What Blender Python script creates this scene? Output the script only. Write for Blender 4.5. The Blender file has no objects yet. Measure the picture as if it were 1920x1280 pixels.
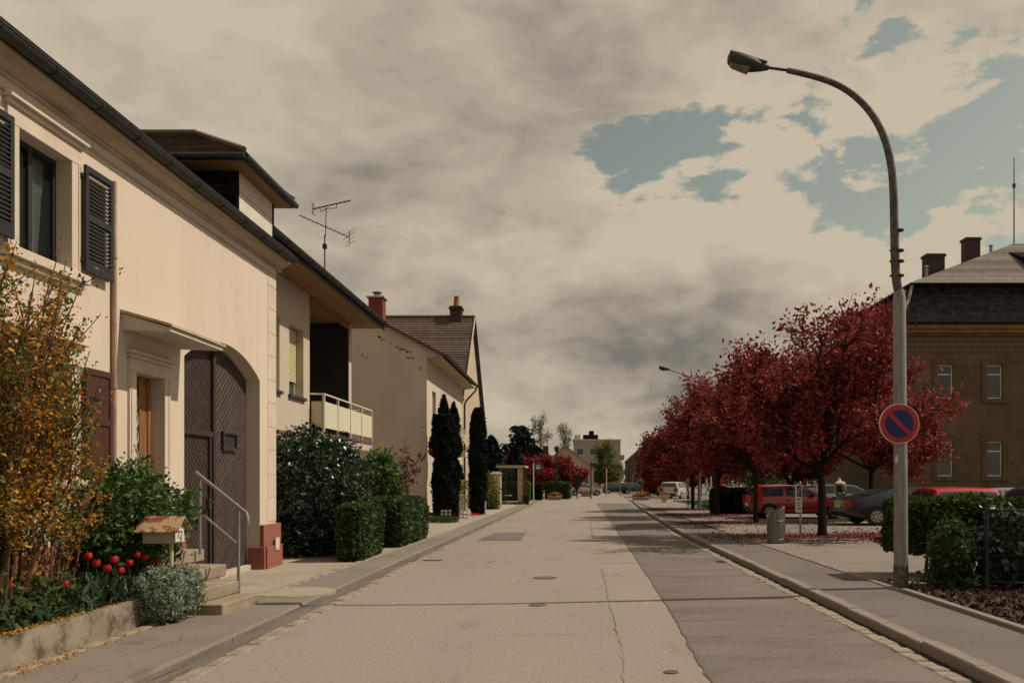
import bpy, bmesh, math, random
import numpy as np
from mathutils import Vector, Matrix

SC = bpy.context.scene
COL = SC.collection
R = math.radians
# ------------------------------------------------------------------ camera
F, VX, VY, H0 = 1600.0, 1075.0, 903.0, 1.5      # focal length and vanishing point in photo pixels, eye height
cd = bpy.data.cameras.new('camera'); cam = bpy.data.objects.new('camera', cd); COL.objects.link(cam)
cd.sensor_width = 36.0; cd.sensor_fit = 'HORIZONTAL'; cd.lens = 36.0 * F / 1920.0
cd.shift_x = -(VX - 960.0) / 1920.0
cd.shift_y = (VY - 640.0) / 1920.0
cd.clip_start = 0.1; cd.clip_end = 4000
cam.location = (0, 0, H0); cam.rotation_euler = (R(90), 0, 0)
SC.camera = cam
SC.render.resolution_x = 1024; SC.render.resolution_y = 682
def P(x, y, Y):                       # photo pixel at distance Y
    return Vector(((x - VX) * Y / F, Y, H0 + (VY - y) * Y / F))
def G(x, y, z=0.0):                   # photo pixel on level ground z
    return P(x, y, F * (H0 - z) / (y - VY))
# ------------------------------------------------------------------ sky
SUN_AZ, SUN_EL = 80.5, 50.0           # azimuth from +Y towards +X
wd = bpy.data.worlds.new('World'); SC.world = wd; wd.use_nodes = True
wn, wl = wd.node_tree.nodes, wd.node_tree.links
wn.clear()
def N_(t, **k):
    n = wn.new(t)
    for a, b in k.items(): setattr(n, a, b)
    return n
def wm(op, a, b=None, c=None, clamp=False):
    n = N_('ShaderNodeMath', operation=op, use_clamp=clamp)
    for i, q in enumerate((a, b, c)):
        if q is None: continue
        if isinstance(q, (int, float)): n.inputs[i].default_value = q
        else: wl.new(q, n.inputs[i])
    return n.outputs[0]
tc = N_('ShaderNodeTexCoord'); dirv = tc.outputs['Generated']
sky = N_('ShaderNodeTexSky', sky_type='NISHITA', sun_disc=False)
sky.sun_elevation = R(SUN_EL); sky.sun_rotation = R(SUN_AZ); sky.air_density = 1.0; sky.dust_density = 2.0
# the blue that shows between the clouds
skym = N_('ShaderNodeMix', data_type='RGBA', blend_type='MULTIPLY'); skym.inputs[0].default_value = 1
wl.new(sky.outputs[0], skym.inputs[6]); skym.inputs[7].default_value = (0.122, 0.100, 0.060, 1)
sep = N_('ShaderNodeSeparateXYZ'); wl.new(dirv, sep.inputs[0])
zc = wm('MAXIMUM', sep.outputs[2], 0.0)
den = wm('ADD', zc, 0.62)
cmb = N_('ShaderNodeCombineXYZ')
wl.new(wm('DIVIDE', sep.outputs[0], den), cmb.inputs[0]); wl.new(wm('DIVIDE', sep.outputs[1], den), cmb.inputs[1]); wl.new(wm('MULTIPLY', zc, 2.0), cmb.inputs[2])
def wnoise(scale, detail, rough, off=(0, 0, 0), dist=0.0, src=None):
    mp = N_('ShaderNodeMapping'); mp.inputs[1].default_value = off
    wl.new(src or cmb.outputs[0], mp.inputs[0])
    n = N_('ShaderNodeTexNoise'); n.inputs['Scale'].default_value = scale; n.inputs['Detail'].default_value = detail
    n.inputs['Roughness'].default_value = rough; n.inputs['Distortion'].default_value = dist
    wl.new(mp.outputs[0], n.inputs['Vector']); return n.outputs[0]
def bump_dir(px, py, rad, sx=1.0):    # smooth bump round one direction of the sky
    d = Vector(((px - VX) / F, 1.0, (VY - py) / F)).normalized()
    s = N_('ShaderNodeVectorMath', operation='SUBTRACT'); wl.new(dirv, s.inputs[0]); s.inputs[1].default_value = d
    m = N_('ShaderNodeVectorMath', operation='MULTIPLY'); wl.new(s.outputs[0], m.inputs[0]); m.inputs[1].default_value = (1 / sx, 1, 1)
    l = N_('ShaderNodeVectorMath', operation='LENGTH'); wl.new(m.outputs[0], l.inputs[0])
    mr = N_('ShaderNodeMapRange', interpolation_type='SMOOTHSTEP'); wl.new(l.outputs['Value'], mr.inputs[0])
    mr.inputs[1].default_value = 0; mr.inputs[2].default_value = rad; mr.inputs[3].default_value = 1; mr.inputs[4].default_value = 0
    return mr.outputs[0]
cover_n = wm('ADD', wm('MULTIPLY', wm('SUBTRACT', wnoise(5.2, 12, 0.6, (3.1, 1.7, 0.4), 0.25), 0.5), 2.3), 0.5)
wv = N_('ShaderNodeVectorMath', operation='MULTIPLY_ADD')          # warped coordinates for the cauliflower heads
wnz = N_('ShaderNodeTexNoise'); wnz.inputs['Scale'].default_value = 6; wnz.inputs['Detail'].default_value = 5; wl.new(cmb.outputs[0], wnz.inputs['Vector'])
wl.new(wnz.outputs['Color'], wv.inputs[0]); wv.inputs[1].default_value = (.22, .22, .22); wl.new(cmb.outputs[0], wv.inputs[2])
vor = N_('ShaderNodeTexVoronoi', feature='F1', voronoi_dimensions='2D'); vor.normalize = True; vor.inputs['Scale'].default_value = 6.5; vor.inputs['Detail'].default_value = 2.0; vor.inputs['Roughness'].default_value = 0.55
wl.new(wv.outputs[0], vor.inputs['Vector']); heads = wm('SUBTRACT', 0.30, vor.outputs['Distance'])
cover_n = wm('ADD', cover_n, wm('MULTIPLY', heads, 1.0))
gap = None
for (px, py, rad, sx, amp) in ((1310, 262, .15, 1.4, .61), (1140, 252, .09, 1.6, .66), (1800, 225, .26, 1.5, .93), (1500, 285, .12, 1.5, .42), (1570, 102, .06, 1, .42), (1890, 170, .16, 1.2, .85), (1700, 265, .11, 1.2, .85)):
    b = wm('MULTIPLY', bump_dir(px, py, rad, sx), amp)
    gap = b if gap is None else wm('MAXIMUM', gap, b)
cov = wm('SUBTRACT', wm('ADD', cover_n, 0.50), gap)
mrc = N_('ShaderNodeMapRange', interpolation_type='SMOOTHSTEP'); wl.new(cov, mrc.inputs[0])
mrc.inputs[1].default_value = 0.29; mrc.inputs[2].default_value = 0.42
billow = wnoise(3.0, 7, 0.52, (7.7, 2.2, 3.3), 0.3)
puff = wnoise(9.0, 11, 0.56, (1.2, 8.8, 5.1), 0.6)
lum = wm('ADD', wm('MULTIPLY', billow, 0.85), wm('MULTIPLY', puff, 0.5))
for (px, py, rad, sx, amp) in ((700, 430, .26, 1.5, -.16), (960, 330, .22, 1.2, -.06), (1130, 700, .16, 2.2, -.12), (1330, 560, .13, 1.5, -.08), (860, 300, .16, 1.4, -.08),
                               (260, 160, .42, 1.4, .07), (1560, 350, .18, 1.5, .12), (1290, 340, .12, 1.5, .08), (1830, 340, .12, 1.5, .10), (900, 620, .2, 1.2, .07), (1000, 480, .2, 1.5, .06)):
    lum = wm('ADD', lum, wm('MULTIPLY', bump_dir(px, py, rad, sx), amp))
edge = N_('ShaderNodeMapRange', interpolation_type='SMOOTHSTEP'); wl.new(cov, edge.inputs[0])
for i_, v_ in enumerate((0.38, 0.85, 0.10, 0.0)): edge.inputs[i_ + 1].default_value = v_
lum = wm('ADD', wm('ADD', lum, edge.outputs[0]), wm('MULTIPLY', heads, 0.62))
cr = N_('ShaderNodeValToRGB'); wl.new(lum, cr.inputs[0])
e = cr.color_ramp.elements
e[0].position = 0.34; e[0].color = (0.205, 0.186, 0.160, 1)
e[1].position = 0.86; e[1].color = (0.570, 0.490, 0.372, 1)
x_ = e.new(0.60); x_.color = (0.412, 0.358, 0.280, 1)
mixc = N_('ShaderNodeMix', data_type='RGBA'); wl.new(mrc.outputs[0], mixc.inputs[0]); wl.new(skym.outputs[2], mixc.inputs[6]); wl.new(cr.outputs[0], mixc.inputs[7])
bg = N_('ShaderNodeBackground'); wl.new(mixc.outputs[2], bg.inputs[0]); bg.inputs[1].default_value = 1.0
ow = N_('ShaderNodeOutputWorld'); wl.new(bg.outputs[0], ow.inputs[0])
# ------------------------------------------------------------------ sun
sd = bpy.data.lights.new('sun', 'SUN'); sun = bpy.data.objects.new('sun', sd); COL.objects.link(sun)
sd.energy = 4.4; sd.angle = R(0.5); sd.color = (1.0, 0.875, 0.735)
a, el = R(SUN_AZ), R(SUN_EL)
sdir = Vector((math.sin(a) * math.cos(el), math.cos(a) * math.cos(el), math.sin(el)))
sun.rotation_euler = sdir.to_track_quat('Z', 'Y').to_euler(); sun.location = sdir * 60
SC.view_settings.view_transform = 'Standard'; SC.view_settings.look = 'None'
SC.view_settings.exposure = 0.0; SC.view_settings.gamma = 1.0
SC.render.engine = 'CYCLES'
# ------------------------------------------------------------------ materials
ALB = 0.78
def mat(name, c1, c2=None, rough=0.85, scale=3.0, detail=6, fine=0.12, fscale=90, bump=0.15, bdist=0.01, metal=0, spec=0.35,
        island=0.0, translucent=0.0, stretch=(1, 1, 1), lo=0.35, hi=0.65, wear=None, wscale=2.0, wlo=0.6, whi=0.66):
    m = bpy.data.materials.new(name); m.use_nodes = True
    n, l = m.node_tree.nodes, m.node_tree.links
    b = n['Principled BSDF']; out = n['Material Output']
    b.inputs['Roughness'].default_value = rough; b.inputs['Metallic'].default_value = metal
    b.inputs['Specular IOR Level'].default_value = spec
    t = n.new('ShaderNodeTexCoord'); mp = n.new('ShaderNodeMapping'); mp.inputs[3].default_value = stretch
    l.new(t.outputs['Object'], mp.inputs[0])
    oi = n.new('ShaderNodeObjectInfo')
    def noise(sc, de=6, ro=0.55):
        q = n.new('ShaderNodeTexNoise'); q.inputs['Scale'].default_value = sc; q.inputs['Detail'].default_value = de; q.inputs['Roughness'].default_value = ro
        l.new(mp.outputs[0], q.inputs['Vector']); return q.outputs[0]
    def mrange(src, a0, a1, b0, b1):
        q = n.new('ShaderNodeMapRange'); l.new(src, q.inputs[0])
        for i, v in enumerate((a0, a1, b0, b1)): q.inputs[i + 1].default_value = v
        return q.outputs[0]
    def mix(fac, A, B, bt='MIX'):
        q = n.new('ShaderNodeMix'); q.data_type = 'RGBA'; q.blend_type = bt
        for idx, v in ((0, fac), (6, A), (7, B)):
            if isinstance(v, (int, float)): q.inputs[idx].default_value = v
            elif isinstance(v, tuple): q.inputs[idx].default_value = (*v, 1)
            else: l.new(v, q.inputs[idx])
        return q.outputs[2]
    c2 = c2 or tuple(x * 0.8 for x in c1)
    c1, c2 = tuple(x * ALB for x in c1), tuple(x * ALB for x in c2)
    if wear: wear = tuple(x * ALB for x in wear)
    col = mix(mrange(noise(scale, detail), lo, hi, 0, 1), c1, c2)
    if wear: col = mix(mrange(noise(wscale, 8, 0.65), wlo, whi, 0, 1), col, wear)
    vals = mrange(noise(fscale, 3), 0.25, 0.75, 1 - fine, 1 + fine)
    col = mix(1.0, col, vals, 'MULTIPLY')
    col = mix(1.0, col, mrange(noise(fscale * .17, 4, .7), 0.25, 0.75, 1 - fine * .7, 1 + fine * .7), 'MULTIPLY')
    if island:
        g = n.new('ShaderNodeNewGeometry')
        col = mix(1.0, col, mrange(g.outputs['Random Per Island'], 0, 1, 1 - island, 1 + island), 'MULTIPLY')
    l.new(col, b.inputs['Base Color'])
    if bump:
        bn = n.new('ShaderNodeBump'); bn.inputs['Strength'].default_value = bump; bn.inputs['Distance'].default_value = bdist
        l.new(noise(fscale * 0.6, 4), bn.inputs['Height']); l.new(bn.outputs[0], b.inputs['Normal'])
    if translucent:
        tr = n.new('ShaderNodeBsdfTranslucent'); l.new(col, tr.inputs[0])
        ms = n.new('ShaderNodeMixShader'); ms.inputs[0].default_value = translucent
        l.new(b.outputs[0], ms.inputs[1]); l.new(tr.outputs[0], ms.inputs[2]); l.new(ms.outputs[0], out.inputs[0])
    return m
def glass(name, tint=(0.03, 0.035, 0.035), clear=0.0, rough=0.03):
    m = bpy.data.materials.new(name); m.use_nodes = True
    n, l = m.node_tree.nodes, m.node_tree.links
    b = n['Principled BSDF']; b.inputs['Roughness'].default_value = rough; b.inputs['Specular IOR Level'].default_value = 0.6
    t = n.new('ShaderNodeTexCoord'); q = n.new('ShaderNodeTexNoise'); q.inputs['Scale'].default_value = 1.3; l.new(t.outputs['Object'], q.inputs['Vector'])
    mx = n.new('ShaderNodeMix'); mx.data_type = 'RGBA'; l.new(q.outputs[0], mx.inputs[0]); mx.inputs[6].default_value = (*tint, 1); mx.inputs[7].default_value = (*[c * 1.8 for c in tint], 1)
    l.new(mx.outputs[2], b.inputs['Base Color'])
    if clear:
        tr = n.new('ShaderNodeBsdfTransparent'); tr.inputs[0].default_value = (0.86, 0.9, 0.88, 1)
        ms = n.new('ShaderNodeMixShader'); ms.inputs[0].default_value = clear
        l.new(b.outputs[0], ms.inputs[1]); l.new(tr.outputs[0], ms.inputs[2]); l.new(ms.outputs[0], n['Material Output'].inputs[0])
    return m
M = {}
M['asphalt'] = mat('asphalt_old', (0.318, 0.273, 0.228), (0.268, 0.229, 0.192), 0.9, 0.35, 9, 0.22, 110, 0.5, 0.01, lo=.3, hi=.7, stretch=(1.6, .45, 1), wear=(0.235, 0.2, 0.167), wscale=0.9, wlo=.55, whi=.72)
M['asphalt_dark'] = mat('asphalt_patched', (0.195, 0.168, 0.148), (0.145, 0.125, 0.112), 0.9, 0.9, 9, 0.24, 110, 0.5, 0.01, lo=.35, hi=.65, stretch=(.6, 1.3, 1), wear=(0.108, 0.093, 0.084), wscale=1.1, wlo=.5, whi=.7)
M['pavement_r'] = mat('asphalt_pavement', (0.168, 0.146, 0.130), (0.136, 0.118, 0.105), 0.9, 1.0, 9, 0.2, 120, 0.5, 0.01, wear=(0.11, .095, .085), wscale=1.2)
M['lot'] = mat('asphalt_parking', (0.255, 0.222, 0.185), (0.21, 0.18, 0.15), 0.9, 0.5, 9, 0.2, 110, 0.5, 0.01, wear=(0.18, .155, .13), wscale=1.1)
M['pavement_l'] = mat('asphalt_footway', (0.245, 0.21, 0.17), (0.2, 0.17, 0.14), 0.9, 0.8, 9, 0.2, 110, 0.5, 0.01, wear=(0.16, .135, .11), wscale=1.3)
M['gutter'] = mat('gutter_asphalt', (0.185, 0.155, 0.125), (0.13, 0.11, 0.09), 0.92, 2.0, 9, 0.22, 100, 0.6, 0.012, stretch=(2.5, .5, 1))
M['yard'] = mat('yard_concrete', (0.39, 0.34, 0.265), (0.32, 0.275, 0.215), 0.9, 0.9, 8, 0.16, 90, 0.4, 0.01, wear=(.26, .22, .17), wscale=1.4)
M['ground'] = mat('far_ground', (0.22, 0.19, 0.15), (0.17, 0.15, 0.12), 0.95, 0.2, 8, 0.15, 60, 0.2)
M['tar'] = mat('tar_seam', (0.115, 0.098, 0.083), (0.15, 0.13, 0.11), 0.9, 6, 5, 0.2, 90, 0.2)
M['iron'] = mat('cast_iron', (0.06, 0.052, 0.046), (0.1, 0.08, 0.07), 0.7, 8, 5, 0.3, 90, 0.3, metal=0.3)
M['kerb'] = mat('kerb_stone', (0.285, 0.248, 0.208), (0.22, 0.19, 0.16), 0.9, 2.5, 8, 0.2, 120, 0.5, 0.01, wear=(.165, .14, .118), wscale=3)
M['sett'] = mat('sett_stone', (0.34, 0.29, 0.228), (0.24, 0.205, 0.16), 0.9, 4, 8, 0.2, 120, 0.5, 0.01)
M['soil'] = mat('garden_soil', (0.055, 0.04, 0.028), (0.035, 0.026, 0.019), 0.98, 6, 8, 0.4, 60, 1.0, 0.03)
M['bark'] = mat('bark_mulch', (0.115, 0.062, 0.045), (0.06, 0.034, 0.027), 0.95, 9, 5, 0.3, 120, 0.5, island=0.55)
M['petal'] = mat('fallen_petal', (0.26, 0.075, 0.082), (0.19, 0.052, 0.06), 0.9, 5, 4, 0.1, 60, 0, island=0.4)
M['plaster'] = mat('cream_render', (0.73, 0.63, 0.51), (0.67, 0.57, 0.455), 0.92, 0.7, 8, 0.05, 160, 0.35, 0.006, stretch=(1, 1, .35), wear=(0.61, .505, .395), wscale=1.1, wlo=.56, whi=.75)
M['plaster2'] = mat('beige_render', (0.60, 0.515, 0.415), (0.56, 0.48, 0.38), 0.92, 0.9, 8, 0.05, 160, 0.3, 0.006)
M['plaster3'] = mat('grey_cream_render', (0.66, 0.58, 0.455), (0.58, 0.505, 0.395), 0.92, 0.6, 9, 0.06, 140, 0.4, 0.006, stretch=(1, 1, .5), wear=(.46, .4, .31), wscale=.8, wlo=.62, whi=.78)
M['stain'] = mat('peeled_render', (0.17, 0.135, 0.10), (0.11, 0.085, 0.065), 0.95, 9, 6, 0.3, 60, 0.4)
M['plinth_dark'] = mat('dark_plinth', (0.07, 0.058, 0.048), (0.10, 0.083, 0.068), 0.95, 3, 7, 0.2, 60, 0.4)
M['trim'] = mat('stone_trim', (0.70, 0.61, 0.49), (0.62, 0.53, 0.41), 0.9, 2.5, 8, 0.06, 140, 0.3, 0.005)
M['cornice'] = mat('cornice_stone', (0.55, 0.45, 0.33), (0.42, 0.335, 0.245), 0.9, 2.0, 9, 0.10, 90, 0.4, 0.006, stretch=(3, .5, 3), wear=(.34, .25, .18), wscale=2, wlo=.55, whi=.72)
M['red_plinth'] = mat('red_painted_stone', (0.34, 0.125, 0.085), (0.28, 0.10, 0.07), 0.85, 3, 7, 0.08, 120, 0.3, 0.005, wear=(.40, .20, .15), wscale=3, wlo=.6, whi=.75)
M['white'] = mat('white_paint', (0.78, 0.73, 0.62), (0.70, 0.65, 0.55), 0.6, 3, 6, 0.04, 90, 0.1)
M['white_aged'] = mat('white_aged', (0.62, 0.55, 0.44), (0.5, 0.44, 0.35), 0.8, 4, 7, 0.08, 90, 0.2)
M['shutter'] = mat('black_shutter_paint', (0.024, 0.022, 0.028), (0.034, 0.031, 0.036), 0.5, 4, 6, 0.15, 90, 0.1)
M['shutter_brown'] = mat('brown_shutter_paint', (0.085, 0.028, 0.02), (0.06, 0.022, 0.016), 0.6, 4, 6, 0.15, 90, 0.1)
M['wood_gate'] = mat('dark_gate_wood', (0.058, 0.037, 0.031), (0.038, 0.025, 0.022), 0.7, 5, 7, 0.2, 60, 0.3, island=0.3, stretch=(1, 1, 1))
M['wood_gate_highlight'] = mat('gate_backing_highlight', (0.34, 0.29, 0.24), (0.26, 0.22, 0.19), 0.8, 4, 6, 0.2, 60, 0.2)  # pale tone in the gaps paints in the highlights on the board edges
M['gate_frame'] = mat('gate_frame_wood', (0.035, 0.024, 0.021), (0.05, 0.034, 0.03), 0.7, 4, 6, 0.2, 60, 0.2)
M['oak'] = mat('varnished_oak', (0.36, 0.175, 0.06), (0.24, 0.105, 0.035), 0.45, 3, 8, 0.15, 70, 0.15, stretch=(8, 8, .7))
M['gutter_zinc'] = mat('dark_zinc', (0.035, 0.035, 0.033), (0.055, 0.053, 0.048), 0.6, 3, 6, 0.1, 60, 0.1, metal=0.2)
M['pipe_pink'] = mat('painted_pipe', (0.48, 0.33, 0.24), (0.36, 0.22, 0.16), 0.7, 5, 6, 0.1, 60, 0.1)
M['tile_brown'] = mat('brown_tile', (0.135, 0.098, 0.072), (0.09, 0.068, 0.053), 0.9, 3, 8, 0.25, 60, 0.4, island=0.25)
M['tile_dark'] = mat('dark_tile', (0.05, 0.042, 0.038), (0.075, 0.06, 0.05), 0.85, 3, 8, 0.25, 60, 0.4, island=0.3)
M['tile_red'] = mat('red_brown_tile', (0.12, 0.062, 0.045), (0.08, 0.046, 0.036), 0.9, 3, 8, 0.25, 60, 0.4, island=0.3)
M['slate'] = mat('slate', (0.015, 0.0145, 0.017), (0.022, 0.021, 0.023), 0.95, 5, 7, 0.3, 50, 0.4, island=0.45, spec=.02)
M['slate_grey'] = mat('grey_slate', (0.32, 0.28, 0.245), (0.25, 0.22, 0.19), 0.85, 3, 7, 0.2, 50, 0.4, island=0.3)
M['soffit'] = mat('soffit_board', (0.34, 0.19, 0.08), (0.27, 0.15, 0.06), 0.75, 3, 6, 0.1, 60, 0.1, stretch=(6, 1, 1))
M['soffit_cream'] = mat('soffit_cream', (0.52, 0.43, 0.32), (0.45, 0.37, 0.27), 0.8, 3, 6, 0.1, 60, 0.1)
M['brick_red'] = mat('red_brick', (0.30, 0.075, 0.052), (0.22, 0.06, 0.045), 0.9, 5, 7, 0.2, 60, 0.4)
M['mortar'] = mat('mortar', (0.25, 0.17, 0.14), (0.2, 0.14, 0.11), 0.95, 5, 6, 0.1, 60, 0.2)
M['brick_dark'] = mat('sooty_brick', (0.05, 0.036, 0.032), (0.075, 0.05, 0.042), 0.9, 5, 7, 0.2, 60, 0.4)
M['terracotta'] = mat('terracotta', (0.42, 0.15, 0.06), (0.32, 0.11, 0.05), 0.8, 5, 6, 0.1, 60, 0.2)
M['sandstone'] = mat('brown_sandstone', (0.165, 0.118, 0.075), (0.118, 0.085, 0.056), 0.95, 1.5, 9, 0.15, 60, 0.4, 0.01, wear=(.105, .075, .05), wscale=1.2, wlo=.55, whi=.72, island=0.12)
M['sandstone_trim'] = mat('sandstone_trim', (0.15, 0.105, 0.062), (0.11, 0.078, 0.048), 0.95, 2, 8, 0.12, 60, 0.3)
M['cornice_orange'] = mat('ochre_cornice', (0.31, 0.17, 0.062), (0.24, 0.13, 0.05), 0.9, 2, 8, 0.12, 60, 0.3)
M['glass'] = glass('window_glass')
M['glass_clear'] = glass('clear_glass', (0.02, 0.025, 0.025), 0.72)
M['car_glass'] = glass('car_glass', (0.02, 0.03, 0.035))
M['curtain'] = mat('net_curtain', (0.8, 0.8, 0.76), (0.6, 0.6, 0.58), 0.95, 6, 4, 0.1, 60, 0, stretch=(1, 9, 1))
M['room'] = mat('dark_room', (0.03, 0.027, 0.024), (0.025, 0.022, 0.02), 0.95)
M['blind'] = mat('yellow_blind', (0.66, 0.60, 0.30), (0.58, 0.53, 0.27), 0.7, 3, 5, 0.05, 60, 0.05)
M['sill_dark'] = mat('dark_sill', (0.05, 0.04, 0.038), (0.035, 0.03, 0.028), 0.6)
M['balcony'] = mat('cream_panel', (0.74, 0.69, 0.50), (0.68, 0.63, 0.46), 0.6, 2, 6, 0.04, 60, 0.05)
M['brown_band'] = mat('brown_band', (0.20, 0.09, 0.07), (0.16, 0.07, 0.055), 0.8)
M['swan'] = mat('weathered_steel', (0.17, 0.155, 0.13), (0.09, 0.08, 0.066), 0.75, 14, 7, 0.3, 60, 0.2, metal=0.15, lo=.4, hi=.6)
M['galv'] = mat('galvanised_steel', (0.34, 0.335, 0.325), (0.24, 0.235, 0.23), 0.6, 4, 7, 0.15, 50, 0.1, metal=0.3, stretch=(4, 4, .6), wear=(.19, .165, .14), wscale=2.5, wlo=.6, whi=.75)
M['steel_dark'] = mat('dark_steel', (0.035, 0.034, 0.033), (0.05, 0.045, 0.04), 0.55, 5, 5, 0.15, 60, 0.1, metal=0.3)
M['bin_steel'] = mat('bin_steel', (0.25, 0.235, 0.215), (0.16, 0.15, 0.14), 0.45, 3, 7, 0.15, 50, 0.1, metal=0.6, stretch=(8, 8, .5))
M['rust_tin'] = mat('rusty_tin', (0.50, 0.36, 0.20), (0.44, 0.31, 0.17), 0.7, 3, 7, 0.1, 60, 0.1, wear=(0.26, 0.085, 0.035), wscale=7, wlo=.50, whi=.53)
M['concrete'] = mat('weathered_concrete', (0.33, 0.275, 0.205), (0.25, 0.205, 0.15), 0.95, 2.5, 9, 0.15, 80, 0.5, 0.01, wear=(.105, .082, .055), wscale=4.5, wlo=.48, whi=.64)
M['step'] = mat('step_concrete', (0.37, 0.30, 0.215), (0.29, 0.235, 0.165), 0.95, 2.5, 9, 0.15, 80, 0.5, 0.01, wear=(.22, .17, .115), wscale=4, wlo=.55, whi=.7)
M['black'] = mat('matt_black', (0.012, 0.012, 0.012), (0.02, 0.018, 0.017), 0.8)
M['rubber'] = mat('tyre_rubber', (0.018, 0.017, 0.017), (0.028, 0.027, 0.026), 0.85, 6, 5, 0.2, 60, 0.2)
M['red_sign'] = mat('sign_red', (0.52, 0.032, 0.03), (0.47, 0.03, 0.028), 0.45, 3, 4, 0.05, 60, 0)
M['blue_sign'] = mat('sign_blue', (0.024, 0.027, 0.15), (0.02, 0.023, 0.13), 0.45, 3, 4, 0.05, 60, 0)
M['sign_white'] = mat('sign_white', (0.74, 0.70, 0.62), (0.68, 0.64, 0.56), 0.5, 3, 4, 0.05, 60, 0)
M['trunk'] = mat('tree_bark', (0.04, 0.028, 0.023), (0.024, 0.017, 0.014), 0.95, 6, 8, 0.3, 40, 0.8, 0.02, stretch=(3, 3, .7), spec=.06)
M['trunk_pale'] = mat('pale_bark', (0.34, 0.31, 0.26), (0.2, 0.18, 0.15), 0.95, 5, 7, 0.25, 40, 0.4)
M['twig'] = mat('brown_twig', (0.13, 0.075, 0.04), (0.09, 0.05, 0.03), 0.9, 6, 6, 0.2, 40, 0.2)
def leafmat(k, c1, c2, rough=.6, isl=.45, tr=.25, spec=.3, scale=1.2): M[k] = mat('leaf_' + k, c1, c2, rough, scale, 5, 0.1, 40, 0, island=isl, translucent=tr, spec=spec)
leafmat('plum', (0.36, 0.068, 0.060), (0.20, 0.040, 0.038), .7, .6, .16, .12)
leafmat('plum_far', (0.30, 0.036, 0.04), (0.18, 0.022, 0.028), .7, .5, .3, .2)
leafmat('forsythia_leaf', (0.125, 0.17, 0.04), (0.085, 0.125, 0.03), .55, .5, .35)
leafmat('forsythia_flower', (0.68, 0.34, 0.03), (0.55, 0.23, 0.024), .7, .35, .35)
leafmat('forsythia_old', (0.36, 0.145, 0.03), (0.25, 0.10, 0.025), .8, .5, .3)
leafmat('rose', (0.085, 0.16, 0.04), (0.058, 0.115, 0.028), .5, .5, .3)
leafmat('laurel', (0.03, 0.062, 0.022), (0.02, 0.044, 0.016), .36, .4, .05, .7)
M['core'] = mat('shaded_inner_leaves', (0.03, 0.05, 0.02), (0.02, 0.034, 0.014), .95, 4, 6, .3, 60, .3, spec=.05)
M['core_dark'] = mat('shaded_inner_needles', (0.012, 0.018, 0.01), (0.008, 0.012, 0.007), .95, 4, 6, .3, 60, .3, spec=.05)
leafmat('hedge', (0.055, 0.105, 0.026), (0.038, 0.076, 0.018), .6, .5, .25)
leafmat('hedge_light', (0.075, 0.115, 0.026), (0.045, 0.078, 0.018), .7, .5, .22, .08)
leafmat('bright', (0.085, 0.155, 0.022), (0.06, 0.115, 0.018), .55, .4, .3)
leafmat('cypress', (0.010, 0.018, 0.009), (0.007, 0.012, 0.006), .8, .4, .05, .15)
leafmat('conifer', (0.014, 0.022, 0.012), (0.009, 0.015, 0.008), .8, .4, .05, .2)
leafmat('lavender', (0.30, 0.35, 0.25), (0.22, 0.27, 0.185), .8, .35, .15, .2)
leafmat('tulip_leaf', (0.042, 0.085, 0.036), (0.028, 0.06, 0.026), .45, .4, .15)
leafmat('grass', (0.065, 0.13, 0.022), (0.045, 0.095, 0.016), .6, .4, .25)
leafmat('willow', (0.17, 0.17, 0.035), (0.11, 0.115, 0.025), .7, .4, .3)
leafmat('spring', (0.15, 0.15, 0.055), (0.10, 0.105, 0.04), .7, .4, .3)
leafmat('olive', (0.095, 0.105, 0.04), (0.06, 0.07, 0.028), .7, .45, .25)
leafmat('yellow_shrub', (0.27, 0.21, 0.035), (0.13, 0.14, 0.03), .7, .4, .3, .3, 3)
leafmat('russet', (0.19, 0.075, 0.055), (0.13, 0.05, 0.04), .7, .4, .2)
leafmat('tulip_red', (0.62, 0.028, 0.03), (0.50, 0.02, 0.025), .5, .2, .3)
leafmat('flower_orange', (0.55, 0.19, 0.02), (0.42, 0.12, 0.02), .7, .35, .2)
leafmat('blossom', (0.5, 0.42, 0.36), (0.38, 0.32, 0.26), .8, .3, .2)
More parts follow.
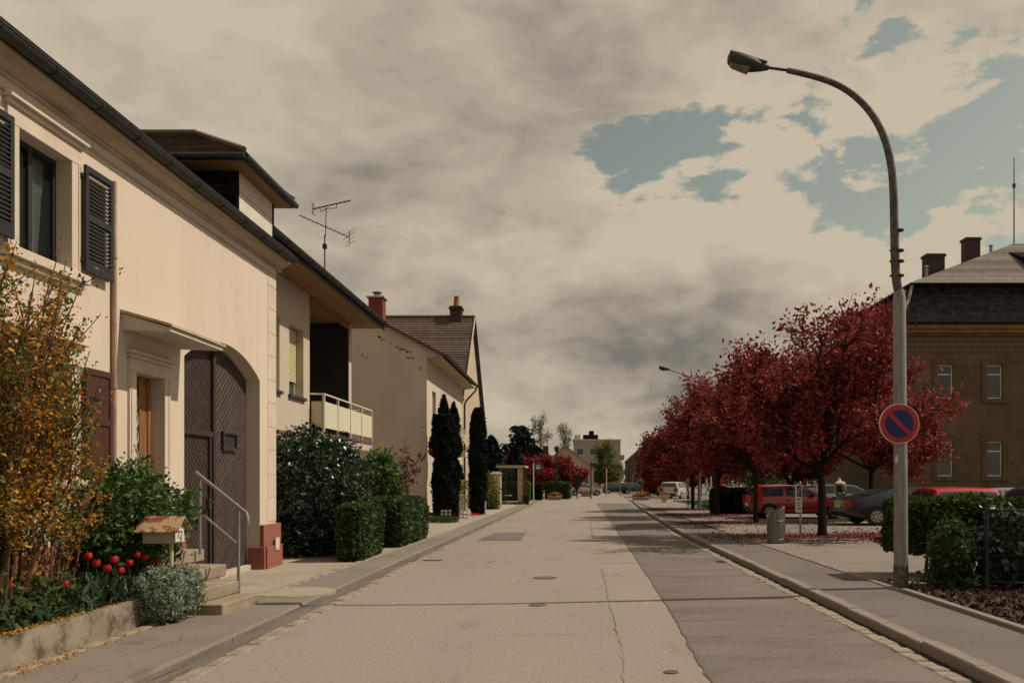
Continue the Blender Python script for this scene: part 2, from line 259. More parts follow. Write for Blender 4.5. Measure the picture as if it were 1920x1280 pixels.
# ------------------------------------------------------------------ mesh helpers
ORG = {}
class MB:
    def __init__(s): s.v, s.f = [], []
    def add(s, vs, fs):
        o = len(s.v); s.v += [tuple(q) for q in vs]; s.f += [tuple(i + o for i in q) for q in fs]; return s
    def box(s, x0, x1, y0, y1, z0, z1):
        return s.add([(x0, y0, z0), (x1, y0, z0), (x1, y1, z0), (x0, y1, z0), (x0, y0, z1), (x1, y0, z1), (x1, y1, z1), (x0, y1, z1)],
                     [(0, 3, 2, 1), (4, 5, 6, 7), (0, 1, 5, 4), (1, 2, 6, 5), (2, 3, 7, 6), (3, 0, 4, 7)])
    def hull(s, bottom, top):                     # prism between two rings of equal length
        n = len(bottom)
        return s.add(list(bottom) + list(top), [tuple(range(n - 1, -1, -1)), tuple(range(n, 2 * n))] + [(i, (i + 1) % n, (i + 1) % n + n, i + n) for i in range(n)])
    def tube(s, pts, r, n=8, cap=True):
        pts = [Vector(p) for p in pts]
        rs = r if isinstance(r, (list, tuple)) else [r] * len(pts)
        rings = []; up = None
        for i, p in enumerate(pts):
            d = (pts[min(i + 1, len(pts) - 1)] - pts[max(i - 1, 0)])
            if d.length < 1e-9: d = Vector((0, 0, 1))
            d.normalize()
            if up is None: up = d.orthogonal().normalized()
            else:
                up = (up - d * up.dot(d))
                up = up.normalized() if up.length > 1e-6 else d.orthogonal().normalized()
            w = d.cross(up)
            rings.append([p + (up * math.cos(t) + w * math.sin(t)) * rs[i] for t in [2 * math.pi * k / n for k in range(n)]])
        vs = [q for ring in rings for q in ring]; fs = []
        for i in range(len(pts) - 1):
            for k in range(n):
                a, b = i * n + k, i * n + (k + 1) % n
                fs.append((a, b, b + n, a + n))
        if cap: fs += [tuple(range(n - 1, -1, -1)), tuple(range((len(pts) - 1) * n, len(pts) * n))]
        return s.add(vs, fs)
    def lathe(s, prof, c=(0, 0, 0), n=16, axis='z', wob=None):
        vs, fs = [], []
        for (r, h) in prof:
            for k in range(n):
                t = 2 * math.pi * k / n; rr = r * (wob(t, h) if wob else 1)
                p = (rr * math.cos(t), rr * math.sin(t), h)
                if axis == 'y': p = (p[0], h, p[1])
                if axis == 'x': p = (h, p[0], p[1])
                vs.append((p[0] + c[0], p[1] + c[1], p[2] + c[2]))
        m = len(prof)
        for i in range(m - 1):
            for k in range(n):
                a, b = i * n + k, i * n + (k + 1) % n
                fs.append((a, b, b + n, a + n))
        fs += [tuple(range(n - 1, -1, -1)), tuple(range((m - 1) * n, m * n))]
        return s.add(vs, fs)
    def bar(s, a, b, w, h):                       # square bar from a to b
        a, b = Vector(a), Vector(b); d = (b - a).normalized()
        side = d.cross(Vector((0, 0, 1)))
        side = side.normalized() if side.length > 1e-4 else Vector((1, 0, 0))
        up = side.cross(d)
        ring = lambda c: [c + side * (w / 2 * i) + up * (h / 2 * j) for i, j in ((-1, -1), (1, -1), (1, 1), (-1, 1))]
        return s.hull(ring(a), ring(b))
    def build(s, name, m, parent=None, smooth=False, bevel=0.0, kind=None, angle=40, org=None, recalc=True):
        o3 = Vector((0, 0, 0))
        if parent is not None: o3 = ORG.get(parent.name, Vector((0, 0, 0)))
        elif org is not None: o3 = Vector(org)
        me = bpy.data.meshes.new(name)
        me.from_pydata([(q[0] - o3.x, q[1] - o3.y, q[2] - o3.z) for q in s.v], [], s.f)
        if recalc:
            bm = bmesh.new(); bm.from_mesh(me); bmesh.ops.recalc_face_normals(bm, faces=bm.faces)
            if bevel: bmesh.ops.bevel(bm, geom=[q for q in bm.edges if q.is_manifold and q.calc_face_angle(0) > 0.5], offset=bevel, segments=1, affect='EDGES', clamp_overlap=True)
            bm.to_mesh(me); bm.free()
        me.materials.append(M[m] if isinstance(m, str) else m)
        if smooth:
            me.shade_smooth(); me.set_sharp_from_angle(angle=R(angle))
        o = bpy.data.objects.new(name, me); COL.objects.link(o)
        if parent is not None: o.parent = parent
        elif org is not None: o.location = o3
        ORG[o.name] = o3
        if kind: o['kind'] = kind
        return o
def thing(name, label, cat, loc=(0, 0, 0), group=None):
    o = bpy.data.objects.new(name, None); COL.objects.link(o); o.location = loc; o.empty_display_size = 0.2
    o['label'] = label; o['category'] = cat
    if group: o['group'] = group
    ORG[o.name] = Vector(loc); return o
def tag(o, label, cat, group=None):
    o['label'] = label; o['category'] = cat
    if group: o['group'] = group
    return o
def copy_tree(o, parent=None):
    c = o.copy(); COL.objects.link(c); c.parent = parent; ORG[c.name] = ORG.get(o.name, Vector((0, 0, 0)))
    for ch in list(o.children): copy_tree(ch, c)
    return c
def inst(name, me, loc, parent, rot=(0, 0, 0), scale=(1, 1, 1)):     # one piece that shares its mesh
    o = bpy.data.objects.new(name, me); COL.objects.link(o); o.parent = parent
    o.location = Vector(loc) - (ORG.get(parent.name, Vector((0, 0, 0))) if parent else Vector((0, 0, 0)))
    o.rotation_euler = rot; o.scale = scale; return o
def unit_mesh(name, m, bevel=0.0, size=(1, 1, 1)):
    b = MB().box(-size[0] / 2, size[0] / 2, -size[1] / 2, size[1] / 2, -size[2] / 2, size[2] / 2)
    o = b.build(name, m, bevel=bevel); me = o.data; bpy.data.objects.remove(o); return me
def strip(pts_l, pts_r):                          # sheet between two polylines
    b = MB(); n = len(pts_l)
    return b.add(list(pts_l) + list(pts_r), [(i, i + n, i + n + 1, i + 1) for i in range(n - 1)])
def clip_poly(poly, nx, ny, c):                   # keep nx*x+ny*y<=c
    out = []
    for i in range(len(poly)):
        a, b = poly[i], poly[(i + 1) % len(poly)]
        da, db = nx * a[0] + ny * a[1] - c, nx * b[0] + ny * b[1] - c
        if da <= 0: out.append(a)
        if (da < 0 < db) or (db < 0 < da):
            t = da / (da - db); out.append((a[0] + (b[0] - a[0]) * t, a[1] + (b[1] - a[1]) * t))
    return out
def wall(mb, O, U, Nn, u0, u1, z0, z1, holes=()):   # flat wall with rectangular openings and their reveals
    O, U, Nn = Vector(O), Vector(U), Vector(Nn)
    pt = lambda u, z, d=0: O + U * u + Vector((0, 0, z)) - Nn * d
    us = sorted({u0, u1, *[h[0] for h in holes], *[h[1] for h in holes]}); zs = sorted({z0, z1, *[h[2] for h in holes], *[h[3] for h in holes]})
    for i in range(len(us) - 1):
        for j in range(len(zs) - 1):
            cu, cz = (us[i] + us[i + 1]) / 2, (zs[j] + zs[j + 1]) / 2
            if any(h[0] < cu < h[1] and h[2] < cz < h[3] for h in holes): continue
            mb.add([pt(us[i], zs[j]), pt(us[i + 1], zs[j]), pt(us[i + 1], zs[j + 1]), pt(us[i], zs[j + 1])], [(0, 1, 2, 3)])
    for h in holes:
        a, b, c, d, dp = h[:5]
        q = [(a, c), (b, c), (b, d), (a, d)]
        for k in range(4):
            if len(h) > 5 and k in h[5]: continue
            p0, p1 = q[k], q[(k + 1) % 4]
            mb.add([pt(*p0), pt(*p1), pt(*p1, dp), pt(*p0, dp)], [(0, 1, 2, 3)])
def obox(mb, O, U, Nn, u0, u1, z0, z1, d0, d1):     # box in wall coordinates, d is outward
    O, U, Nn = Vector(O), Vector(U), Vector(Nn)
    p = lambda u, z, d: O + U * u + Vector((0, 0, z)) + Nn * d
    mb.hull([p(u0, z0, d0), p(u1, z0, d0), p(u1, z0, d1), p(u0, z0, d1)], [p(u0, z1, d0), p(u1, z1, d0), p(u1, z1, d1), p(u0, z1, d1)])
def window(root, O, U, Nn, u0, u1, z0, z1, depth, fmat='white', fw=0.06, mull=1, bars=(), gl='glass', name='window'):
    b = MB(); a = (O, U, Nn); e = 0.004
    obox(b, *a, u0 + e, u0 + fw, z0 + e, z1 - e, -depth - .03, -depth + .03); obox(b, *a, u1 - fw, u1 - e, z0 + e, z1 - e, -depth - .03, -depth + .03)
    obox(b, *a, u0 + fw, u1 - fw, z0 + e, z0 + fw, -depth - .03, -depth + .028); obox(b, *a, u0 + fw, u1 - fw, z1 - fw, z1 - e, -depth - .03, -depth + .028)
    for k in range(1, mull):
        c = u0 + (u1 - u0) * k / mull; obox(b, *a, c - fw * .5, c + fw * .5, z0 + fw, z1 - fw, -depth - .028, -depth + .026)
    for t in bars:
        c = z0 + (z1 - z0) * t
        obox(b, *a, u0 + fw, u1 - fw, c - fw * .4, c + fw * .4, -depth - .026, -depth + .022)
    w = b.build(name, fmat, root)
    g = MB(); obox(g, *a, u0 + .01, u1 - .01, z0 + .01, z1 - .01, -depth - .012, -depth - .002); g.build('pane', gl, w)
    return w
rng = np.random.default_rng(7)
def leaves(name, c, size, m, parent=None, aspect=1.6, normal=None, jitter=1.0, kind=None, org=None, seed=None, vert=0.0, sv=.35):
    r = np.random.default_rng(seed if seed is not None else int(rng.integers(1e9)))
    c = np.asarray(c, float); n = len(c)
    d = r.normal(size=(n, 3)); d[:, 2] += vert * np.sign(r.random(n) - .0)
    d /= np.linalg.norm(d, axis=1, keepdims=True)
    q = r.normal(size=(n, 3))
    if normal is not None:
        q = np.cross(np.asarray(normal) + r.normal(size=(n, 3)) * jitter, d)
    s = np.cross(d, q) if normal is None else q
    s /= (np.linalg.norm(s, axis=1, keepdims=True) + 1e-9)
    sz = (size * (1 + sv * r.normal(size=n))).clip(size * .4, size * 2)[:, None]
    o3 = ORG.get(parent.name, Vector((0, 0, 0))) if parent is not None else Vector(org or (0, 0, 0))
    v = np.empty((n, 4, 3)); c = c - np.array(o3)
    v[:, 0] = c - d * sz * aspect * .5; v[:, 1] = c + s * sz * .5 - d * sz * .08; v[:, 2] = c + d * sz * aspect * .5; v[:, 3] = c - s * sz * .5 - d * sz * .08
    me = bpy.data.meshes.new(name); me.vertices.add(n * 4); me.vertices.foreach_set('co', v.reshape(-1).astype('f4'))
    me.loops.add(n * 4); me.loops.foreach_set('vertex_index', np.arange(n * 4, dtype='i4'))
    me.polygons.add(n); me.polygons.foreach_set('loop_start', np.arange(0, n * 4, 4, dtype='i4')); me.polygons.foreach_set('loop_total', np.full(n, 4, dtype='i4'))
    me.update(); me.validate(); me.materials.append(M[m])
    o = bpy.data.objects.new(name, me); COL.objects.link(o)
    if parent is not None: o.parent = parent
    else: o.location = o3
    ORG[o.name] = o3
    if kind: o['kind'] = kind
    return o
def clumped(c, rad, n, k, sig, seed, shell=.55, zmin=None):    # points in clumps through an ellipsoid
    r = np.random.default_rng(seed)
    d = r.normal(size=(k, 3)); d /= np.linalg.norm(d, axis=1, keepdims=True)
    rr = (shell + (1 - shell) * r.random(k) ** .6)[:, None] * (0.82 + .3 * r.random((k, 1)))
    cc = np.array(c) + d * rr * np.array(rad)
    i = r.integers(0, k, n); p = cc[i] + r.normal(size=(n, 3)) * sig
    if zmin is not None: p = p[p[:, 2] > zmin]
    return p
# ------------------------------------------------------------------ ground, road, pavements
random.seed(11)
def lerp_tab(tab, y):
    if y <= tab[0][0]: return tab[0][1]
    for (a, b), (c, d) in zip(tab, tab[1:]):
        if y <= c: return b + (d - b) * (y - a) / (c - a)
    return tab[-1][1]
xl = lambda y: lerp_tab([(15, -3.0), (57, -2.68), (140, -2.6)], y)
xr = lambda y: lerp_tab([(24, 3.05), (36, 3.34), (48, 3.75), (61, 4.25), (140, 6.5)], y)
xs = lambda y: lerp_tab([(6, 1.03), (12, 1.17), (33, 1.42), (70, 1.7)], y)
xe = lambda y: lerp_tab([(9, -4.42), (11.6, -4.12), (13, -4.03), (25, -3.78), (57, -3.5), (140, -3.4)], y)   # inner edge of left pavement
YS = [-6 + 0.5 * i for i in range(60)] + [24 + 2.0 * i for i in range(0, 54)]
def sheet(name, xa, xb, ys, z, m, parent=None, wig=0.0):
    w = lambda y, k: wig * (math.sin(y * 2.1 + k) + .6 * math.sin(y * 5.3 + 2 * k))
    b = strip([(xa(y) + w(y, 1), y, z) for y in ys], [(xb(y) + w(y, 3) * 0, y, z) for y in ys])
    o = b.build(name, m, parent, recalc=False)
    if parent is None: o['kind'] = 'structure'
    return o
g = MB().add([(-1500, -60, -.06), (1500, -60, -.06), (1500, 2600, -.06), (-1500, 2600, -.06)], [(0, 1, 2, 3)]).build('ground', 'ground', recalc=False); g['kind'] = 'structure'
road = sheet('road', xl, xr, YS, 0.0, 'asphalt')
sheet('resurfaced_lane', xs, lambda y: xr(y) - .17, [y for y in YS if y < 62], 0.004, 'asphalt_dark', road, wig=.012)
gut = sheet('gutter', lambda y: xl(y) - .33, xl, YS, -.008, 'gutter')
pvl = sheet('pavement', xe, lambda y: xl(y) - .33, YS, 0.02, 'pavement_l')
lipm = MB()
for a, b in zip(YS, YS[1:]): lipm.add([(xl(a) - .33, a, .02), (xl(b) - .33, b, .02), (xl(b) - .31, b, -.008), (xl(a) - .31, a, -.008)], [(0, 1, 2, 3)])
lipm.build('pavement_edge', 'pavement_l', pvl)
yard = sheet('yard', lambda y: -16, xe, YS[34:], 0.012, 'yard'); yard2 = sheet('forecourt', lambda y: -5.4, xe, YS[:35], 0.008, 'yard')
# right pavement and car park, a kerb's height above the road
KZ = 0.10
EX = 4.2
pvr = sheet('pavement', lambda y: xr(y) + .12, lambda y: EX + .04, [y for y in YS if y < 62], KZ - .010, 'pavement_r')
YL = [12.2 + .6 * i for i in range(20)] + [24.2 + 2 * i for i in range(24)]
lot = sheet('car_park', lambda y: max(EX + .1, xr(y) + .152), lambda y: 60, YL, KZ + .002, 'lot')
bed = MB().add([(EX + .1, -5, KZ - .01), (16, -5, KZ - .01), (16, 12.2, KZ - .01), (EX + .1, 12.2, KZ - .01)], [(0, 1, 2, 3)]).build('flower_bed', 'soil', recalc=False); bed['kind'] = 'structure'
kme = [None] * 4
for i in range(4): kme[i] = unit_mesh('kerbstone', 'kerb', 0.012, (.15, .985, .16))
y = 2.5; i = 0
while y < 61:
    a = math.atan2(xr(y + 1) - xr(y), 1)
    inst('kerbstone', kme[i % 4], ((xr(y) + xr(y + 1)) / 2 + .075 + random.uniform(-.006, .006), y + .5, KZ - .078 + random.uniform(-.006, .006)), pvr, (random.uniform(-.006, .006), random.uniform(-.02, .02), -a)); y += 1.0; i += 1
sme = [unit_mesh('gutter_sett', 'sett', 0.012, (.13 + .02 * q, .15 + .02 * q, .06)) for q in range(3)]
y = 4.6; i = 0
while y < 25:
    inst('gutter_sett', random.choice(sme), (xr(y) - .135 + random.uniform(-.014, .014), y, -.018 + random.uniform(-.006, .006)), road, (random.uniform(-.03, .03), random.uniform(-.04, .04), random.uniform(-.09, .09))); y += .186; i += 1
sheet('gutter_strip', lambda y: xr(y) - .172, xr, [y for y in YS if 24.9 < y < 62], 0.006, 'sett', road)
sheet('gutter_bed', lambda y: xr(y) - .23, lambda y: xr(y) - .07, [y for y in YS if y <= 25], 0.0045, 'gutter', road)
sheet('gutter_dirt_shade', lambda y: xr(y) - .068, lambda y: xr(y) + .01, [y for y in YS if y < 62], 0.0075, 'soil', road, wig=.012)  # leaf dirt at the kerb foot, its dark tone also painting the kerb's shade
lme = [unit_mesh('edge_sett', 'sett', 0.012, (.11 + .02 * q, .40 + .05 * q, .06)) for q in range(3)]
y = 4.8
while y < 34:
    s = random.choice(lme); L = .43 + random.uniform(0, .05)
    inst('edge_sett', s, (xl(y) + .05 + random.uniform(-.012, .012), y, -.017 + random.uniform(-.006, .006)), road, (random.uniform(-.012, .012), random.uniform(-.05, .05), random.uniform(-.03, .03)), (1, L / .47, 1)); y += L + .02
sheet('edge_strip', lambda y: xl(y) - .01, lambda y: xl(y) + .10, [y for y in YS if y > 33.8], 0.005, 'sett', road)
eme = [unit_mesh('edging_stone', 'sett', 0.01, (.10, .28, .07)) for q in range(2)]
y = 5.0
while y < 9.2:
    inst('edging_stone', random.choice(eme), (xe(y) + .08 + random.uniform(-.012, .012), y, .0 + random.uniform(-.006, .008)), pvl, (0, random.uniform(-.04, .04), random.uniform(-.06, .06))); y += .30
y = 10.7
while y < 27:
    inst('edging_stone', random.choice(eme), (xe(y) + .03 + random.uniform(-.01, .01), y, .0 + random.uniform(-.006, .006)), pvl, (0, random.uniform(-.04, .04), random.uniform(-.04, .04)), (1, 1.4, 1)); y += .41
# flush edging between pavement and car park, and round the bed
pe = unit_mesh('edging_kerb', 'kerb', 0.008, (.10, .99, .14))
y = -1.0
while y < 24:
    inst('edging_kerb', pe, (EX + .05, y + .5, KZ - .07 + (.035 if y < 11 else .008)), pvr, (0, 0, random.uniform(-.006, .006))); y += 1.0
inst('edging_kerb', pe, (4.72, 11.62, KZ - .04), pvr, (0, 0, R(72)), (1, .8, 1)); inst('edging_kerb', pe, (4.62, 12.12, KZ - .05), pvr, (0, 0, R(15)), (1, .75, 1))
# cracks, seams, patches and iron covers in the road
def crack(pts, w=.012, z=.0065, name='crack', m='tar', jit=.02):
    pts = [Vector((p[0], p[1], 0)) for p in pts]; fine = []
    for a, b in zip(pts, pts[1:]):
        n = max(2, int((b - a).length / .16))
        for k in range(n): fine.append(a.lerp(b, k / n) + Vector((random.uniform(-jit, jit), random.uniform(-jit, jit), 0)))
    fine.append(pts[-1]); L, Rr = [], []
    for i, p in enumerate(fine):
        d = (fine[min(i + 1, len(fine) - 1)] - fine[max(i - 1, 0)]).normalized(); s = Vector((-d.y, d.x, 0)) * w * .5 * random.uniform(.35, 1.5)
        L.append((*(p + s).xy, z)); Rr.append((*(p - s).xy, z))
    return strip(L, Rr).build(name, m, road, recalc=False)
crack([(xs(y), y) for y in np.arange(4.5, 60, 1.0)], .026, .0068, 'lane_seam', jit=.012)
crack([G(1128, 1065), G(1140, 1115), G(1148, 1155), G(1158, 1190)], .007)
crack([G(880, 1192), G(1010, 1190), G(1158, 1188)], .006)
crack([G(1105, 970), G(1112, 1010)], .012); crack([G(930, 1050), G(912, 1057), G(1115, 1056)][:2], .02)
crack([G(1158, 1190), G(1170, 1240), G(1168, 1300)], .004)
crack([G(740, 1052), G(800, 1049)], .05)
crack([G(905, 985), G(1030, 1100), G(1060, 1230)][:1] + [G(930, 1000)], .012)
for k in range(7):
    y0 = random.uniform(7, 30); x0 = random.uniform(-2.4, .6); crack([(x0, y0), (x0 + random.uniform(-.5, .5), y0 + random.uniform(.6, 2.2)), (x0 + random.uniform(-.6, .6), y0 + random.uniform(2.4, 4))], .0035, .0062)
q = [G(930, 998), G(987, 998), G(976, 1013), G(893, 1013)]
MB().add([(p.x, p.y, .005) for p in q], [(0, 1, 2, 3)]).build('asphalt_patch', 'asphalt_dark', road, recalc=False)
q = [G(1125, 1056), G(1205, 1054), G(1222, 1066), G(1130, 1060)]
crack([q[0], q[1]], .03, jit=.01)
def cover(name, x, y, r):
    c = G(x, y)
    MB().lathe([(r, -.03), (r, .009), (r * .93, .011), (r * .9, .006), (.02, .007)], (c.x, c.y, 0), 20).build(name, 'iron', road)
    MB().lathe([(r * 1.2, -.03), (r * 1.2, .0075), (r * 1.01, .0075)], (c.x, c.y, 0), 20).build('cover_ring', 'asphalt_dark', road)
for k in range(16):
    y0 = random.uniform(5.5, 22); crack([(xl(y0) - random.uniform(.05, .3), y0), (xl(y0) - random.uniform(.05, .3), y0 + random.uniform(.3, 1.2))], .006, .0, 'gutter_crack', jit=.03)
for k in range(9):
    y0 = random.uniform(5.5, 20); x0 = random.uniform(-4.0, -3.45); crack([(x0, y0), (x0 + random.uniform(-.3, .3), y0 + random.uniform(.2, .9))], .005, .0235, 'pavement_crack', jit=.03)
for y0 in (11.6, 14.7, 17.9, 21.5): crack([(xe(y0) + .1, y0), (xl(y0) - .34, y0 + .05)], .008, .0235, 'pavement_joint', jit=.006)
cover('manhole_cover', 1022, 1083, .16); cover('valve_cover', 1008, 1134, .09); cover('valve_cover', 1258, 1260, .05)
c = G(818, 1050)
gr = MB().box(c.x - .42, c.x + .1, c.y - .12, c.y + .12, -.03, .006).build('drain_grate', 'iron', road)
c2 = G(1345, 1053)
gb = MB()
for k in range(6): gb.box(xr(c2.y) - .36, xr(c2.y) - .2, c2.y - .2 + k * .075, c2.y - .16 + k * .075, -.02, .011)
gb.box(xr(c2.y) - .38, xr(c2.y) - .18, c2.y - .24, c2.y + .27, -.03, .0055).build('drain_grate', 'iron', road)
# concrete half-round in front of the gate
cc = G(555, 1112); MB().lathe([(.52, -.02), (.52, .026), (.44, .028), (.02, .03)], (cc.x, cc.y, 0), 24).build('manhole_slab', 'yard', pvl)
# ------------------------------------------------------------------ house with the arched gate
FX = -5.35; HY1 = 15.34
h1 = thing('house', 'cream rendered house with black shutters, dark arched gate and red plinth', 'house', (FX, HY1, 0))
O, U, Nn = (FX, 0, 0), (0, 1, 0), (1, 0, 0)
GY0, GY1, GZ, GA = 11.73, 14.56, 3.23, 3.62
half = (GY1 - GY0) / 2; rise = GA - GZ; RA = (half * half + rise * rise) / (2 * rise); gc = (GY0 + GY1) / 2
arch = lambda y: GZ + math.sqrt(max(0, RA * RA - (y - gc) ** 2)) - (RA - rise)
w = MB()
TOPZ = 3.66; DEP = .23
wall(w, O, U, Nn, 2.5, HY1, 0, 5.42, [(8.2, 9.06, 3.73, 4.9, .2), (8.2, 9.06, 1.52, 2.74, .2), (10.4, 11.12, .6, 2.84, .2), (GY0, GY1, 0, TOPZ, DEP, (0, 2))])
ys = [GY0 + (GY1 - GY0) * k / 28 for k in range(29)]
for a, b in zip(ys, ys[1:]):
    w.add([(FX, a, arch(a)), (FX, b, arch(b)), (FX, b, TOPZ), (FX, a, TOPZ)], [(0, 1, 2, 3)])
    w.add([(FX, a, arch(a)), (FX, b, arch(b)), (FX - DEP, b, arch(b)), (FX - DEP, a, arch(a))], [(0, 1, 2, 3)])
w.add([(FX, HY1, 0), (FX - 9, HY1, 0), (FX - 9, HY1, 5.4), (FX - 4.5, HY1, 8.2), (FX, HY1, 5.42)], [(0, 1, 2, 3, 4)])
w.add([(FX, 2.5, 0), (FX - 9, 2.5, 0), (FX - 9, 2.5, 5.4), (FX - 4.5, 2.5, 8.2), (FX, 2.5, 5.42)], [(0, 1, 2, 3, 4)])
w.add([(FX - 9, 2.5, 0), (FX - 9, HY1, 0), (FX - 9, HY1, 5.4), (FX - 9, 2.5, 5.4)], [(0, 1, 2, 3)])
w.build('wall', 'plaster', h1, recalc=False)
# corner pilaster of cut stones
z = .80
for k in range(11):
    hgt = .40 if k % 2 else .43
    z1 = min(z + hgt, 5.33)
    b = MB(); lw = .42 if k % 2 == 0 else .40
    obox(b, O, U, Nn, HY1 - lw, HY1 + .006, z + .004, z1 - .003, -.05, .007); b.build('quoin', 'trim', h1, bevel=.004)
    z = z1
    if z >= 5.32: break
# red plinth blocks
for (a, b_, z0, z1, d) in ((14.56, 15.42, .395, .765, .07), (14.50, 15.42, 0.0, .39, .10), (14.56, 14.80, 0.0, .4, .13)):
    b = MB(); obox(b, O, U, Nn, a + .004, b_, z0, z1, -.18, d); b.build('plinth_block', 'red_plinth', h1, bevel=.008)
for (a, b_) in ((2.5, 5.0), (5.005, 7.4), (7.405, 9.6), (9.605, 10.2), (11.4, GY0 - .005)):
    b = MB(); obox(b, O, U, Nn, a, b_, 0, .84, -.05, .035); b.build('plinth_block', 'red_plinth', h1, bevel=.006)
b = MB(); obox(b, O, U, Nn, 15.0, 15.2, .30, .52, .102, .118); pq = b.build('wall_plaque', 'white_aged', h1)
b = MB(); obox(b, O, U, Nn, 15.02, 15.18, .33, .49, .119, .122); b.build('plaque_face', 'sign_white', pq)
# cornice mouldings
for nm, prof in (('cornice', [(0, 5.30), (.03, 5.30), (.035, 5.335), (.02, 5.345), (.05, 5.36), (.10, 5.395), (.155, 5.41), (.16, 5.44), (.19, 5.445), (.195, 5.475), (0, 5.48)]),):
    b = MB(); pr = lambda y: [(FX + d - .001, y, z) for d, z in prof]
    b.hull(pr(2.4), pr(HY1 + .18)); b.build(nm, 'cornice', h1)
b = MB(); obox(b, O, U, Nn, 2.4, HY1 + .005, 5.165, 5.195, -.02, .012); b.build('string_course', 'cornice', h1)
# gutter: half-round with brackets
def gutter(root, x, z, y0, y1, r=.07, m='gutter_zinc', name='gutter'):
    b = MB(); n = 10
    for rr, flip in ((r, 1), (r - .008, -1)):
        vs, fs = [], []
        for yy in (y0, y1):
            for k in range(n + 1):
                t = math.pi + math.pi * k / n; vs.append((x + rr * math.cos(t), yy, z + rr * math.sin(t)))
        fs = [(k, k + 1, k + n + 2, k + n + 1) for k in range(n)]; b.add(vs, fs)
    for yy in (y0, y1): b.add([(x + r * math.cos(math.pi + math.pi * k / n), yy, z + r * math.sin(math.pi + math.pi * k / n)) for k in range(n + 1)], [tuple(range(n + 1))])
    b.tube([(x + r, y0, z), (x + r, y1, z)], .009, 6)
    gt = b.build(name, m, root, recalc=False)
    yy = y0 + .3
    while yy < y1:
        pts = [(x + (r + .006) * math.cos(math.pi + math.pi * q / 8), yy, z + (r + .006) * math.sin(math.pi + math.pi * q / 8)) for q in range(9)]
        MB().tube(pts, .006, 5).build('gutter_bracket', m, gt); yy += .8
    return gt
gutter(h1, FX + .265, 5.535, 2.4, HY1 + .14, .075)
# roof with tile courses
def roof_slope(root, p0, p1, q1, q0, rows, m, name='roof', thick=.035, lap=.012):   # p = eave, q = ridge
    p0, p1, q0, q1 = map(Vector, (p0, p1, q0, q1)); b = MB(); nrm = (p1 - p0).cross(q0 - p0).normalized()
    if nrm.z < 0: nrm = -nrm
    for i in range(rows):
        t0, t1 = i / rows, (i + 1) / rows
        a, c, d, e2 = p0.lerp(q0, t0), p1.lerp(q1, t0), p1.lerp(q1, t1), p0.lerp(q0, t1)
        b.hull([a, c, d, e2], [a + nrm * thick, c + nrm * thick, d + nrm * (thick - lap * 2), e2 + nrm * (thick - lap * 2)])
    return b.build(name, m, root, recalc=True)
ex, ez = FX + .30, 5.56
roof_slope(h1, (ex, 2.4, ez), (ex, HY1 + .06, ez), (FX - 4.5, HY1 + .06, 8.35), (FX - 4.5, 2.4, 8.35), 18, 'tile_dark')
roof_slope(h1, (FX - 9.3, 2.4, 5.5), (FX - 9.3, HY1 + .06, 5.5), (FX - 4.5, HY1 + .06, 8.35), (FX - 4.5, 2.4, 8.35), 18, 'tile_dark')
b = MB(); obox(b, O, U, Nn, 2.42, HY1 + .04, 5.48, 5.56, .0, .20); b.build('eave_board', 'tile_dark', h1)
# dormer block at the end of the roof
dX, dY0, dY1 = FX - .07, 13.72, HY1 + .02
d = MB(); d.add([(dX, dY0, 5.3), (dX, dY1, 5.3), (dX, dY1, 6.55), (dX, dY0, 6.55)], [(0, 1, 2, 3)]); d.add([(dX, dY1, 5.3), (dX - 5, dY1, 5.3), (dX - 5, dY1, 6.55), (dX, dY1, 6.55)], [(0, 1, 2, 3)])
dm = d.build('dormer', 'plaster', h1, recalc=False)
for (z0, z1) in ((6.20, 6.50), (5.5, 6.185)):
    b = MB(); obox(b, (dX, 0, 0), U, Nn, dY0 + .06, dY1 - .06, z0, z1, .002, .02); b.build('dormer_panel', 'white', dm)
for a in (dY0 - .01, dY1 - .05):
    b = MB(); obox(b, (dX, 0, 0), U, Nn, a, a + .06, 5.45, 6.54, -.04, .03); b.build('corner_board', 'slate', dm)
sl = MB()
for i in range(14):
    for j in range(26):
        zz = 5.25 + i * .095; xx = dX - .02 - (j + (.5 if i % 2 else 0)) * .19
        sl.hull([(xx, dY0 - .02, zz), (xx - .186, dY0 - .02, zz), (xx - .186, dY0 + .0, zz), (xx, dY0 + .0, zz)], [(xx, dY0 - .006, zz + .1), (xx - .186, dY0 - .006, zz + .1), (xx - .186, dY0 + .0, zz + .1), (xx, dY0 + .0, zz + .1)])
o = sl.build('slate_cladding', 'slate', dm); o['kind'] = 'stuff'
b = MB(); b.add([(dX, dY0, 5.3), (dX - 5, dY0, 5.3), (dX - 5, dY0, 6.55), (dX, dY0, 6.55)], [(0, 1, 2, 3)]); b.build('dormer_cheek', 'slate', dm, recalc=False)
ov = .30; e0, e1, eX, eZ = dY0 - .45, dY1 + .28, dX + ov, 6.56
rc, rz, rX = (e0 + e1) / 2, 7.36, dX - .95
roof_slope(h1, (eX, e0, eZ + .06), (dX - 5, e0, eZ + .06), (dX - 5, rc, rz), (rX, rc, rz), 11, 'tile_brown', 'dormer_roof')
roof_slope(h1, (eX, e1, eZ + .06), (dX - 5, e1, eZ + .06), (dX - 5, rc, rz), (rX, rc, rz), 11, 'tile_brown', 'dormer_roof')
roof_slope(h1, (eX, e0, eZ + .06), (eX, e1, eZ + .06), (rX, rc + .001, rz), (rX, rc - .001, rz), 11, 'tile_brown', 'dormer_roof')
b = MB(); b.box(dX - 5, eX + .01, e0 - .01, e1 + .01, eZ - .05, eZ + .055); b.build('fascia', 'gutter_zinc', dm)
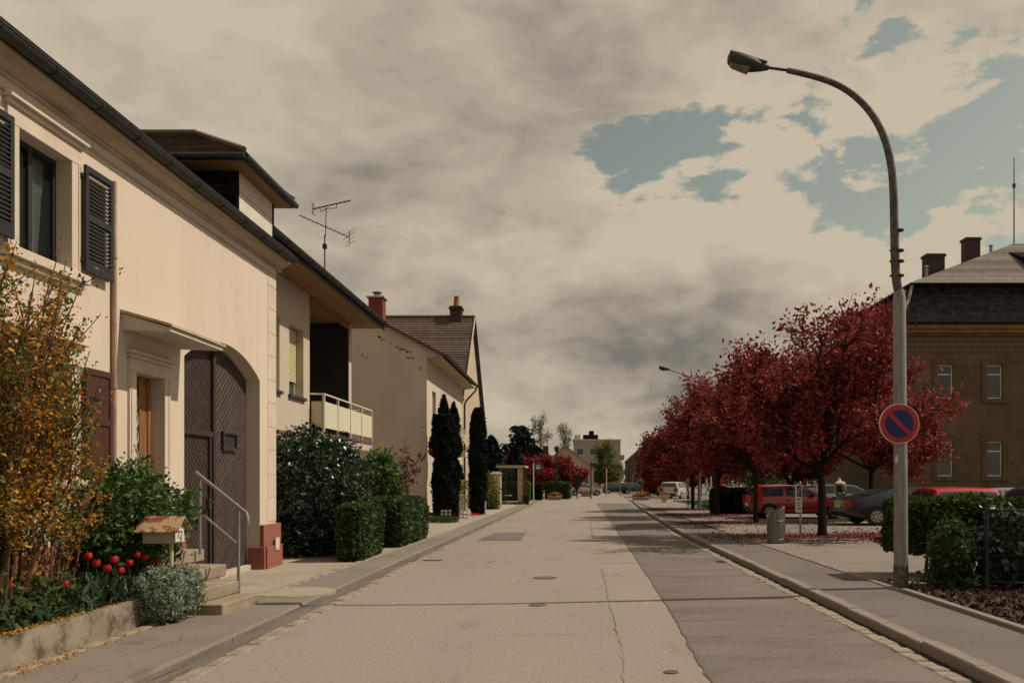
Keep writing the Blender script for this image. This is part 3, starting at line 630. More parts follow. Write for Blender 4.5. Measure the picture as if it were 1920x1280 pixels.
b = MB(); b.box(dX - 5, eX - .03, e0 + .03, e1 - .03, eZ - .065, eZ - .052); b.build('soffit', 'soffit', dm)
b = MB(); b.tube([(eX + .035, e0 - .03, eZ + .0), (eX + .035, e1 + .03, eZ + .0)], .05, 8); b.tube([(eX + .02, e0 - .045, eZ + .0), (dX - 5, e0 - .045, eZ + .0)], .05, 8); b.build('dormer_gutter', 'gutter_zinc', dm, smooth=True)
b = MB(); b.tube([(rX - .02, rc, rz + .045), (dX - 5, rc, rz + .045)], .06, 8); b.tube([(rX, rc, rz + .04), (eX, e0, eZ + .11)], .045, 6); b.tube([(rX, rc, rz + .04), (eX, e1, eZ + .11)], .045, 6); b.build('ridge_tile', 'tile_brown', dm)
# windows with stone surrounds, entablature, sills and shutters
def surround(u0, u1, z0, z1, tw=.17, ent=True):
    b = MB()
    obox(b, O, U, Nn, u0 - tw, u0 - .001, z0, z1, -.02, .03); obox(b, O, U, Nn, u1 + .001, u1 + tw, z0, z1, -.02, .03)
    obox(b, O, U, Nn, u0 - tw, u1 + tw, z1 + .001, z1 + tw, -.02, .032)
    obox(b, O, U, Nn, u0 - tw + .03, u0 - tw + .06, z0, z1, .03, .04); obox(b, O, U, Nn, u1 + tw - .06, u1 + tw - .03, z0, z1, .03, .04)
    s = b.build('surround', 'trim', h1, bevel=.004)
    if ent:
        b = MB(); obox(b, O, U, Nn, u0 - tw - .02, u1 + tw + .02, z1 + tw + .002, z1 + tw + .05, -.02, .06); obox(b, O, U, Nn, u0 - tw - .05, u1 + tw + .05, z1 + tw + .051, z1 + tw + .085, -.02, .10)
        b.build('entablature', 'trim', s, bevel=.004)
    return s
surround(8.2, 9.06, 3.73, 4.9); surround(8.2, 9.06, 1.52, 2.74); surround(10.4, 11.12, .6, 2.84, .16)
for z in (3.73, 1.52):
    b = MB(); obox(b, O, U, Nn, 7.95, 9.30, z - .10, z - .001, -.2, .10); obox(b, O, U, Nn, 8.0, 9.25, z - .16, z - .101, -.02, .055); b.build('sill', 'trim', h1, bevel=.006)
    b = MB(); obox(b, O, U, Nn, 8.1, 9.15, z - .03, z + 1.25, -1.6, -1.58); obox(b, O, U, Nn, 8.05, 8.1, z - .03, z + 1.25, -1.6, -.22); obox(b, O, U, Nn, 9.16, 9.2, z - .03, z + 1.25, -1.6, -.22); obox(b, O, U, Nn, 8.05, 9.2, z + 1.25, z + 1.3, -1.6, -.22); obox(b, O, U, Nn, 8.05, 9.2, z - .08, z - .03, -1.6, -.22); b.build('room_shell', 'room', h1)
    zt = 4.9 if z > 3 else 2.74
    fr = window(h1, O, U, Nn, 8.2, 9.06, z, zt, .17, 'shutter', .055, 2, (), 'glass_clear')
    for (a, c2_) in ((8.22, 8.50), (8.72, 8.98)):
        b = MB(); n = 26; top, bot = [], []
        for k in range(n + 1):
            u = a + (c2_ - a) * k / n; dd = -.24 + .02 * math.sin(k * 1.5); sw = (.10 if a < 8.5 else -.12)
            top.append((FX + dd, u, zt - .02)); bot.append((FX + dd, u + sw * (1 - k / n if a < 8.5 else k / n), z + .02))
        b.add(top + bot, [(k, k + 1, k + n + 2, k + n + 1) for k in range(n)]); b.build('curtain', 'curtain', fr, recalc=False)
slat_me = unit_mesh('slat', 'shutter', 0, (.008, .40, .056))
def shutter(y0, y1, z0, z1, m='shutter', panel=False, name='shutter'):
    D = .055; fwid = .055; b = MB(); t = .035
    obox(b, O, U, Nn, y0, y0 + fwid, z0, z1, D, D + t); obox(b, O, U, Nn, y1 - fwid, y1, z0, z1, D, D + t)
    zm = (z0 + z1) / 2 + .02
    for (a, c) in ((z0, z0 + .12), (zm - .04, zm + .04), (z1 - .07, z1)): obox(b, O, U, Nn, y0 + fwid, y1 - fwid, a, c, D + .001, D + t - .001)
    s = b.build(name, m, h1, bevel=.004)
    if panel:
        b = MB(); obox(b, O, U, Nn, y0 + fwid, y1 - fwid, z0 + .1, z1 - .06, D + .006, D + .02); b.build('panel', m, s)
    else:
        zz = z0 + .14
        while zz < z1 - .08:
            if abs(zz - zm) > .055:
                inst('slat', slat_me, (FX + D + t / 2, (y0 + y1) / 2, zz), s, (0, R(-38), 0), (1, (y1 - y0 - 2 * fwid + .006) / .40, 1))
            zz += .044
    for zz in (z0 + .12, z1 - .12):
        b = MB(); obox(b, O, U, Nn, (y0 if y0 > 9 else y1) - .03, (y0 if y0 > 9 else y1) + .03, zz - .02, zz + .02, .0, D + .01); b.build('hinge', 'steel_dark', s)
    return s
shutter(9.22, 9.77, 3.78, 4.93); shutter(7.50, 8.04, 3.78, 4.93)
shutter(9.22, 9.75, 1.55, 2.74, 'shutter_brown', True); shutter(7.50, 8.04, 1.55, 2.74, 'shutter_brown', True)
# front door
b = MB(); obox(b, O, U, Nn, 10.41, 11.11, .6, 2.83, -.205, -.165); dr = b.build('door', 'oak', h1)
for (a, c, z0, z1, m_, nm) in ((10.44, 10.52, .62, 2.8, 'oak', 'stile'), (10.80, 10.88, .62, 2.8, 'oak', 'stile'), (11.02, 11.09, .62, 2.8, 'oak', 'stile'), (10.53, 10.79, .75, 1.35, 'oak', 'panel'), (10.53, 10.79, 1.5, 2.65, 'glass', 'pane'), (10.90, 11.0, .8, 2.7, 'oak', 'panel')):
    b = MB(); obox(b, O, U, Nn, a, c, z0, z1, -.164, -.14 if nm == 'stile' else -.15); b.build(nm, m_, dr, bevel=.004)
b = MB()
for k in range(5):
    zc_ = 1.62 + k * .22
    for sg in (-1, 1): b.tube([(FX - .135, 10.66 + sg * .02 + sg * .07 * math.sin(t), zc_ + .09 * math.cos(t)) for t in np.linspace(.2, 4.6, 10)], .009, 5)
b.build('wrought_grille', 'white_aged', dr)
b = MB(); b.tube([(FX - .12, 10.84, 1.55), (FX - .08, 10.84, 1.55), (FX - .08, 10.74, 1.55)], .011, 6); b.build('handle', 'galv', dr)
# gate of diagonal boards
GX = FX - DEP
b = MB(); n = 24; pts = [(GY0 - .02, 0.03), (GY1 + .02, 0.03)] + [(y_, arch(min(max(y_, GY0), GY1)) + .02) for y_ in np.linspace(GY1 + .02, GY0 - .02, n)]
b.hull([(GX - .05, a_, c_) for a_, c_ in pts], [(GX, a_, c_) for a_, c_ in pts]); gate = b.build('gate', 'wood_gate_highlight', h1)
def leaf_poly(y0, y1):
    return [(y0, .06), (y1, .06)] + [(y_, arch(y_) - .045) for y_ in np.linspace(y1, y0, 16)]
def boards(poly, slope, pitch, gap_, dep, cut=()):
    L = math.sqrt(1 + slope * slope); nx, nz = -slope / L, 1 / L       # board normal in (y,z)
    cs = [nx * p[0] + nz * p[1] for p in poly]; c = min(cs)
    while c < max(cs):
        q = clip_poly(poly, nx, nz, c + pitch - gap_); q = clip_poly(q, -nx, -nz, -c) if len(q) > 2 else q
        c += pitch
        pieces = [q]
        for (a0, a1, z0, z1) in cut:
            new = []
            for p in pieces:
                if len(p) < 3: continue
                l_ = clip_poly(p, 1, 0, a0); r_ = clip_poly(p, -1, 0, -a1); mid = clip_poly(clip_poly(p, -1, 0, -a0), 1, 0, a1) if len(p) > 2 else []
                new += [l_, r_]
                if len(mid) > 2: new += [clip_poly(mid, 0, 1, z0), clip_poly(mid, 0, -1, -z1)]
            pieces = new
        for p in pieces:
            p2 = []
            for pt in p:
                if not p2 or (abs(pt[0] - p2[-1][0]) + abs(pt[1] - p2[-1][1])) > 1e-4: p2.append(pt)
            if len(p2) > 2 and abs(p2[0][0] - p2[-1][0]) + abs(p2[0][1] - p2[-1][1]) < 1e-4: p2.pop()
            if len(p2) < 3: continue
            jd = random.uniform(-.0015, .0015)
            MB().hull([(GX + .001, a_, c_) for a_, c_ in p2], [(GX + dep + jd, a_, c_) for a_, c_ in p2]).build('board', 'wood_gate', gate)
WY0, WY1, WZ = 12.0, 13.02, 2.2
boards(leaf_poly(GY0 + .05, gc - .05), -.95, .080, .021, .010, [(GY0 + .04, WY1 + .04, WZ - .02, WZ + .07)])
boards(leaf_poly(gc + .05, GY1 - .04), .85, .080, .021, .010, [(13.48, 14.10, 1.98, 2.33)])
b = MB()
obox(b, (GX, 0, 0), U, Nn, gc - .045, gc + .045, .05, GA - .05, .0, .06); fr = b.build('meeting_stile', 'gate_frame', gate)
b = MB(); obox(b, (GX, 0, 0), U, Nn, GY0 + .02, gc - .05, WZ - .015, WZ + .065, 0, .055); obox(b, (GX, 0, 0), U, Nn, GY0 + .16, GY0 + .22, .05, WZ - .016, .0, .04); obox(b, (GX, 0, 0), U, Nn, WY1 - .02, WY1 + .035, .05, WZ - .016, 0, .05); b.build('wicket_frame', 'gate_frame', gate, bevel=.004)
b = MB(); obox(b, (GX, 0, 0), U, Nn, 13.50, 14.08, 2.0, 2.05, 0, .05); obox(b, (GX, 0, 0), U, Nn, 13.50, 14.08, 2.26, 2.31, 0, .05); obox(b, (GX, 0, 0), U, Nn, 13.50, 13.55, 2.051, 2.259, 0, .05); obox(b, (GX, 0, 0), U, Nn, 14.03, 14.08, 2.051, 2.259, 0, .05); wf = b.build('hatch_window', 'gate_frame', gate, bevel=.004)
b = MB(); obox(b, (GX, 0, 0), U, Nn, 13.551, 14.029, 2.051, 2.259, .004, .016); b.build('pane', 'glass', wf)
b = MB(); obox(b, (GX, 0, 0), U, Nn, 12.94, 12.99, 1.1, 1.25, .04, .06); b.tube([(GX + .06, 12.965, 1.2), (GX + .11, 12.965, 1.2), (GX + .11, 12.88, 1.2)], .01, 6); b.build('handle', 'iron', gate)
b = MB(); obox(b, O, U, Nn, 13.2, 14.5, .0, .10, -.2, -.12); b.build('gate_threshold', 'white_aged', h1)
# canopy over the door
cy0, cy1, pj = 10.1, 11.62, .56
b = MB(); b.hull([(FX - .01, cy0, 3.30), (FX + pj, cy0, 3.28), (FX + pj, cy0, 3.33), (FX - .01, cy0, 3.50)], [(FX - .01, cy1, 3.30), (FX + pj, cy1, 3.28), (FX + pj, cy1, 3.33), (FX - .01, cy1, 3.50)]); cn = b.build('door_canopy', 'white_aged', h1)
b = MB(); b.hull([(FX - .01, cy0 - .03, 3.505), (FX + pj + .05, cy0 - .03, 3.335), (FX + pj + .05, cy0 - .03, 3.365), (FX - .01, cy0 - .03, 3.54)], [(FX - .01, cy1 + .03, 3.505), (FX + pj + .05, cy1 + .03, 3.335), (FX + pj + .05, cy1 + .03, 3.365), (FX - .01, cy1 + .03, 3.54)]); b.build('canopy_roof', 'cornice', cn)
b = MB(); b.box(FX + pj + .002, FX + pj + .02, cy0, cy1, 3.285, 3.33); b.build('canopy_edge', 'white', cn)
# down pipe
b = MB(); b.tube([(FX + .035, 9.88, .0), (FX + .035, 9.88, 4.97)], .028, 8)
for zz in (1.2, 2.6, 4.1): b.lathe([(.036, -.02), (.036, .02)], (FX + .035, 9.88, zz), 8)
b.build('down_pipe', 'pipe_pink', h1, smooth=True)
# ------------------------------------------------------------------ steps, handrail, garden wall, letter box
st = thing('entrance_steps', 'worn concrete steps leading up to the oak front door', 'steps', (-4.6, 10.3, 0))
for (x0, ya, yb, z0, z1) in ((-3.87, 9.49, 10.42, 0, .14), (-4.14, 9.5, 10.56, .141, .29), (-4.5, 9.6, 11.0, .291, .445), (-4.98, 9.9, 11.45, .446, .60)):
    b = MB().hull([(x0 - .03, ya, z0), (x0 + .03, yb, z0), (FX + .04, yb + .1, z0), (FX + .04, ya, z0)], [(x0 - .03, ya, z1), (x0 + .03, yb, z1), (FX + .04, yb + .1, z1), (FX + .04, ya, z1)])
    b.build('step', 'step', st, bevel=.012)
hr = thing('handrail', 'grey tubular steel handrail beside the entrance steps', 'handrail', (-4.1, 10.7, 0))
A, B_ = Vector((-3.99, 10.38, 1.13)), Vector((-5.0, 11.3, 1.63))
pts = [A + Vector((.05, -.05, -.14)), A + Vector((.045, -.045, -.06)), A + Vector((.01, -.01, 0)), A + (B_ - A) * .03, B_]
MB().tube(pts, .022, 8).build('rail', 'galv', hr, smooth=True)
MB().tube([(-4.12, 10.50, .02), (-4.12, 10.50, 1.17)], .02, 8).build('post', 'galv', hr, smooth=True)
MB().tube([(-4.9, 11.2, .55), (-4.9, 11.2, 1.56)], .02, 8).build('post', 'galv', hr, smooth=True)
MB().tube([(-4.12, 10.50, .72), (-4.93, 11.22, 1.12)], .017, 8).build('lower_rail', 'galv', hr, smooth=True)
gw = MB(); GWX = -4.42; yy = [2.0, 4.5, 6.5, 8.0, 8.98]; top = [.30, .29, .28, .29, .30]
for i in range(4):
    gw.hull([(GWX, yy[i], -.03), (GWX, yy[i + 1], -.03), (GWX - .14, yy[i + 1], -.03), (GWX - .14, yy[i], -.03)], [(GWX - .02, yy[i], top[i]), (GWX - .02, yy[i + 1], top[i + 1]), (GWX - .13, yy[i + 1], top[i + 1]), (GWX - .13, yy[i], top[i])])
gwo = gw.build('garden_wall', 'concrete', org=(GWX, 6, 0)); tag(gwo, 'low mossy concrete garden wall in front of the yellow flowering shrub', 'wall')
so = MB().add([(GWX - .12, 2, .24), (FX, 2, .30), (FX, 9.6, .34), (GWX - .3, 9.6, .30), (GWX - .12, 8.95, .25)], [(0, 1, 2, 3, 4)]).build('garden_soil', 'soil', recalc=False); so['kind'] = 'structure'
mbx = thing('letter_box', 'white letter box with rusty tin roof and number 72 on a post', 'letter box', (-4.33, 9.15, 0))
mx0, mx1, my0, my1 = -4.56, -4.22, 9.03, 9.26
MB().tube([(-4.31, 9.15, .2), (-4.31, 9.15, .86)], .022, 8).build('post', 'white_aged', mbx, smooth=True)
b = MB(); b.hull([(mx0, my0, .85), (mx1, my0, .85), (mx1, my1, .85), (mx0, my1, .85)], [(mx0, my0, 1.0), (mx1, my0, 1.0), (mx1, my1, 1.0), (mx0, my1, 1.0)]); b.hull([(mx0, my0, 1.0), (mx1, my0, 1.0), (mx1, my1, 1.0), (mx0, my1, 1.0)], [(mx0, 9.144, 1.11), (mx1, 9.144, 1.11), (mx1, 9.146, 1.11), (mx0, 9.146, 1.11)]); b.build('box', 'white_aged', mbx)
for sg in (-1, 1):
    e_ = 9.145 + sg * .18
    MB().hull([(mx0 - .08, e_, .965), (mx1 + .06, e_, .965), (mx1 + .06, 9.145, 1.125), (mx0 - .02, 9.145, 1.125)], [(mx0 - .08, e_, .975), (mx1 + .06, e_, .975), (mx1 + .06, 9.145, 1.137), (mx0 - .02, 9.145, 1.137)]).build('tin_roof', 'rust_tin', mbx)
pl = MB().box(mx1 + .004, mx1 + .014, my0 - .01, my1 - .05, .865, 1.0).build('number_plate', 'sign_white', mbx)
def seg_digit(mb, pts, place, w):
    for a_, b__ in zip(pts, pts[1:]):
        a3, b3 = place(*a_), place(*b__); mb.tube([a3, b3], w, 5)
b = MB(); pla = lambda u, v: (mx1 + .0155, my0 + .02 + u * .05, .90 + v * .075)
seg_digit(b, [(0, 1), (1, 1), (.35, 0)], pla, .005)
pla = lambda u, v: (mx1 + .0155, my0 + .085 + u * .05, .90 + v * .075)
seg_digit(b, [(0, .8), (.25, 1), (.75, 1), (1, .75), (.9, .5), (0, 0), (1, 0)], pla, .005)
b.box(mx1 + .014, mx1 + .018, my0 + .09, my0 + .14, .875, .882); b.build('number', 'black', pl)
# ------------------------------------------------------------------ house with the roller blinds and balcony
X2, E2 = -6.8, -6.0
h2 = thing('house', 'beige house with yellow roller blinds, dark loggia and cream panelled balcony', 'house', (X2, 20, 0))
O2 = (X2, 0, 0); w = MB()
wall(w, O2, U, Nn, 15.3, 22.0, 0, 6.5, [(18.25, 19.75, 3.6, 5.3, .3), (20.42, 21.5, 3.6, 5.3, .3), (16.6, 21.2, .0, 2.35, .3)])
wall(w, O2, U, Nn, 25.85, 26.15, 0, 6.5); wall(w, O2, U, Nn, 22.0, 25.85, 0, 2.7, [(22.6, 23.6, .1, 2.2, .2), (24.2, 25.4, .9, 2.2, .2)])
w.add([(X2, 22, 2.7), (X2 - 2.2, 22, 2.7), (X2 - 2.2, 22, 6.5), (X2, 22, 6.5)], [(0, 1, 2, 3)]); w.add([(X2, 25.85, 2.7), (X2 - 2.2, 25.85, 2.7), (X2 - 2.2, 25.85, 6.5), (X2, 25.85, 6.5)], [(0, 1, 2, 3)])
w.add([(X2 - 2.2, 22, 2.7), (X2 - 2.2, 25.85, 2.7), (X2 - 2.2, 25.85, 6.5), (X2 - 2.2, 22, 6.5)], [(0, 1, 2, 3)]); w.add([(X2, 22, 2.7), (X2, 25.85, 2.7), (X2 - 2.2, 25.85, 2.7), (X2 - 2.2, 22, 2.7)], [(0, 1, 2, 3)])
for yy_ in (15.3, 26.15): w.add([(X2, yy_, 0), (X2 - 8, yy_, 0), (X2 - 8, yy_, 6.4), (X2 - 4, yy_, 8.4), (X2, yy_, 6.5)], [(0, 1, 2, 3, 4)])
w.add([(X2 - 8, 15.3, 0), (X2 - 8, 26.15, 0), (X2 - 8, 26.15, 6.4), (X2 - 8, 15.3, 6.4)], [(0, 1, 2, 3)])
w.build('wall', 'plaster2', h2, recalc=False)
for (a, b_) in ((18.25, 19.75), (20.42, 21.5)):
    wn_ = window(h2, O2, U, Nn, a, b_, 3.6, 5.3, .24, 'white', .06, 1)
    z = 3.98 if a > 20 else 3.62
    lm = MB(); obox(lm, O2, U, Nn, a + .02, b_ - .02, z, 5.28, -.2, -.19); bl = lm.build('roller_blind', 'blind', wn_)
    while z < 5.25:
        lm = MB(); obox(lm, O2, U, Nn, a + .02, b_ - .02, z + .004, z + .05, -.19, -.178); lm.build('blind_slat', 'blind', bl); z += .062
    b = MB(); obox(b, O2, U, Nn, a - .08, b_ + .08, 3.53, 3.599, -.2, .07); b.build('sill', 'sill_dark', h2)
b = MB(); obox(b, O2, U, Nn, 15.3, 22.0, 2.64, 2.70, -.02, .03); b.build('brown_band', 'brown_band', h2)
b = MB(); obox(b, O2, U, Nn, 16.62, 21.18, .02, 2.33, -.28, -.24); gd = b.build('garage_door', 'white_aged', h2)
for k in range(7):
    b = MB(); obox(b, O2, U, Nn, 16.64, 21.16, .05 + k * .325, .05 + k * .325 + .30, -.239, -.225); b.build('door_panel', 'white_aged', gd)
b = MB(); obox(b, O2, U, Nn, 22.62, 23.58, .1, 2.18, -.18, -.14); b.build('door', 'oak', h2); window(h2, O2, U, Nn, 24.2, 25.4, .9, 2.2, .15)
b = MB(); b.box(X2 - 2.19, X2 - 2.15, 22.6, 25.2, 2.75, 4.9); tr_ = b.build('terrace_door', 'glass', h2)
M['loggia'] = mat('painted_loggia_shade', (.045, .032, .028), (.03, .022, .02), .85, 3, 6, .15, 60, .2, stretch=(6, 6, .6))  # near-black tone paints in the deep shade of the loggia
lg = MB(); lg.box(X2 - 2.14, X2 - .004, 25.80, 25.846, 2.76, 6.29); lg.box(X2 - 2.19, X2 - 2.152, 22.05, 25.79, 4.91, 6.29); lg.box(X2 - 2.19, X2 - .004, 22.004, 22.04, 2.76, 6.29); lg.build('loggia_shade_lining', 'loggia', h2)  # boards added over the loggia walls to carry the painted shade
# eave, soffit, roof
b = MB(); b.box(X2 - 2.3, E2 + .05, 15.36, 26.75, 6.30, 6.34); sf = b.build('soffit', 'soffit', h2)
b = MB(); b.box(X2 - .02, X2 + .02, 22.0, 25.85, 6.12, 6.299); b.build('loggia_beam', 'soffit', h2)
b = MB(); b.box(E2 + .051, E2 + .08, 15.36, 26.78, 6.24, 6.44); b.build('fascia', 'gutter_zinc', h2)
gutter(h2, E2 + .16, 6.42, 15.4, 26.85, .08)
roof_slope(h2, (E2 + .12, 15.36, 6.42), (E2 + .12, 26.8, 6.42), (X2 - 4, 26.8, 8.75), (X2 - 4, 15.36, 8.75), 20, 'tile_dark')
roof_slope(h2, (X2 - 8.5, 15.36, 6.3), (X2 - 8.5, 26.8, 6.3), (X2 - 4, 26.8, 8.75), (X2 - 4, 15.36, 8.75), 20, 'tile_dark')
# balcony
BXF = -6.45
bc = MB(); bc.box(X2 - .02, BXF, 22.02, 27.3, 2.48, 2.70); bs = bc.build('balcony_slab', 'white_aged', h2)
MB().box(X2, BXF + .03, 22.0, 27.33, 2.701, 2.76).build('slab_edge', 'brown_band', bs)
b = MB(); b.tube([(X2, 22.05, 3.77), (BXF, 22.05, 3.77), (BXF, 27.25, 3.77), (X2 - .3, 27.25, 3.77)], .026, 6); b.tube([(BXF, 22.05, 3.0), (BXF, 27.25, 3.0)], .014, 6); b.tube([(BXF, 22.05, 3.55), (BXF, 27.25, 3.55)], .014, 6); b.build('balcony_rail', 'white', bs)
yv = [22.05, 23.35, 24.65, 25.95, 27.25]
for k in yv: MB().box(BXF - .03, BXF + .03, k - .025, k + .025, 2.5, 3.77).build('balcony_post', 'white', bs)
for a, b_ in zip(yv, yv[1:]): MB().box(BXF + .006, BXF + .02, a + .05, b_ - .05, 2.90, 3.58).build('balcony_panel', 'balcony', bs)
MB().box(X2 + .03, BXF - .05, 22.045, 22.06, 2.90, 3.58).build('balcony_panel', 'balcony', bs)
# television aerial
an = thing('tv_aerial', 'thin rooftop television aerial with two crossed antennas', 'aerial', (-6.72, 23, 6.5))
ax = -6.70
MB().tube([(ax, 23, 6.6), (ax, 23, 8.15)], .02, 6).build('mast', 'steel_dark', an); MB().tube([(ax + .02, 23, 8.1), (ax + .04, 23, 8.9)], .013, 6).build('upper_mast', 'steel_dark', an)
p0, p1 = P(587, 392, 23.3), P(657, 376, 22.7)
b = MB(); b.tube([p0, p1], .016, 6)
for k in range(9):
    q = p0.lerp(p1, .05 + k * .115); b.tube([q + Vector((0, -.09, 0)), q + Vector((0, .09, 0))], .006, 5)
b.tube([p0 + Vector((0, 0, -.15)), p0 + Vector((0, 0, .16))], .012, 5); b.tube([p0 + Vector((0, -.2, -.12)), p0 + Vector((0, .2, -.12))], .007, 5); b.tube([p0 + Vector((0, -.2, .12)), p0 + Vector((0, .2, .12))], .007, 5)
q0, q1 = P(600, 389, 23), P(632, 382, 23); b.tube([q0, q0 + Vector((.02, 0, -.12)), Vector((ax + .04, 23, 8.86)), q1 + Vector((-.02, 0, -.12)), q1], .012, 6); b.build('upper_antenna', 'steel_dark', an)
p0, p1 = P(562, 404, 22.6), P(655, 445, 23.4); b = MB(); b.tube([p0, p1], .013, 6)
for k in range(12):
    q = p0.lerp(p1, k / 11.5); hl = .08 + .03 * k / 11 + (.16 if k > 10 else 0); dv = Vector((.45, -.55, .12)).normalized(); b.tube([q - dv * hl, q + dv * hl], .005, 5)
b.tube([p1 + Vector((0, 0, -.17)), p1 + Vector((0, 0, .17))], .011, 5)
for s_ in (-.17, -.06, .06, .17): b.tube([p1 + Vector((-.16, .2, s_ - .04)), p1 + Vector((.2, -.2, s_ + .03))], .006, 5)
b.build('lower_antenna', 'steel_dark', an)
MB().box(ax - .05, ax + .05, 22.95, 23.05, 7.78, 7.9).build('aerial_box', 'steel_dark', an)
# ------------------------------------------------------------------ house with the grey gable and french balcony
X3, Y3, Y3b, E3 = -5.72, 33.3, 44.2, 6.45
h3 = thing('house', 'house with weathered blank gable, red brick chimney and bowed balcony railing', 'house', (X3, Y3, 0))
O3 = (X3, 0, 0); w = MB()
wall(w, O3, U, Nn, Y3, Y3b, 0, 6.5, [(34.6, 35.5, 3.6, 5.2, .2), (34.6, 35.5, .9, 2.3, .2), (40.6, 41.8, 2.95, 5.0, .2), (37.2, 38.2, 3.6, 5.2, .2), (37.4, 38.4, .2, 2.3, .2), (41, 42.2, .9, 2.3, .2)])
rdg = -10.4; rZ = E3 + (-5.1 - rdg) * .523
w.add([(X3, Y3, 0), (2 * rdg - X3, Y3, 0), (2 * rdg - X3, Y3, 6.4), (rdg, Y3, rZ), (X3, Y3, 6.75)], [(0, 1, 2, 3, 4)])
w.add([(X3, Y3b, 0), (2 * rdg - X3, Y3b, 0), (2 * rdg - X3, Y3b, 6.4), (rdg, Y3b, rZ), (X3, Y3b, 6.75)], [(0, 1, 2, 3, 4)])
w.build('wall', 'plaster3', h3, recalc=False)
b = MB(); b.box(X3 - 9, X3 + .03, Y3 - .035, Y3 + .5, 0, .58); b.build('plinth', 'plinth_dark', h3)
for (a, b_, z0, z1) in ((34.6, 35.5, 3.6, 5.2), (34.6, 35.5, .9, 2.3), (37.2, 38.2, 3.6, 5.2), (41, 42.2, .9, 2.3), (40.6, 41.8, 2.95, 5.0)):
    window(h3, O3, U, Nn, a, b_, z0, z1, .16, 'white', .06, 2)
    b = MB(); obox(b, O3, U, Nn, a - .05, b_ + .05, z0 - .08, z0 - .001, -.1, .06); b.build('sill', 'trim', h3)
b = MB(); obox(b, O3, U, Nn, 37.42, 38.38, .2, 2.28, -.16, -.12); b.build('door', 'oak', h3)
b = MB(); b.add([(X3, Y3 - .05, 6.28), (-5.12, Y3 - .05, 6.38), (-5.12, Y3b + .25, 6.38), (X3, Y3b + .25, 6.28)], [(0, 1, 2, 3)]); b.hull([(X3, Y3 - .08, 6.3), (-5.08, Y3 - .08, 6.40), (-5.08, Y3 - .08, 6.5), (X3, Y3 - .08, 6.82)], [(X3, Y3 + .1, 6.3), (-5.08, Y3 + .1, 6.40), (-5.08, Y3 + .1, 6.5), (X3, Y3 + .1, 6.82)]); b.build('soffit', 'soffit_cream', h3)
gutter(h3, -5.0, 6.48, Y3 - .1, Y3b + .35, .075)
roof_slope(h3, (-5.06, Y3 - .16, E3), (-5.06, Y3b + .3, E3), (rdg, Y3b + .3, rZ), (rdg, Y3 - .16, rZ), 22, 'tile_red', thick=.07, lap=.02)
roof_slope(h3, (2 * rdg + 5.06, Y3 - .16, E3), (2 * rdg + 5.06, Y3b + .3, E3), (rdg, Y3b + .3, rZ), (rdg, Y3 - .16, rZ), 22, 'tile_red', thick=.07, lap=.02)
vt = unit_mesh('verge_tile', 'tile_red', .01, (.33, .12, .09))
for k in range(17):
    x_ = -5.2 - k * .31; inst('verge_tile', vt, (x_, Y3 - .16, E3 + (-5.06 - x_) * .523 + .0), h3, (0, R(27.6) + .07, 0))
# brick chimney
def brick_stack(root, c, wx, wy, z0, z1, course, bm, mm='mortar'):
    bme = {}
    core = MB().box(c[0] - wx / 2 + .006, c[0] + wx / 2 - .006, c[1] - wy / 2 + .006, c[1] + wy / 2 - .006, z0, z1).build('chimney', mm, root)
    n = int((z1 - z0) / course); L = .21
    me = unit_mesh('brick', bm, .004, (L - .012, .1, course - .012)); me2 = unit_mesh('brick', bm, .004, (.1, L - .012, course - .012))
    for i in range(n):
        z = z0 + (i + .5) * course
        k = int(wx / L)
        for j in range(k):
            x_ = c[0] - wx / 2 + (j + .5) * wx / k
            inst('brick', me, (x_, c[1] - wy / 2 + .045 - .004, z), core, (0, 0, 0), (wx / k / L, 1, 1))
        k = int(wy / L)
        for j in range(k):
            y_ = c[1] - wy / 2 + (j + .5) * wy / k
            inst('brick', me2, (c[0] + wx / 2 - .045 + .004, y_, z), core, (0, 0, 0), (1, wy / k / L, 1))
    return core
cx, cy = -8.28, 36.0
ch = brick_stack(h3, (cx, cy), .60, .60, 7.75, 9.2, .16, 'brick_red')
MB().box(cx - .38, cx + .38, cy - .38, cy + .38, 9.2, 9.27).build('chimney_cap', 'white_aged', ch, bevel=.01)
MB().lathe([(.13, 9.27), (.13, 9.42)], (cx, cy, 0), 10).build('flue', 'galv', ch); MB().lathe([(.22, 9.46), (.17, 9.49), (.02, 9.51)], (cx, cy, 0), 12).build('flue_cowl', 'steel_dark', ch)
for t in range(3): MB().tube([(cx + .12 * math.cos(t * 2.1), cy + .12 * math.sin(t * 2.1), 9.41), (cx + .14 * math.cos(t * 2.1), cy + .14 * math.sin(t * 2.1), 9.47)], .012, 5).build('cowl_leg', 'steel_dark', ch)
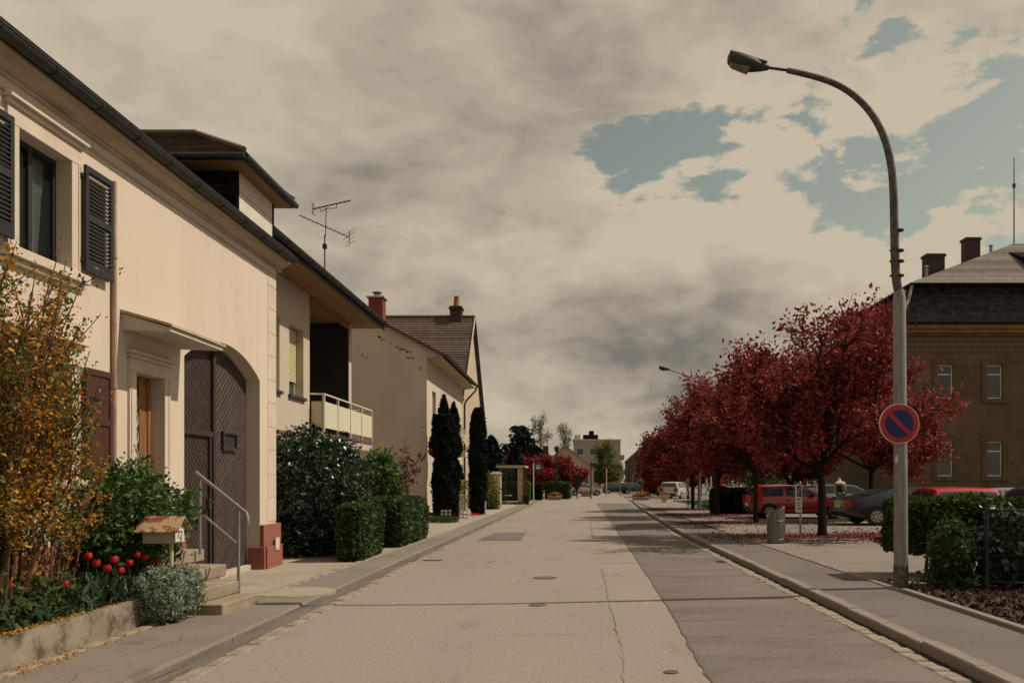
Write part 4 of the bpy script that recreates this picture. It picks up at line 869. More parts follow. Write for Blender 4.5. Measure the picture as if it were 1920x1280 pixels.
# peeled patches on the gable
def blob(mb, cx_, cz_, rx, rz, y_, n=11):
    p = [(cx_ + rx * random.uniform(.5, 1.1) * math.cos(2 * math.pi * k / n), y_, cz_ + rz * random.uniform(.5, 1.1) * math.sin(2 * math.pi * k / n)) for k in range(n)]
    mb.hull(p, [(q[0], y_ + .02, q[2]) for q in p])
for (px, py, rx, rz) in ((711, 632, 5, 2.5), (716, 637, 3, 1.8), (733, 644, 3, 1.2), (744, 650, 4, 2.5), (751, 654, 4, 2.5), (757, 655, 4, 2), (763, 659, 4, 2.5), (770, 660, 3, 2), (766, 670, 5, 2), (774, 671, 3, 2.5), (680, 665, 2.5, 1.5), (688, 670, 3, 1.2), (788, 690, 2, 3), (789, 955, 5, 5), (781, 948, 3, 3), (776, 930, 2, 2), (796, 940, 2, 6), (790, 800, 1.5, 2), (795, 860, 1.5, 3)):
    c = P(px, py, Y3); b = MB(); blob(b, c.x, c.z, rx * Y3 / F, rz * Y3 / F, Y3 - .006); b.build('peeled_patch', 'stain', h3)
# downpipe and french balcony
b = MB(); b.tube([(-5.05, Y3b + .2, 6.4), (-5.1, Y3b + .15, 6.2), (-5.5, Y3b - .05, 5.75), (-5.62, Y3b - .1, 5.5), (-5.62, Y3b - .1, 0.0)], .05, 8); b.build('down_pipe', 'gutter_zinc', h3, smooth=True)
MB().box(X3 - .02, X3 + .62, 40.3, 42.15, 2.72, 2.9).build('balcony_slab', 'trim', h3)
fb = MB(); fb.tube([(X3, 40.35, 4.1), (X3 + .35, 40.35, 4.1), (X3 + .35, 42.1, 4.1), (X3, 42.1, 4.1)], .02, 6); fb.tube([(X3, 40.35, 2.93), (X3 + .35, 40.35, 2.93), (X3 + .35, 42.1, 2.93), (X3, 42.1, 2.93)], .015, 6)
fbo = fb.build('balcony_rail', 'steel_dark', h3)
def bulge(x_, y_, dx, dy):
    pr = [(0, 4.1), (.02, 3.85), (.10, 3.6), (.22, 3.35), (.30, 3.15), (.27, 2.99), (.12, 2.92), (0, 2.92)]
    return [(x_ + dx * q, y_ + dy * q, z) for q, z in pr]
for k in range(14): MB().tube(bulge(X3 + .35, 40.38 + k * .131, 1, 0), .013, 5).build('baluster', 'white_aged', fbo)
for k in range(3): MB().tube(bulge(X3 + .05 + k * .12, 40.35, 0, -.7), .013, 5).build('baluster', 'white_aged', fbo)
# ------------------------------------------------------------------ tall brown-roofed house
X4, Y4a, Y4b, Y4r, Z4 = -5.95, 45.2, 55.0, 50.0, 11.0
h4 = thing('house', 'tall house with steep brown tiled roof and dark pot chimney', 'house', (X4, Y4a, 0))
w = MB(); wall(w, (X4, 0, 0), U, Nn, Y4a, Y4b, 0, 6.0, [(46.3, 47.1, 3.7, 5.3, .15), (49.5, 50.4, 3.7, 5.3, .15), (52.6, 53.5, 3.7, 5.3, .15), (49, 50, .1, 2.3, .15)])
w.add([(X4, Y4a, 6.0), (X4, Y4b, 6.0), (X4, Y4r, Z4)], [(0, 1, 2)])
for yy_ in (Y4a, Y4b): w.add([(X4, yy_, 0), (X4 - 12, yy_, 0), (X4 - 12, yy_, 6), (X4, yy_, 6)], [(0, 1, 2, 3)])
w.build('wall', mat('tan_render', (0.56, 0.46, 0.34), (0.5, 0.4, 0.29), .92, 1, 7, .06, 120, .3), h4, recalc=False)
for a in (46.3, 49.5, 52.6): window(h4, (X4, 0, 0), U, Nn, a, a + (.8 if a < 47 else .9), 3.7, 5.3, .1, 'white', .06, 2)
b = MB(); obox(b, (X4, 0, 0), U, Nn, 49, 50, .1, 2.3, -.14, -.1); b.build('door', 'oak', h4)
for (a, sgn) in ((Y4a - .3, 1), (Y4b + .3, -1)):
    roof_slope(h4, (X4 + .18, a, 5.75), (X4 - 12, a, 5.75), (X4 - 12, Y4r, Z4 + .1), (X4 + .18, Y4r, Z4 + .1), 34, 'tile_brown', thick=.05, lap=.018)
    MB().bar((X4 + .2, a, 5.8), (X4 + .2, Y4r, Z4 + .14), .05, .16).build('verge_board', 'white_aged' if sgn > 0 else 'gutter_zinc', h4)
MB().tube([(X4 + .2, Y4r, Z4 + .16), (X4 - 12, Y4r, Z4 + .16)], .1, 8).build('ridge_tile', 'tile_brown', h4)
cx, cy = -6.85, 50.0
c4 = MB().box(cx - .34, cx + .34, cy - .34, cy + .34, 10.6, 11.75).build('chimney', 'brick_dark', h4, bevel=.02); MB().box(cx - .4, cx + .4, cy - .4, cy + .4, 11.55, 11.68).build('chimney_band', 'brick_dark', c4)
MB().lathe([(.2, 11.75), (.17, 11.95), (.14, 12.3), (.16, 12.35), (.1, 12.36)], (cx, cy, 0), 12).build('chimney_pot', 'terracotta', c4, smooth=True)
# ------------------------------------------------------------------ mansion with mansard roof
YM, XM0, XM1, YMb = 39.0, 15.0, 31.0, 51.0
hm = thing('mansion', 'large brown stone mansion with black mansard roof beyond the parked cars', 'house', (XM0, YM, KZ))
UM, NM, OM = (1, 0, 0), (0, -1, 0), (0, YM, 0)
cols = [17.0, 19.25, 21.5, 23.75, 26.0, 28.5]; hol = []
for k, c in enumerate(cols):
    hol += [(c - .36, c + .36, 5.3, 6.85, .2), (c - .36, c + .36, 1.75, 3.35, .2)]
w = MB(); wall(w, OM, UM, NM, XM0, XM1, KZ, 8.3, hol)
w.add([(XM0, YM, KZ), (XM0, YMb, KZ), (XM0, YMb, 8.3), (XM0, YM, 8.3)], [(0, 1, 2, 3)]); w.add([(XM1, YM, KZ), (XM1, YMb, KZ), (XM1, YMb, 8.3), (XM1, YM, 8.3)], [(0, 1, 2, 3)]); w.add([(XM0, YMb, KZ), (XM1, YMb, KZ), (XM1, YMb, 8.3), (XM0, YMb, 8.3)], [(0, 1, 2, 3)])
mw = w.build('wall', 'sandstone', hm, recalc=False)
for k, c in enumerate(cols):
    for (z0, z1) in ((5.3, 6.85), (1.75, 3.35)):
        window(hm, OM, UM, NM, c - .36, c + .36, z0, z1, .12, 'white', .065, 1, (.72,))
        b = MB(); obox(b, OM, UM, NM, c - .58, c - .362, z0, z1, -.02, .05); obox(b, OM, UM, NM, c + .362, c + .58, z0, z1, -.02, .05); obox(b, OM, UM, NM, c - .62, c + .62, z1 + .002, z1 + .28, -.02, .06); b.build('surround', 'sandstone_trim', hm)
        b = MB(); obox(b, OM, UM, NM, c - .6, c + .6, z0 - .2, z0 - .002, -.1, .09); b.build('sill', 'sandstone_trim', hm)
# coursed stones near the top and at the corner
st_me = unit_mesh('stone', 'sandstone', .012, (1, .05, 1))
for row in range(3):
    x_ = XM0 + .1
    while x_ < 24.5:
        wd_ = random.uniform(.45, .95); hh = .22
        inst('stone', st_me, (x_ + wd_ / 2, YM - .008, 7.52 + row * .24), mw, (0, 0, 0), (wd_ - .02, 1, hh)); x_ += wd_
for k in range(21):
    inst('stone', st_me, (XM0 + (.3 if k % 2 else .22), YM - .012, KZ + .19 + k * .35), mw, (0, 0, 0), (.6 if k % 2 else .44, 1.2, .33))
x_ = XM0 + .7
for row in range(4):
    x_ = XM0 + .7 + (row % 2) * .4
    while x_ < 16.3: inst('stone', st_me, (x_, YM - .006, .5 + row * .36), mw, (0, 0, 0), (.76, 1, .34)); x_ += .8
b = MB(); b.box(XM0 - .12, XM1 + .12, YM - .12, YMb + .12, 8.15, 8.28); b.build('frieze', 'sandstone_trim', hm)
b = MB(); b.box(XM0 - .22, XM1 + .22, YM - .22, YMb + .22, 8.281, 8.46); b.box(XM0 - .38, XM1 + .38, YM - .38, YMb + .38, 8.461, 8.62); b.build('cornice', 'cornice_orange', hm)
def ring(o, z): return [(XM0 - o, YM - o, z), (XM1 + o, YM - o, z), (XM1 + o, YMb + o, z), (XM0 - o, YMb + o, z)]
lev = [(.46, 8.62), (.46, 8.74), (.30, 8.8), (-.15, 9.25), (-.5, 9.85), (-.82, 10.66), (-.70, 10.67), (-.70, 10.74)]
b = MB(); vs = [q for o_, z in lev for q in ring(o_, z)]; b.add(vs, [(i * 4 + k, i * 4 + (k + 1) % 4, i * 4 + 4 + (k + 1) % 4, i * 4 + 4 + k) for i in range(len(lev) - 1) for k in range(4)])
mr_ = b.build('mansard_roof', 'slate', hm)
sl = MB()
for i in range(26):
    t = i / 26; z = 8.82 + t * 1.84; o_ = lerp_tab([(8.8, .30), (9.25, -.15), (9.85, -.5), (10.66, -.82)], z); o2 = lerp_tab([(8.8, .30), (9.25, -.15), (9.85, -.5), (10.66, -.82)], z + .08)
    x_ = XM0 - o_ + (.11 if i % 2 else 0)
    while x_ < 25.5:
        sl.add([(x_, YM - o_ - .018, z), (x_ + .21, YM - o_ - .018, z), (x_ + .21, YM - o2 - .004, z + .085), (x_, YM - o2 - .004, z + .085)], [(0, 1, 2, 3)]); x_ += .22
so_ = sl.build('slates', 'slate', mr_, recalc=False); so_['kind'] = 'stuff'
hp = [(-a - .0, z) for a, z in ((-.30, 8.84), (.15, 9.27), (.5, 9.87), (.82, 10.68))]
MB().tube([(XM0 - o_ - .01, YM - o_ - .01, z) for o_, z in hp], .07, 6).build('hip_flashing', 'slate_grey', mr_)
ap = Vector((23.3, 45.0, 14.05)); rg = ring(-.72, 10.745)
roof_slope(hm, rg[0], rg[1], ap + Vector((.8, 0, 0)), ap, 34, 'slate_grey', 'upper_roof', .04, .014); roof_slope(hm, rg[3], rg[0], ap, ap + Vector((0, .01, 0)), 34, 'slate_grey', 'upper_roof', .04, .014)
roof_slope(hm, rg[1], rg[2], ap + Vector((.8, .01, 0)), ap + Vector((.8, 0, 0)), 34, 'slate_grey', 'upper_roof', .04, .014); roof_slope(hm, rg[2], rg[3], ap, ap + Vector((.8, 0, 0)), 34, 'slate_grey', 'upper_roof', .04, .014)
for (px, yy_, zt, zb, wd_) in ((1750, 44, 13.2, 11.3, .95), (1820, 46.5, 14.75, 12.6, .8)):
    x_ = (px - VX) * yy_ / F
    ck = MB().box(x_ - wd_ / 2, x_ + wd_ / 2, yy_ - .3, yy_ + .3, zb, zt).build('chimney', 'brick_dark', hm, bevel=.02); MB().box(x_ - wd_ / 2 - .05, x_ + wd_ / 2 + .05, yy_ - .35, yy_ + .35, zt - .16, zt - .04).build('chimney_band', 'brick_dark', ck)
for (px, py, yy_) in ((1737, 505, 42.5), (1807, 510, 41.5), (1858, 465, 44.2)):
    c = P(px, py, yy_); MB().lathe([(.08, c.z - .5), (.08, c.z + .1), (.14, c.z + .12), (.02, c.z + .2)], (c.x, c.y, 0), 8).build('roof_vent', 'galv', hm)
b = MB(); b.hull([(22.2, 41.2, 11.2), (24, 41.2, 11.2), (24, 43.5, 11.5), (22.2, 43.5, 11.5)], [(22.2, 41.2, 12.2), (24, 41.2, 12.2), (24, 43.5, 13.2), (22.2, 43.5, 13.2)]); b.build('roof_dormer', 'slate', hm)
MB().tube([(ap.x - .06, ap.y, 13.9), (ap.x - .06, ap.y, 17.2), (ap.x - .06, ap.y, 18.6)], [.035, .028, .02], 6).build('roof_mast', 'steel_dark', hm); MB().lathe([(.08, 17.0), (.08, 17.2)], (ap.x - .06, ap.y, 0), 8).build('mast_collar', 'steel_dark', hm)
# ------------------------------------------------------------------ street lamp with no-parking sign
LX, LY = 4.36, 11.36
def lamp_head(root, c, s=1.0):      # head points to -X from its neck c
    b = MB(); sec = []
    for (dx, hy, zt, zb) in ((0, .035, .03, -.03), (-.10, .06, .05, -.06), (-.24, .11, .075, -.085), (-.42, .125, .085, -.09), (-.54, .11, .075, -.08), (-.585, .07, .04, -.05)):
        x_ = c[0] + dx * s; z_ = c[2] - dx * s * .22
        sec.append([(x_, c[1] - hy * s, z_ + zb * s * .35), (x_, c[1] - hy * s * .75, z_ + zb * s), (x_, c[1] + hy * s * .75, z_ + zb * s), (x_, c[1] + hy * s, z_ + zb * s * .35), (x_, c[1] + hy * s, z_ + zt * s * .3), (x_, c[1] + hy * s * .7, z_ + zt * s), (x_, c[1] - hy * s * .7, z_ + zt * s), (x_, c[1] - hy * s, z_ + zt * s * .3)])
    vs = [q for r_ in sec for q in r_]; m = len(sec)
    b.add(vs, [(i * 8 + k, i * 8 + (k + 1) % 8, i * 8 + 8 + (k + 1) % 8, i * 8 + 8 + k) for i in range(m - 1) for k in range(8)] + [tuple(range(8)), tuple(range((m - 1) * 8, m * 8))])
    hd = b.build('lamp_head', 'steel_dark', root, smooth=True)
    x0, x1 = c[0] - .27 * s, c[0] - .57 * s; z0, z1 = c[2] + .27 * s * .22, c[2] + .57 * s * .22
    MB().hull([(x0, c[1] - .09 * s, z0 - .075 * s), (x0, c[1] + .09 * s, z0 - .075 * s), (x1, c[1] + .075 * s, z1 - .06 * s), (x1, c[1] - .075 * s, z1 - .06 * s)], [(x0 - .03 * s, c[1] - .075 * s, z0 - .14 * s), (x0 - .03 * s, c[1] + .075 * s, z0 - .14 * s), (x1 + .03 * s, c[1] + .06 * s, z1 - .12 * s), (x1 + .03 * s, c[1] - .06 * s, z1 - .12 * s)]).build('lamp_lens', 'bin_steel', hd, bevel=.015)
    MB().hull([(c[0] - .02 * s, c[1] - .06 * s, c[2] + .055 * s), (c[0] - .02 * s, c[1] + .06 * s, c[2] + .055 * s), (x1, c[1] + .09 * s, z1 + .075 * s), (x1, c[1] - .09 * s, z1 + .075 * s)], [(c[0] - .02 * s, c[1] - .05 * s, c[2] + .08 * s), (c[0] - .02 * s, c[1] + .05 * s, c[2] + .08 * s), (x1 + .02, c[1] + .07 * s, z1 + .11 * s), (x1 + .02, c[1] - .07 * s, z1 + .11 * s)]).build('lamp_hood', 'galv', hd, bevel=.01)
    return hd
lp = thing('street_lamp', 'tall galvanised street lamp with swan neck standing by the clipped hedge', 'street lamp', (LX, LY, KZ))
MB().tube([(LX, LY, KZ), (LX, LY, 1.1), (LX - .02, LY, 3.95), (LX - .02, LY, 4.05)], [.092, .088, .080, .062], 10).build('post', 'galv', lp, smooth=True)
pp = [(1679, 520), (1677, 430), (1676, 375), (1673, 320), (1663, 270), (1645, 228), (1620, 195), (1588, 168), (1550, 150), (1500, 137), (1476, 132)]
pts = [Vector((LX - .02, LY, 4.0))] + [P(x, y, LY) for x, y in pp]
def smooth_pts(p, it=2):
    for _ in range(it):
        q = [p[0]]
        for a_, b_ in zip(p, p[1:]): q += [a_.lerp(b_, .25), a_.lerp(b_, .75)]
        p = q + [p[-1]]
    return p
sp = smooth_pts(pts); MB().tube(sp, [.060 - .024 * i / (len(sp) - 1) for i in range(len(sp))], 10).build('swan_neck', 'swan', lp, smooth=True)
nk = P(1438, 127, LY); MB().tube([sp[-1], nk], .02, 8).build('neck_spigot', 'steel_dark', lp, smooth=True)
lamp_head(lp, (nk.x + .02, LY, nk.z), .92)
for (py, r_) in ((432, .062), (470, .066), (490, .068), (517, .066)):
    z = P(0, py, LY).z; MB().lathe([(r_, z - .012), (r_ + .006, z - .01), (r_ + .006, z + .01), (r_, z + .012)], (LX - .03, LY, 0), 10).build('band', 'steel_dark', lp); MB().box(LX - .03 - r_ - .05, LX - .03 - r_, LY - .015, LY + .015, z - .012, z + .012).build('band_clip', 'steel_dark', lp)
MB().box(LX - .095, LX - .068, LY - .088, LY - .05, 1.75, 1.85).build('lamp_tag', 'sign_white', lp)
MB().lathe([(.098, KZ), (.098, KZ + .28), (.092, KZ + .3)], (LX, LY, 0), 10).build('base_collar', 'swan', lp, smooth=True)
sg = thing('no_parking_sign', 'round blue and red no-parking sign clamped on the street lamp post', 'sign', (LX - .02, LY - .11, 2.27))
c = P(1686, 794, LY - .11); cy = LY - .115
def disc(mb, r0, y0, y1, n=48, cx_=c.x, cz_=c.z): mb.lathe([(r0, y0), (r0, y1)], (cx_, 0, cz_), n, 'y')
b = MB(); disc(b, .265, cy, cy + .012); sf = b.build('sign_plate', 'sign_white', sg)
b = MB(); disc(b, .252, cy - .003, cy - .0005); b.build('red_ring', 'red_sign', sf)
b = MB(); disc(b, .186, cy - .006, cy - .0035); b.build('blue_field', 'blue_sign', sf)
dv, nv = Vector((.7071, 0, -.7071)), Vector((.7071, 0, .7071)); b = MB()
q = [Vector((c.x, 0, c.z)) + dv * (u * .19) + nv * (v * .026) for u, v in ((-1, -1), (1, -1), (1, 1), (-1, 1))]
b.hull([(p.x, cy - .006, p.z) for p in q], [(p.x, cy - .0085, p.z) for p in q]); b.build('red_bar', 'red_sign', sf)
MB().box(LX - .1, LX + .06, LY - .1, LY - .085, 2.1, 2.14).build('clamp', 'galv', sg); MB().box(LX - .1, LX + .06, LY - .1, LY - .085, 2.4, 2.44).build('clamp', 'galv', sg)
# twin-arm lamp further along
l2 = thing('street_lamp', 'twin armed street lamp rising out of the red plum trees', 'street lamp', (6.5, 44, KZ))
MB().tube([(6.5, 44, KZ), (6.5, 44, 3.5), (6.5, 44, 6.6)], [.09, .07, .05], 8).build('post', 'galv', l2)
h_ = P(1256, 693, 44); MB().tube(smooth_pts([Vector((6.5, 44, 6.5)), Vector((6.2, 44, 6.85)), h_], 2), .035, 8).build('arm', 'galv', l2); lamp_head(l2, (h_.x, 44, h_.z), .95)
h2_ = P(1382, 691, 44); MB().tube(smooth_pts([Vector((6.5, 44, 6.5)), Vector((6.8, 44, 6.8)), h2_], 2), .03, 8).build('arm', 'galv', l2)
hd2 = MB(); hd2.bar(h2_ - Vector((.02, 0, 0)), h2_ + Vector((.55, 0, .1)), .2, .12); hd2.build('lamp_head', 'steel_dark', l2, bevel=.03)
# ------------------------------------------------------------------ litter bin, parking sign
c = G(1454, 1018, KZ); bn = thing('litter_bin', 'brushed steel litter bin with slanted open top on the pavement', 'litter bin', (c.x, c.y, KZ))
b = MB(); n = 24; r_ = .195
for (rr, fl) in ((r_, 1), (r_ - .012, -1)):
    bot = [(c.x + rr * math.cos(2 * math.pi * k / n), c.y + rr * math.sin(2 * math.pi * k / n), KZ + .02) for k in range(n)]
    top = [(p[0], p[1], KZ + .60 + (p[0] - c.x + r_) / (2 * r_) * .24) for p in bot]
    b.add(bot + top, [(k, (k + 1) % n, (k + 1) % n + n, k + n) for k in range(n)])
bin_body = b.build('bin_body', 'bin_steel', bn, smooth=True, recalc=False)
MB().tube([(c.x + r_ * math.cos(t), c.y + r_ * math.sin(t), KZ + .60 + (math.cos(t) + 1) / 2 * .24) for t in np.linspace(0, 2 * math.pi, 25)], .012, 6, False).build('bin_rim', 'galv', bn)
MB().lathe([(r_ * .94, KZ), (r_ * .94, KZ + .02), (.02, KZ + .025)], (c.x, c.y, 0), n).build('bin_base', 'steel_dark', bn)
for z in (.08, .5): MB().lathe([(r_ + .001, KZ + z), (r_ + .006, KZ + z + .005), (r_ + .006, KZ + z + .02), (r_ + .001, KZ + z + .025)], (c.x, c.y, 0), n).build('bin_band', 'bin_steel', bn)
MB().box(c.x + r_ - .01, c.x + r_ + .02, c.y - .03, c.y + .03, KZ, KZ + .8).build('bin_post', 'galv', bn)
c = G(1501, 1010, KZ); ps = thing('parking_sign', 'narrow white parking notice on a thin pole beside a plum trunk', 'sign', (c.x, c.y, KZ))
MB().tube([(c.x, c.y, KZ), (c.x, c.y, 1.44)], .028, 8).build('pole', 'galv', ps, smooth=True)
a_, b_ = P(1492, 908, c.y), P(1503, 960, c.y); pb = MB().box(a_.x - .02, b_.x, c.y - .045, c.y - .03, b_.z, a_.z).build('board', 'sign_white', ps, bevel=.004)
wd_ = b_.x - a_.x; hh = a_.z - b_.z; X_ = lambda u: a_.x + u * wd_; Z_ = lambda v: a_.z - v * hh
b = MB(); b.box(X_(.12), X_(.88), c.y - .0475, c.y - .0455, Z_(.44), Z_(.04)); dk = b.build('dark_field', 'blue_sign', pb)
b = MB(); b.tube([(X_(.35), c.y - .049, Z_(.40)), (X_(.35), c.y - .049, Z_(.12)), (X_(.62), c.y - .049, Z_(.12)), (X_(.70), c.y - .049, Z_(.18)), (X_(.62), c.y - .049, Z_(.25)), (X_(.35), c.y - .049, Z_(.25))], .006, 5); b.build('letter_p', 'sign_white', dk)
for (v0, v1, u1) in ((.50, .53, .8), (.56, .58, .7), (.64, .67, .85), (.72, .76, .6), (.84, .88, .85)):
    MB().box(X_(.15), X_(u1), c.y - .0475, c.y - .0455, Z_(v1), Z_(v0)).build('text_line', 'black', pb)
# ------------------------------------------------------------------ trees
def grow(seed, trunk_h, H, Rr, tr=.12, limbs=6, up=.75, lvl=3, leafn=34, sig=.11, sub=4):
    rd = random.Random(seed); segs = []; tips = []
    def branch(p, d, L, r, level):
        n = 5; pts = [p]; q = p.copy(); dd = d.copy()
        for i in range(n):
            dd = (dd + Vector((rd.gauss(0, .13), rd.gauss(0, .13), rd.gauss(.05, .10)))).normalized(); q = q + dd * L / n; pts.append(q.copy())
        segs.append((pts, [r * (1 - .55 * i / n) for i in range(n + 1)], level))
        if level >= lvl - 1: tips.append((pts, level))
        if level < lvl:
            for k in range(sub + (1 if level == 0 else 0)):
                t = .28 + .72 * (k + rd.random() * .8) / sub; t = min(t, 1.0); i = min(n - 1, int(t * n)); base = pts[i].lerp(pts[i + 1], t * n - i)
                side = dd.orthogonal().normalized(); side.rotate(Matrix.Rotation(rd.uniform(0, 6.283), 3, dd))
                nd = (dd * rd.uniform(.5, 1.0) + side * rd.uniform(.5, 1.0) + Vector((0, 0, .12))).normalized()
                branch(base, nd, L * rd.uniform(.5, .72), r * .56, level + 1)
    top = Vector((rd.gauss(0, .05), rd.gauss(0, .05), trunk_h))
    segs.append(([Vector((0, 0, -.05)), Vector((0, 0, trunk_h * .15)), top * .6 + Vector((rd.gauss(0, .03), 0, 0)), top], [tr * 1.25, tr, tr * .9, tr * .85], -1))
    for k in range(limbs):
        az = 2 * math.pi * (k + rd.uniform(-.3, .3)) / limbs; e_ = up * rd.uniform(.75, 1.25)
        branch(top + Vector((0, 0, -rd.uniform(0, .25))), Vector((math.cos(az) * math.cos(e_), math.sin(az) * math.cos(e_), math.sin(e_))), Rr * rd.uniform(.6, .85), tr * .55, 0)
    branch(top, Vector((rd.gauss(0, .15), rd.gauss(0, .15), 1)).normalized(), (H - trunk_h) * .6, tr * .6, 0)
    allp = np.array([list(q) for s_, _, l_ in segs if l_ >= 1 for q in s_]); zt = np.percentile(allp[:, 2], 99.3); rt = np.percentile(np.linalg.norm(allp[:, :2], axis=1), 97)
    fz, fr_ = (H - trunk_h) / (zt - trunk_h), Rr / rt
    def fix(q): return Vector((q[0] * fr_, q[1] * fr_, q[2] if q[2] < trunk_h else trunk_h + (q[2] - trunk_h) * fz)) if q[2] > trunk_h * .7 else Vector(q)
    wd_ = MB()
    for s_, rr, l_ in segs: wd_.tube([fix(q) for q in s_], rr, 8 if l_ < 1 else 5, cap=False)
    r2 = np.random.default_rng(seed); lp_ = []
    for s_, l_ in tips:
        pts = np.array([list(fix(q)) for q in s_]); k = leafn if l_ == lvl else leafn // 2
        t = r2.random(k) ** .8 * (len(pts) - 1); i = t.astype(int).clip(0, len(pts) - 2); f = (t - i)[:, None]
        lp_.append(pts[i] * (1 - f) + pts[i + 1] * f + r2.normal(size=(k, 3)) * sig)
    return wd_, np.concatenate(lp_)
def tree(name, label, cat, loc, seed, trunk_h, H, Rr, leafm, lsize, group=None, bark='trunk', aspect=1.7, **kw):
    t = thing(name, label, cat, loc, group); ORG[t.name] = Vector((0, 0, 0))
    wd_, lv = grow(seed, trunk_h, H, Rr, **kw)
    wd_.build('trunk', bark, t, smooth=True, recalc=False); leaves('crown', lv, lsize, leafm, t, aspect, seed=seed)
    return t
PG = 'red plum trees along the pavement'
p1 = tree('plum_tree', 'broad red-leaved plum tree beside the narrow parking notice', 'tree', (6.4, 21.95, KZ), 5, 1.85, 5.55, 2.8, 'plum', .060, PG, limbs=8, up=.72, leafn=42, sig=.13, tr=.115, aspect=1.8)
p2 = tree('plum_tree', 'slender-trunked red plum tree standing before the rear of the red hatchback', 'tree', (6.22, 29.1, KZ), 15, 1.9, 5.35, 2.6, 'plum', .068, PG, limbs=8, up=.68, leafn=42, sig=.13, tr=.085, aspect=1.8)
p3 = copy_tree(p1); p3.location = (6.05, 36.1, KZ); p3.rotation_euler = (0, 0, 2.1); p3.scale = (1.02, 1.02, 1.02); p3['label'] = 'dark red plum tree growing at the end of the dark clipped hedge'
p4 = copy_tree(p2); p4.location = (6.15, 43.9, KZ); p4.rotation_euler = (0, 0, 1.2); p4.scale = (1.15, 1.15, .99); p4['label'] = 'red plum tree by the lawn beneath the twin armed lamp'
p5 = copy_tree(p2); p5.location = (11.3, 32.4, KZ); p5.rotation_euler = (0, 0, 4.0); p5.scale = (1.06, 1.06, 1.0); p5['label'] = 'red plum tree in the car park in front of the stone mansion'
p6 = copy_tree(p1); p6.location = (11.6, 46.0, KZ); p6.rotation_euler = (0, 0, 3.0); p6.scale = (.8, .8, .72); p6['label'] = 'small red plum tree behind the red hatchback'
pf = tree('plum_tree', 'bright red plum tree behind the bus stop sign', 'tree', (-3.4, 82, 0), 25, 1.2, 3.7, 2.2, 'plum_far', .15, 'distant red plum trees', limbs=6, up=.55, leafn=22, sig=.18)
for (x, y, z, s, ro, lb) in ((-.7, 84, 0, 1.0, 2, 'rounded red plum tree in front of the cream gabled house'), (-5.8, 88, 0, 1.05, 4, 'red plum tree beside the dark roofed house'), (9.4, 88, 0, 1.0, 1, 'far red plum tree above the dark parked van'), (12.2, 82, .1, 1.1, 3, 'far red plum tree behind the silver hatchback')):
    q = copy_tree(pf); q.location = (x, y, z); q.scale = (s, s, s); q.rotation_euler = (0, 0, ro); q['label'] = lb
    if x > 5: q['group'] = 'far plum trees beyond the right pavement'
# fallen petals under the trees
r2 = np.random.default_rng(3); pc = []
for (cx, cy, rx, ry, n) in ((6.8, 21.6, 2.3, 1.2, 7500), (8.8, 22.2, 2.0, 1.3, 3500), (5.8, 29.0, 2.2, 1.0, 4500), (5.4, 36.3, 2.0, 1.2, 4000), (5.4, 44, 2.0, 1.6, 4000), (6.2, 33, 1.5, 5, 1500), (7.5, 24, 3, 3, 1200)):
    p = r2.normal(size=(n, 2)) * np.array([rx, ry]) * .62 + np.array([cx, cy]); pc.append(np.c_[p, np.full(n, KZ + .008)])
pc = np.concatenate(pc); pc = pc[(pc[:, 0] > np.array([xr(v) + .2 for v in pc[:, 1]])) & (pc[:, 1] > 18.5)]
fp = leaves('fallen_petals', pc, .042, 'petal', None, 1.2, normal=np.tile([0, 0, 1.], (len(pc), 1)), jitter=.15, kind='stuff'); fp['label'] = 'pink petals strewn over the ground under the plum trees'
# tree pits
for (x, y) in ((6.4, 21.95), (6.22, 29.1), (6.05, 36.1), (6.15, 43.9)):
    c_ = MB().lathe([(.62, KZ + .003), (.6, KZ + .008), (.02, KZ + .02)], (x, y, 0), 14, wob=lambda t, h: 1 + .08 * math.sin(3 * t + x)).build('tree_pit', 'soil', lot)
for (px, py) in ((1508, 1012), (1580, 1012)):
    c_ = G(px, py, KZ); MB().box(c_.x - .4, c_.x + .4, c_.y - .05, c_.y + .05, KZ, KZ + .03).build('pit_edging', 'kerb', lot, bevel=.01)
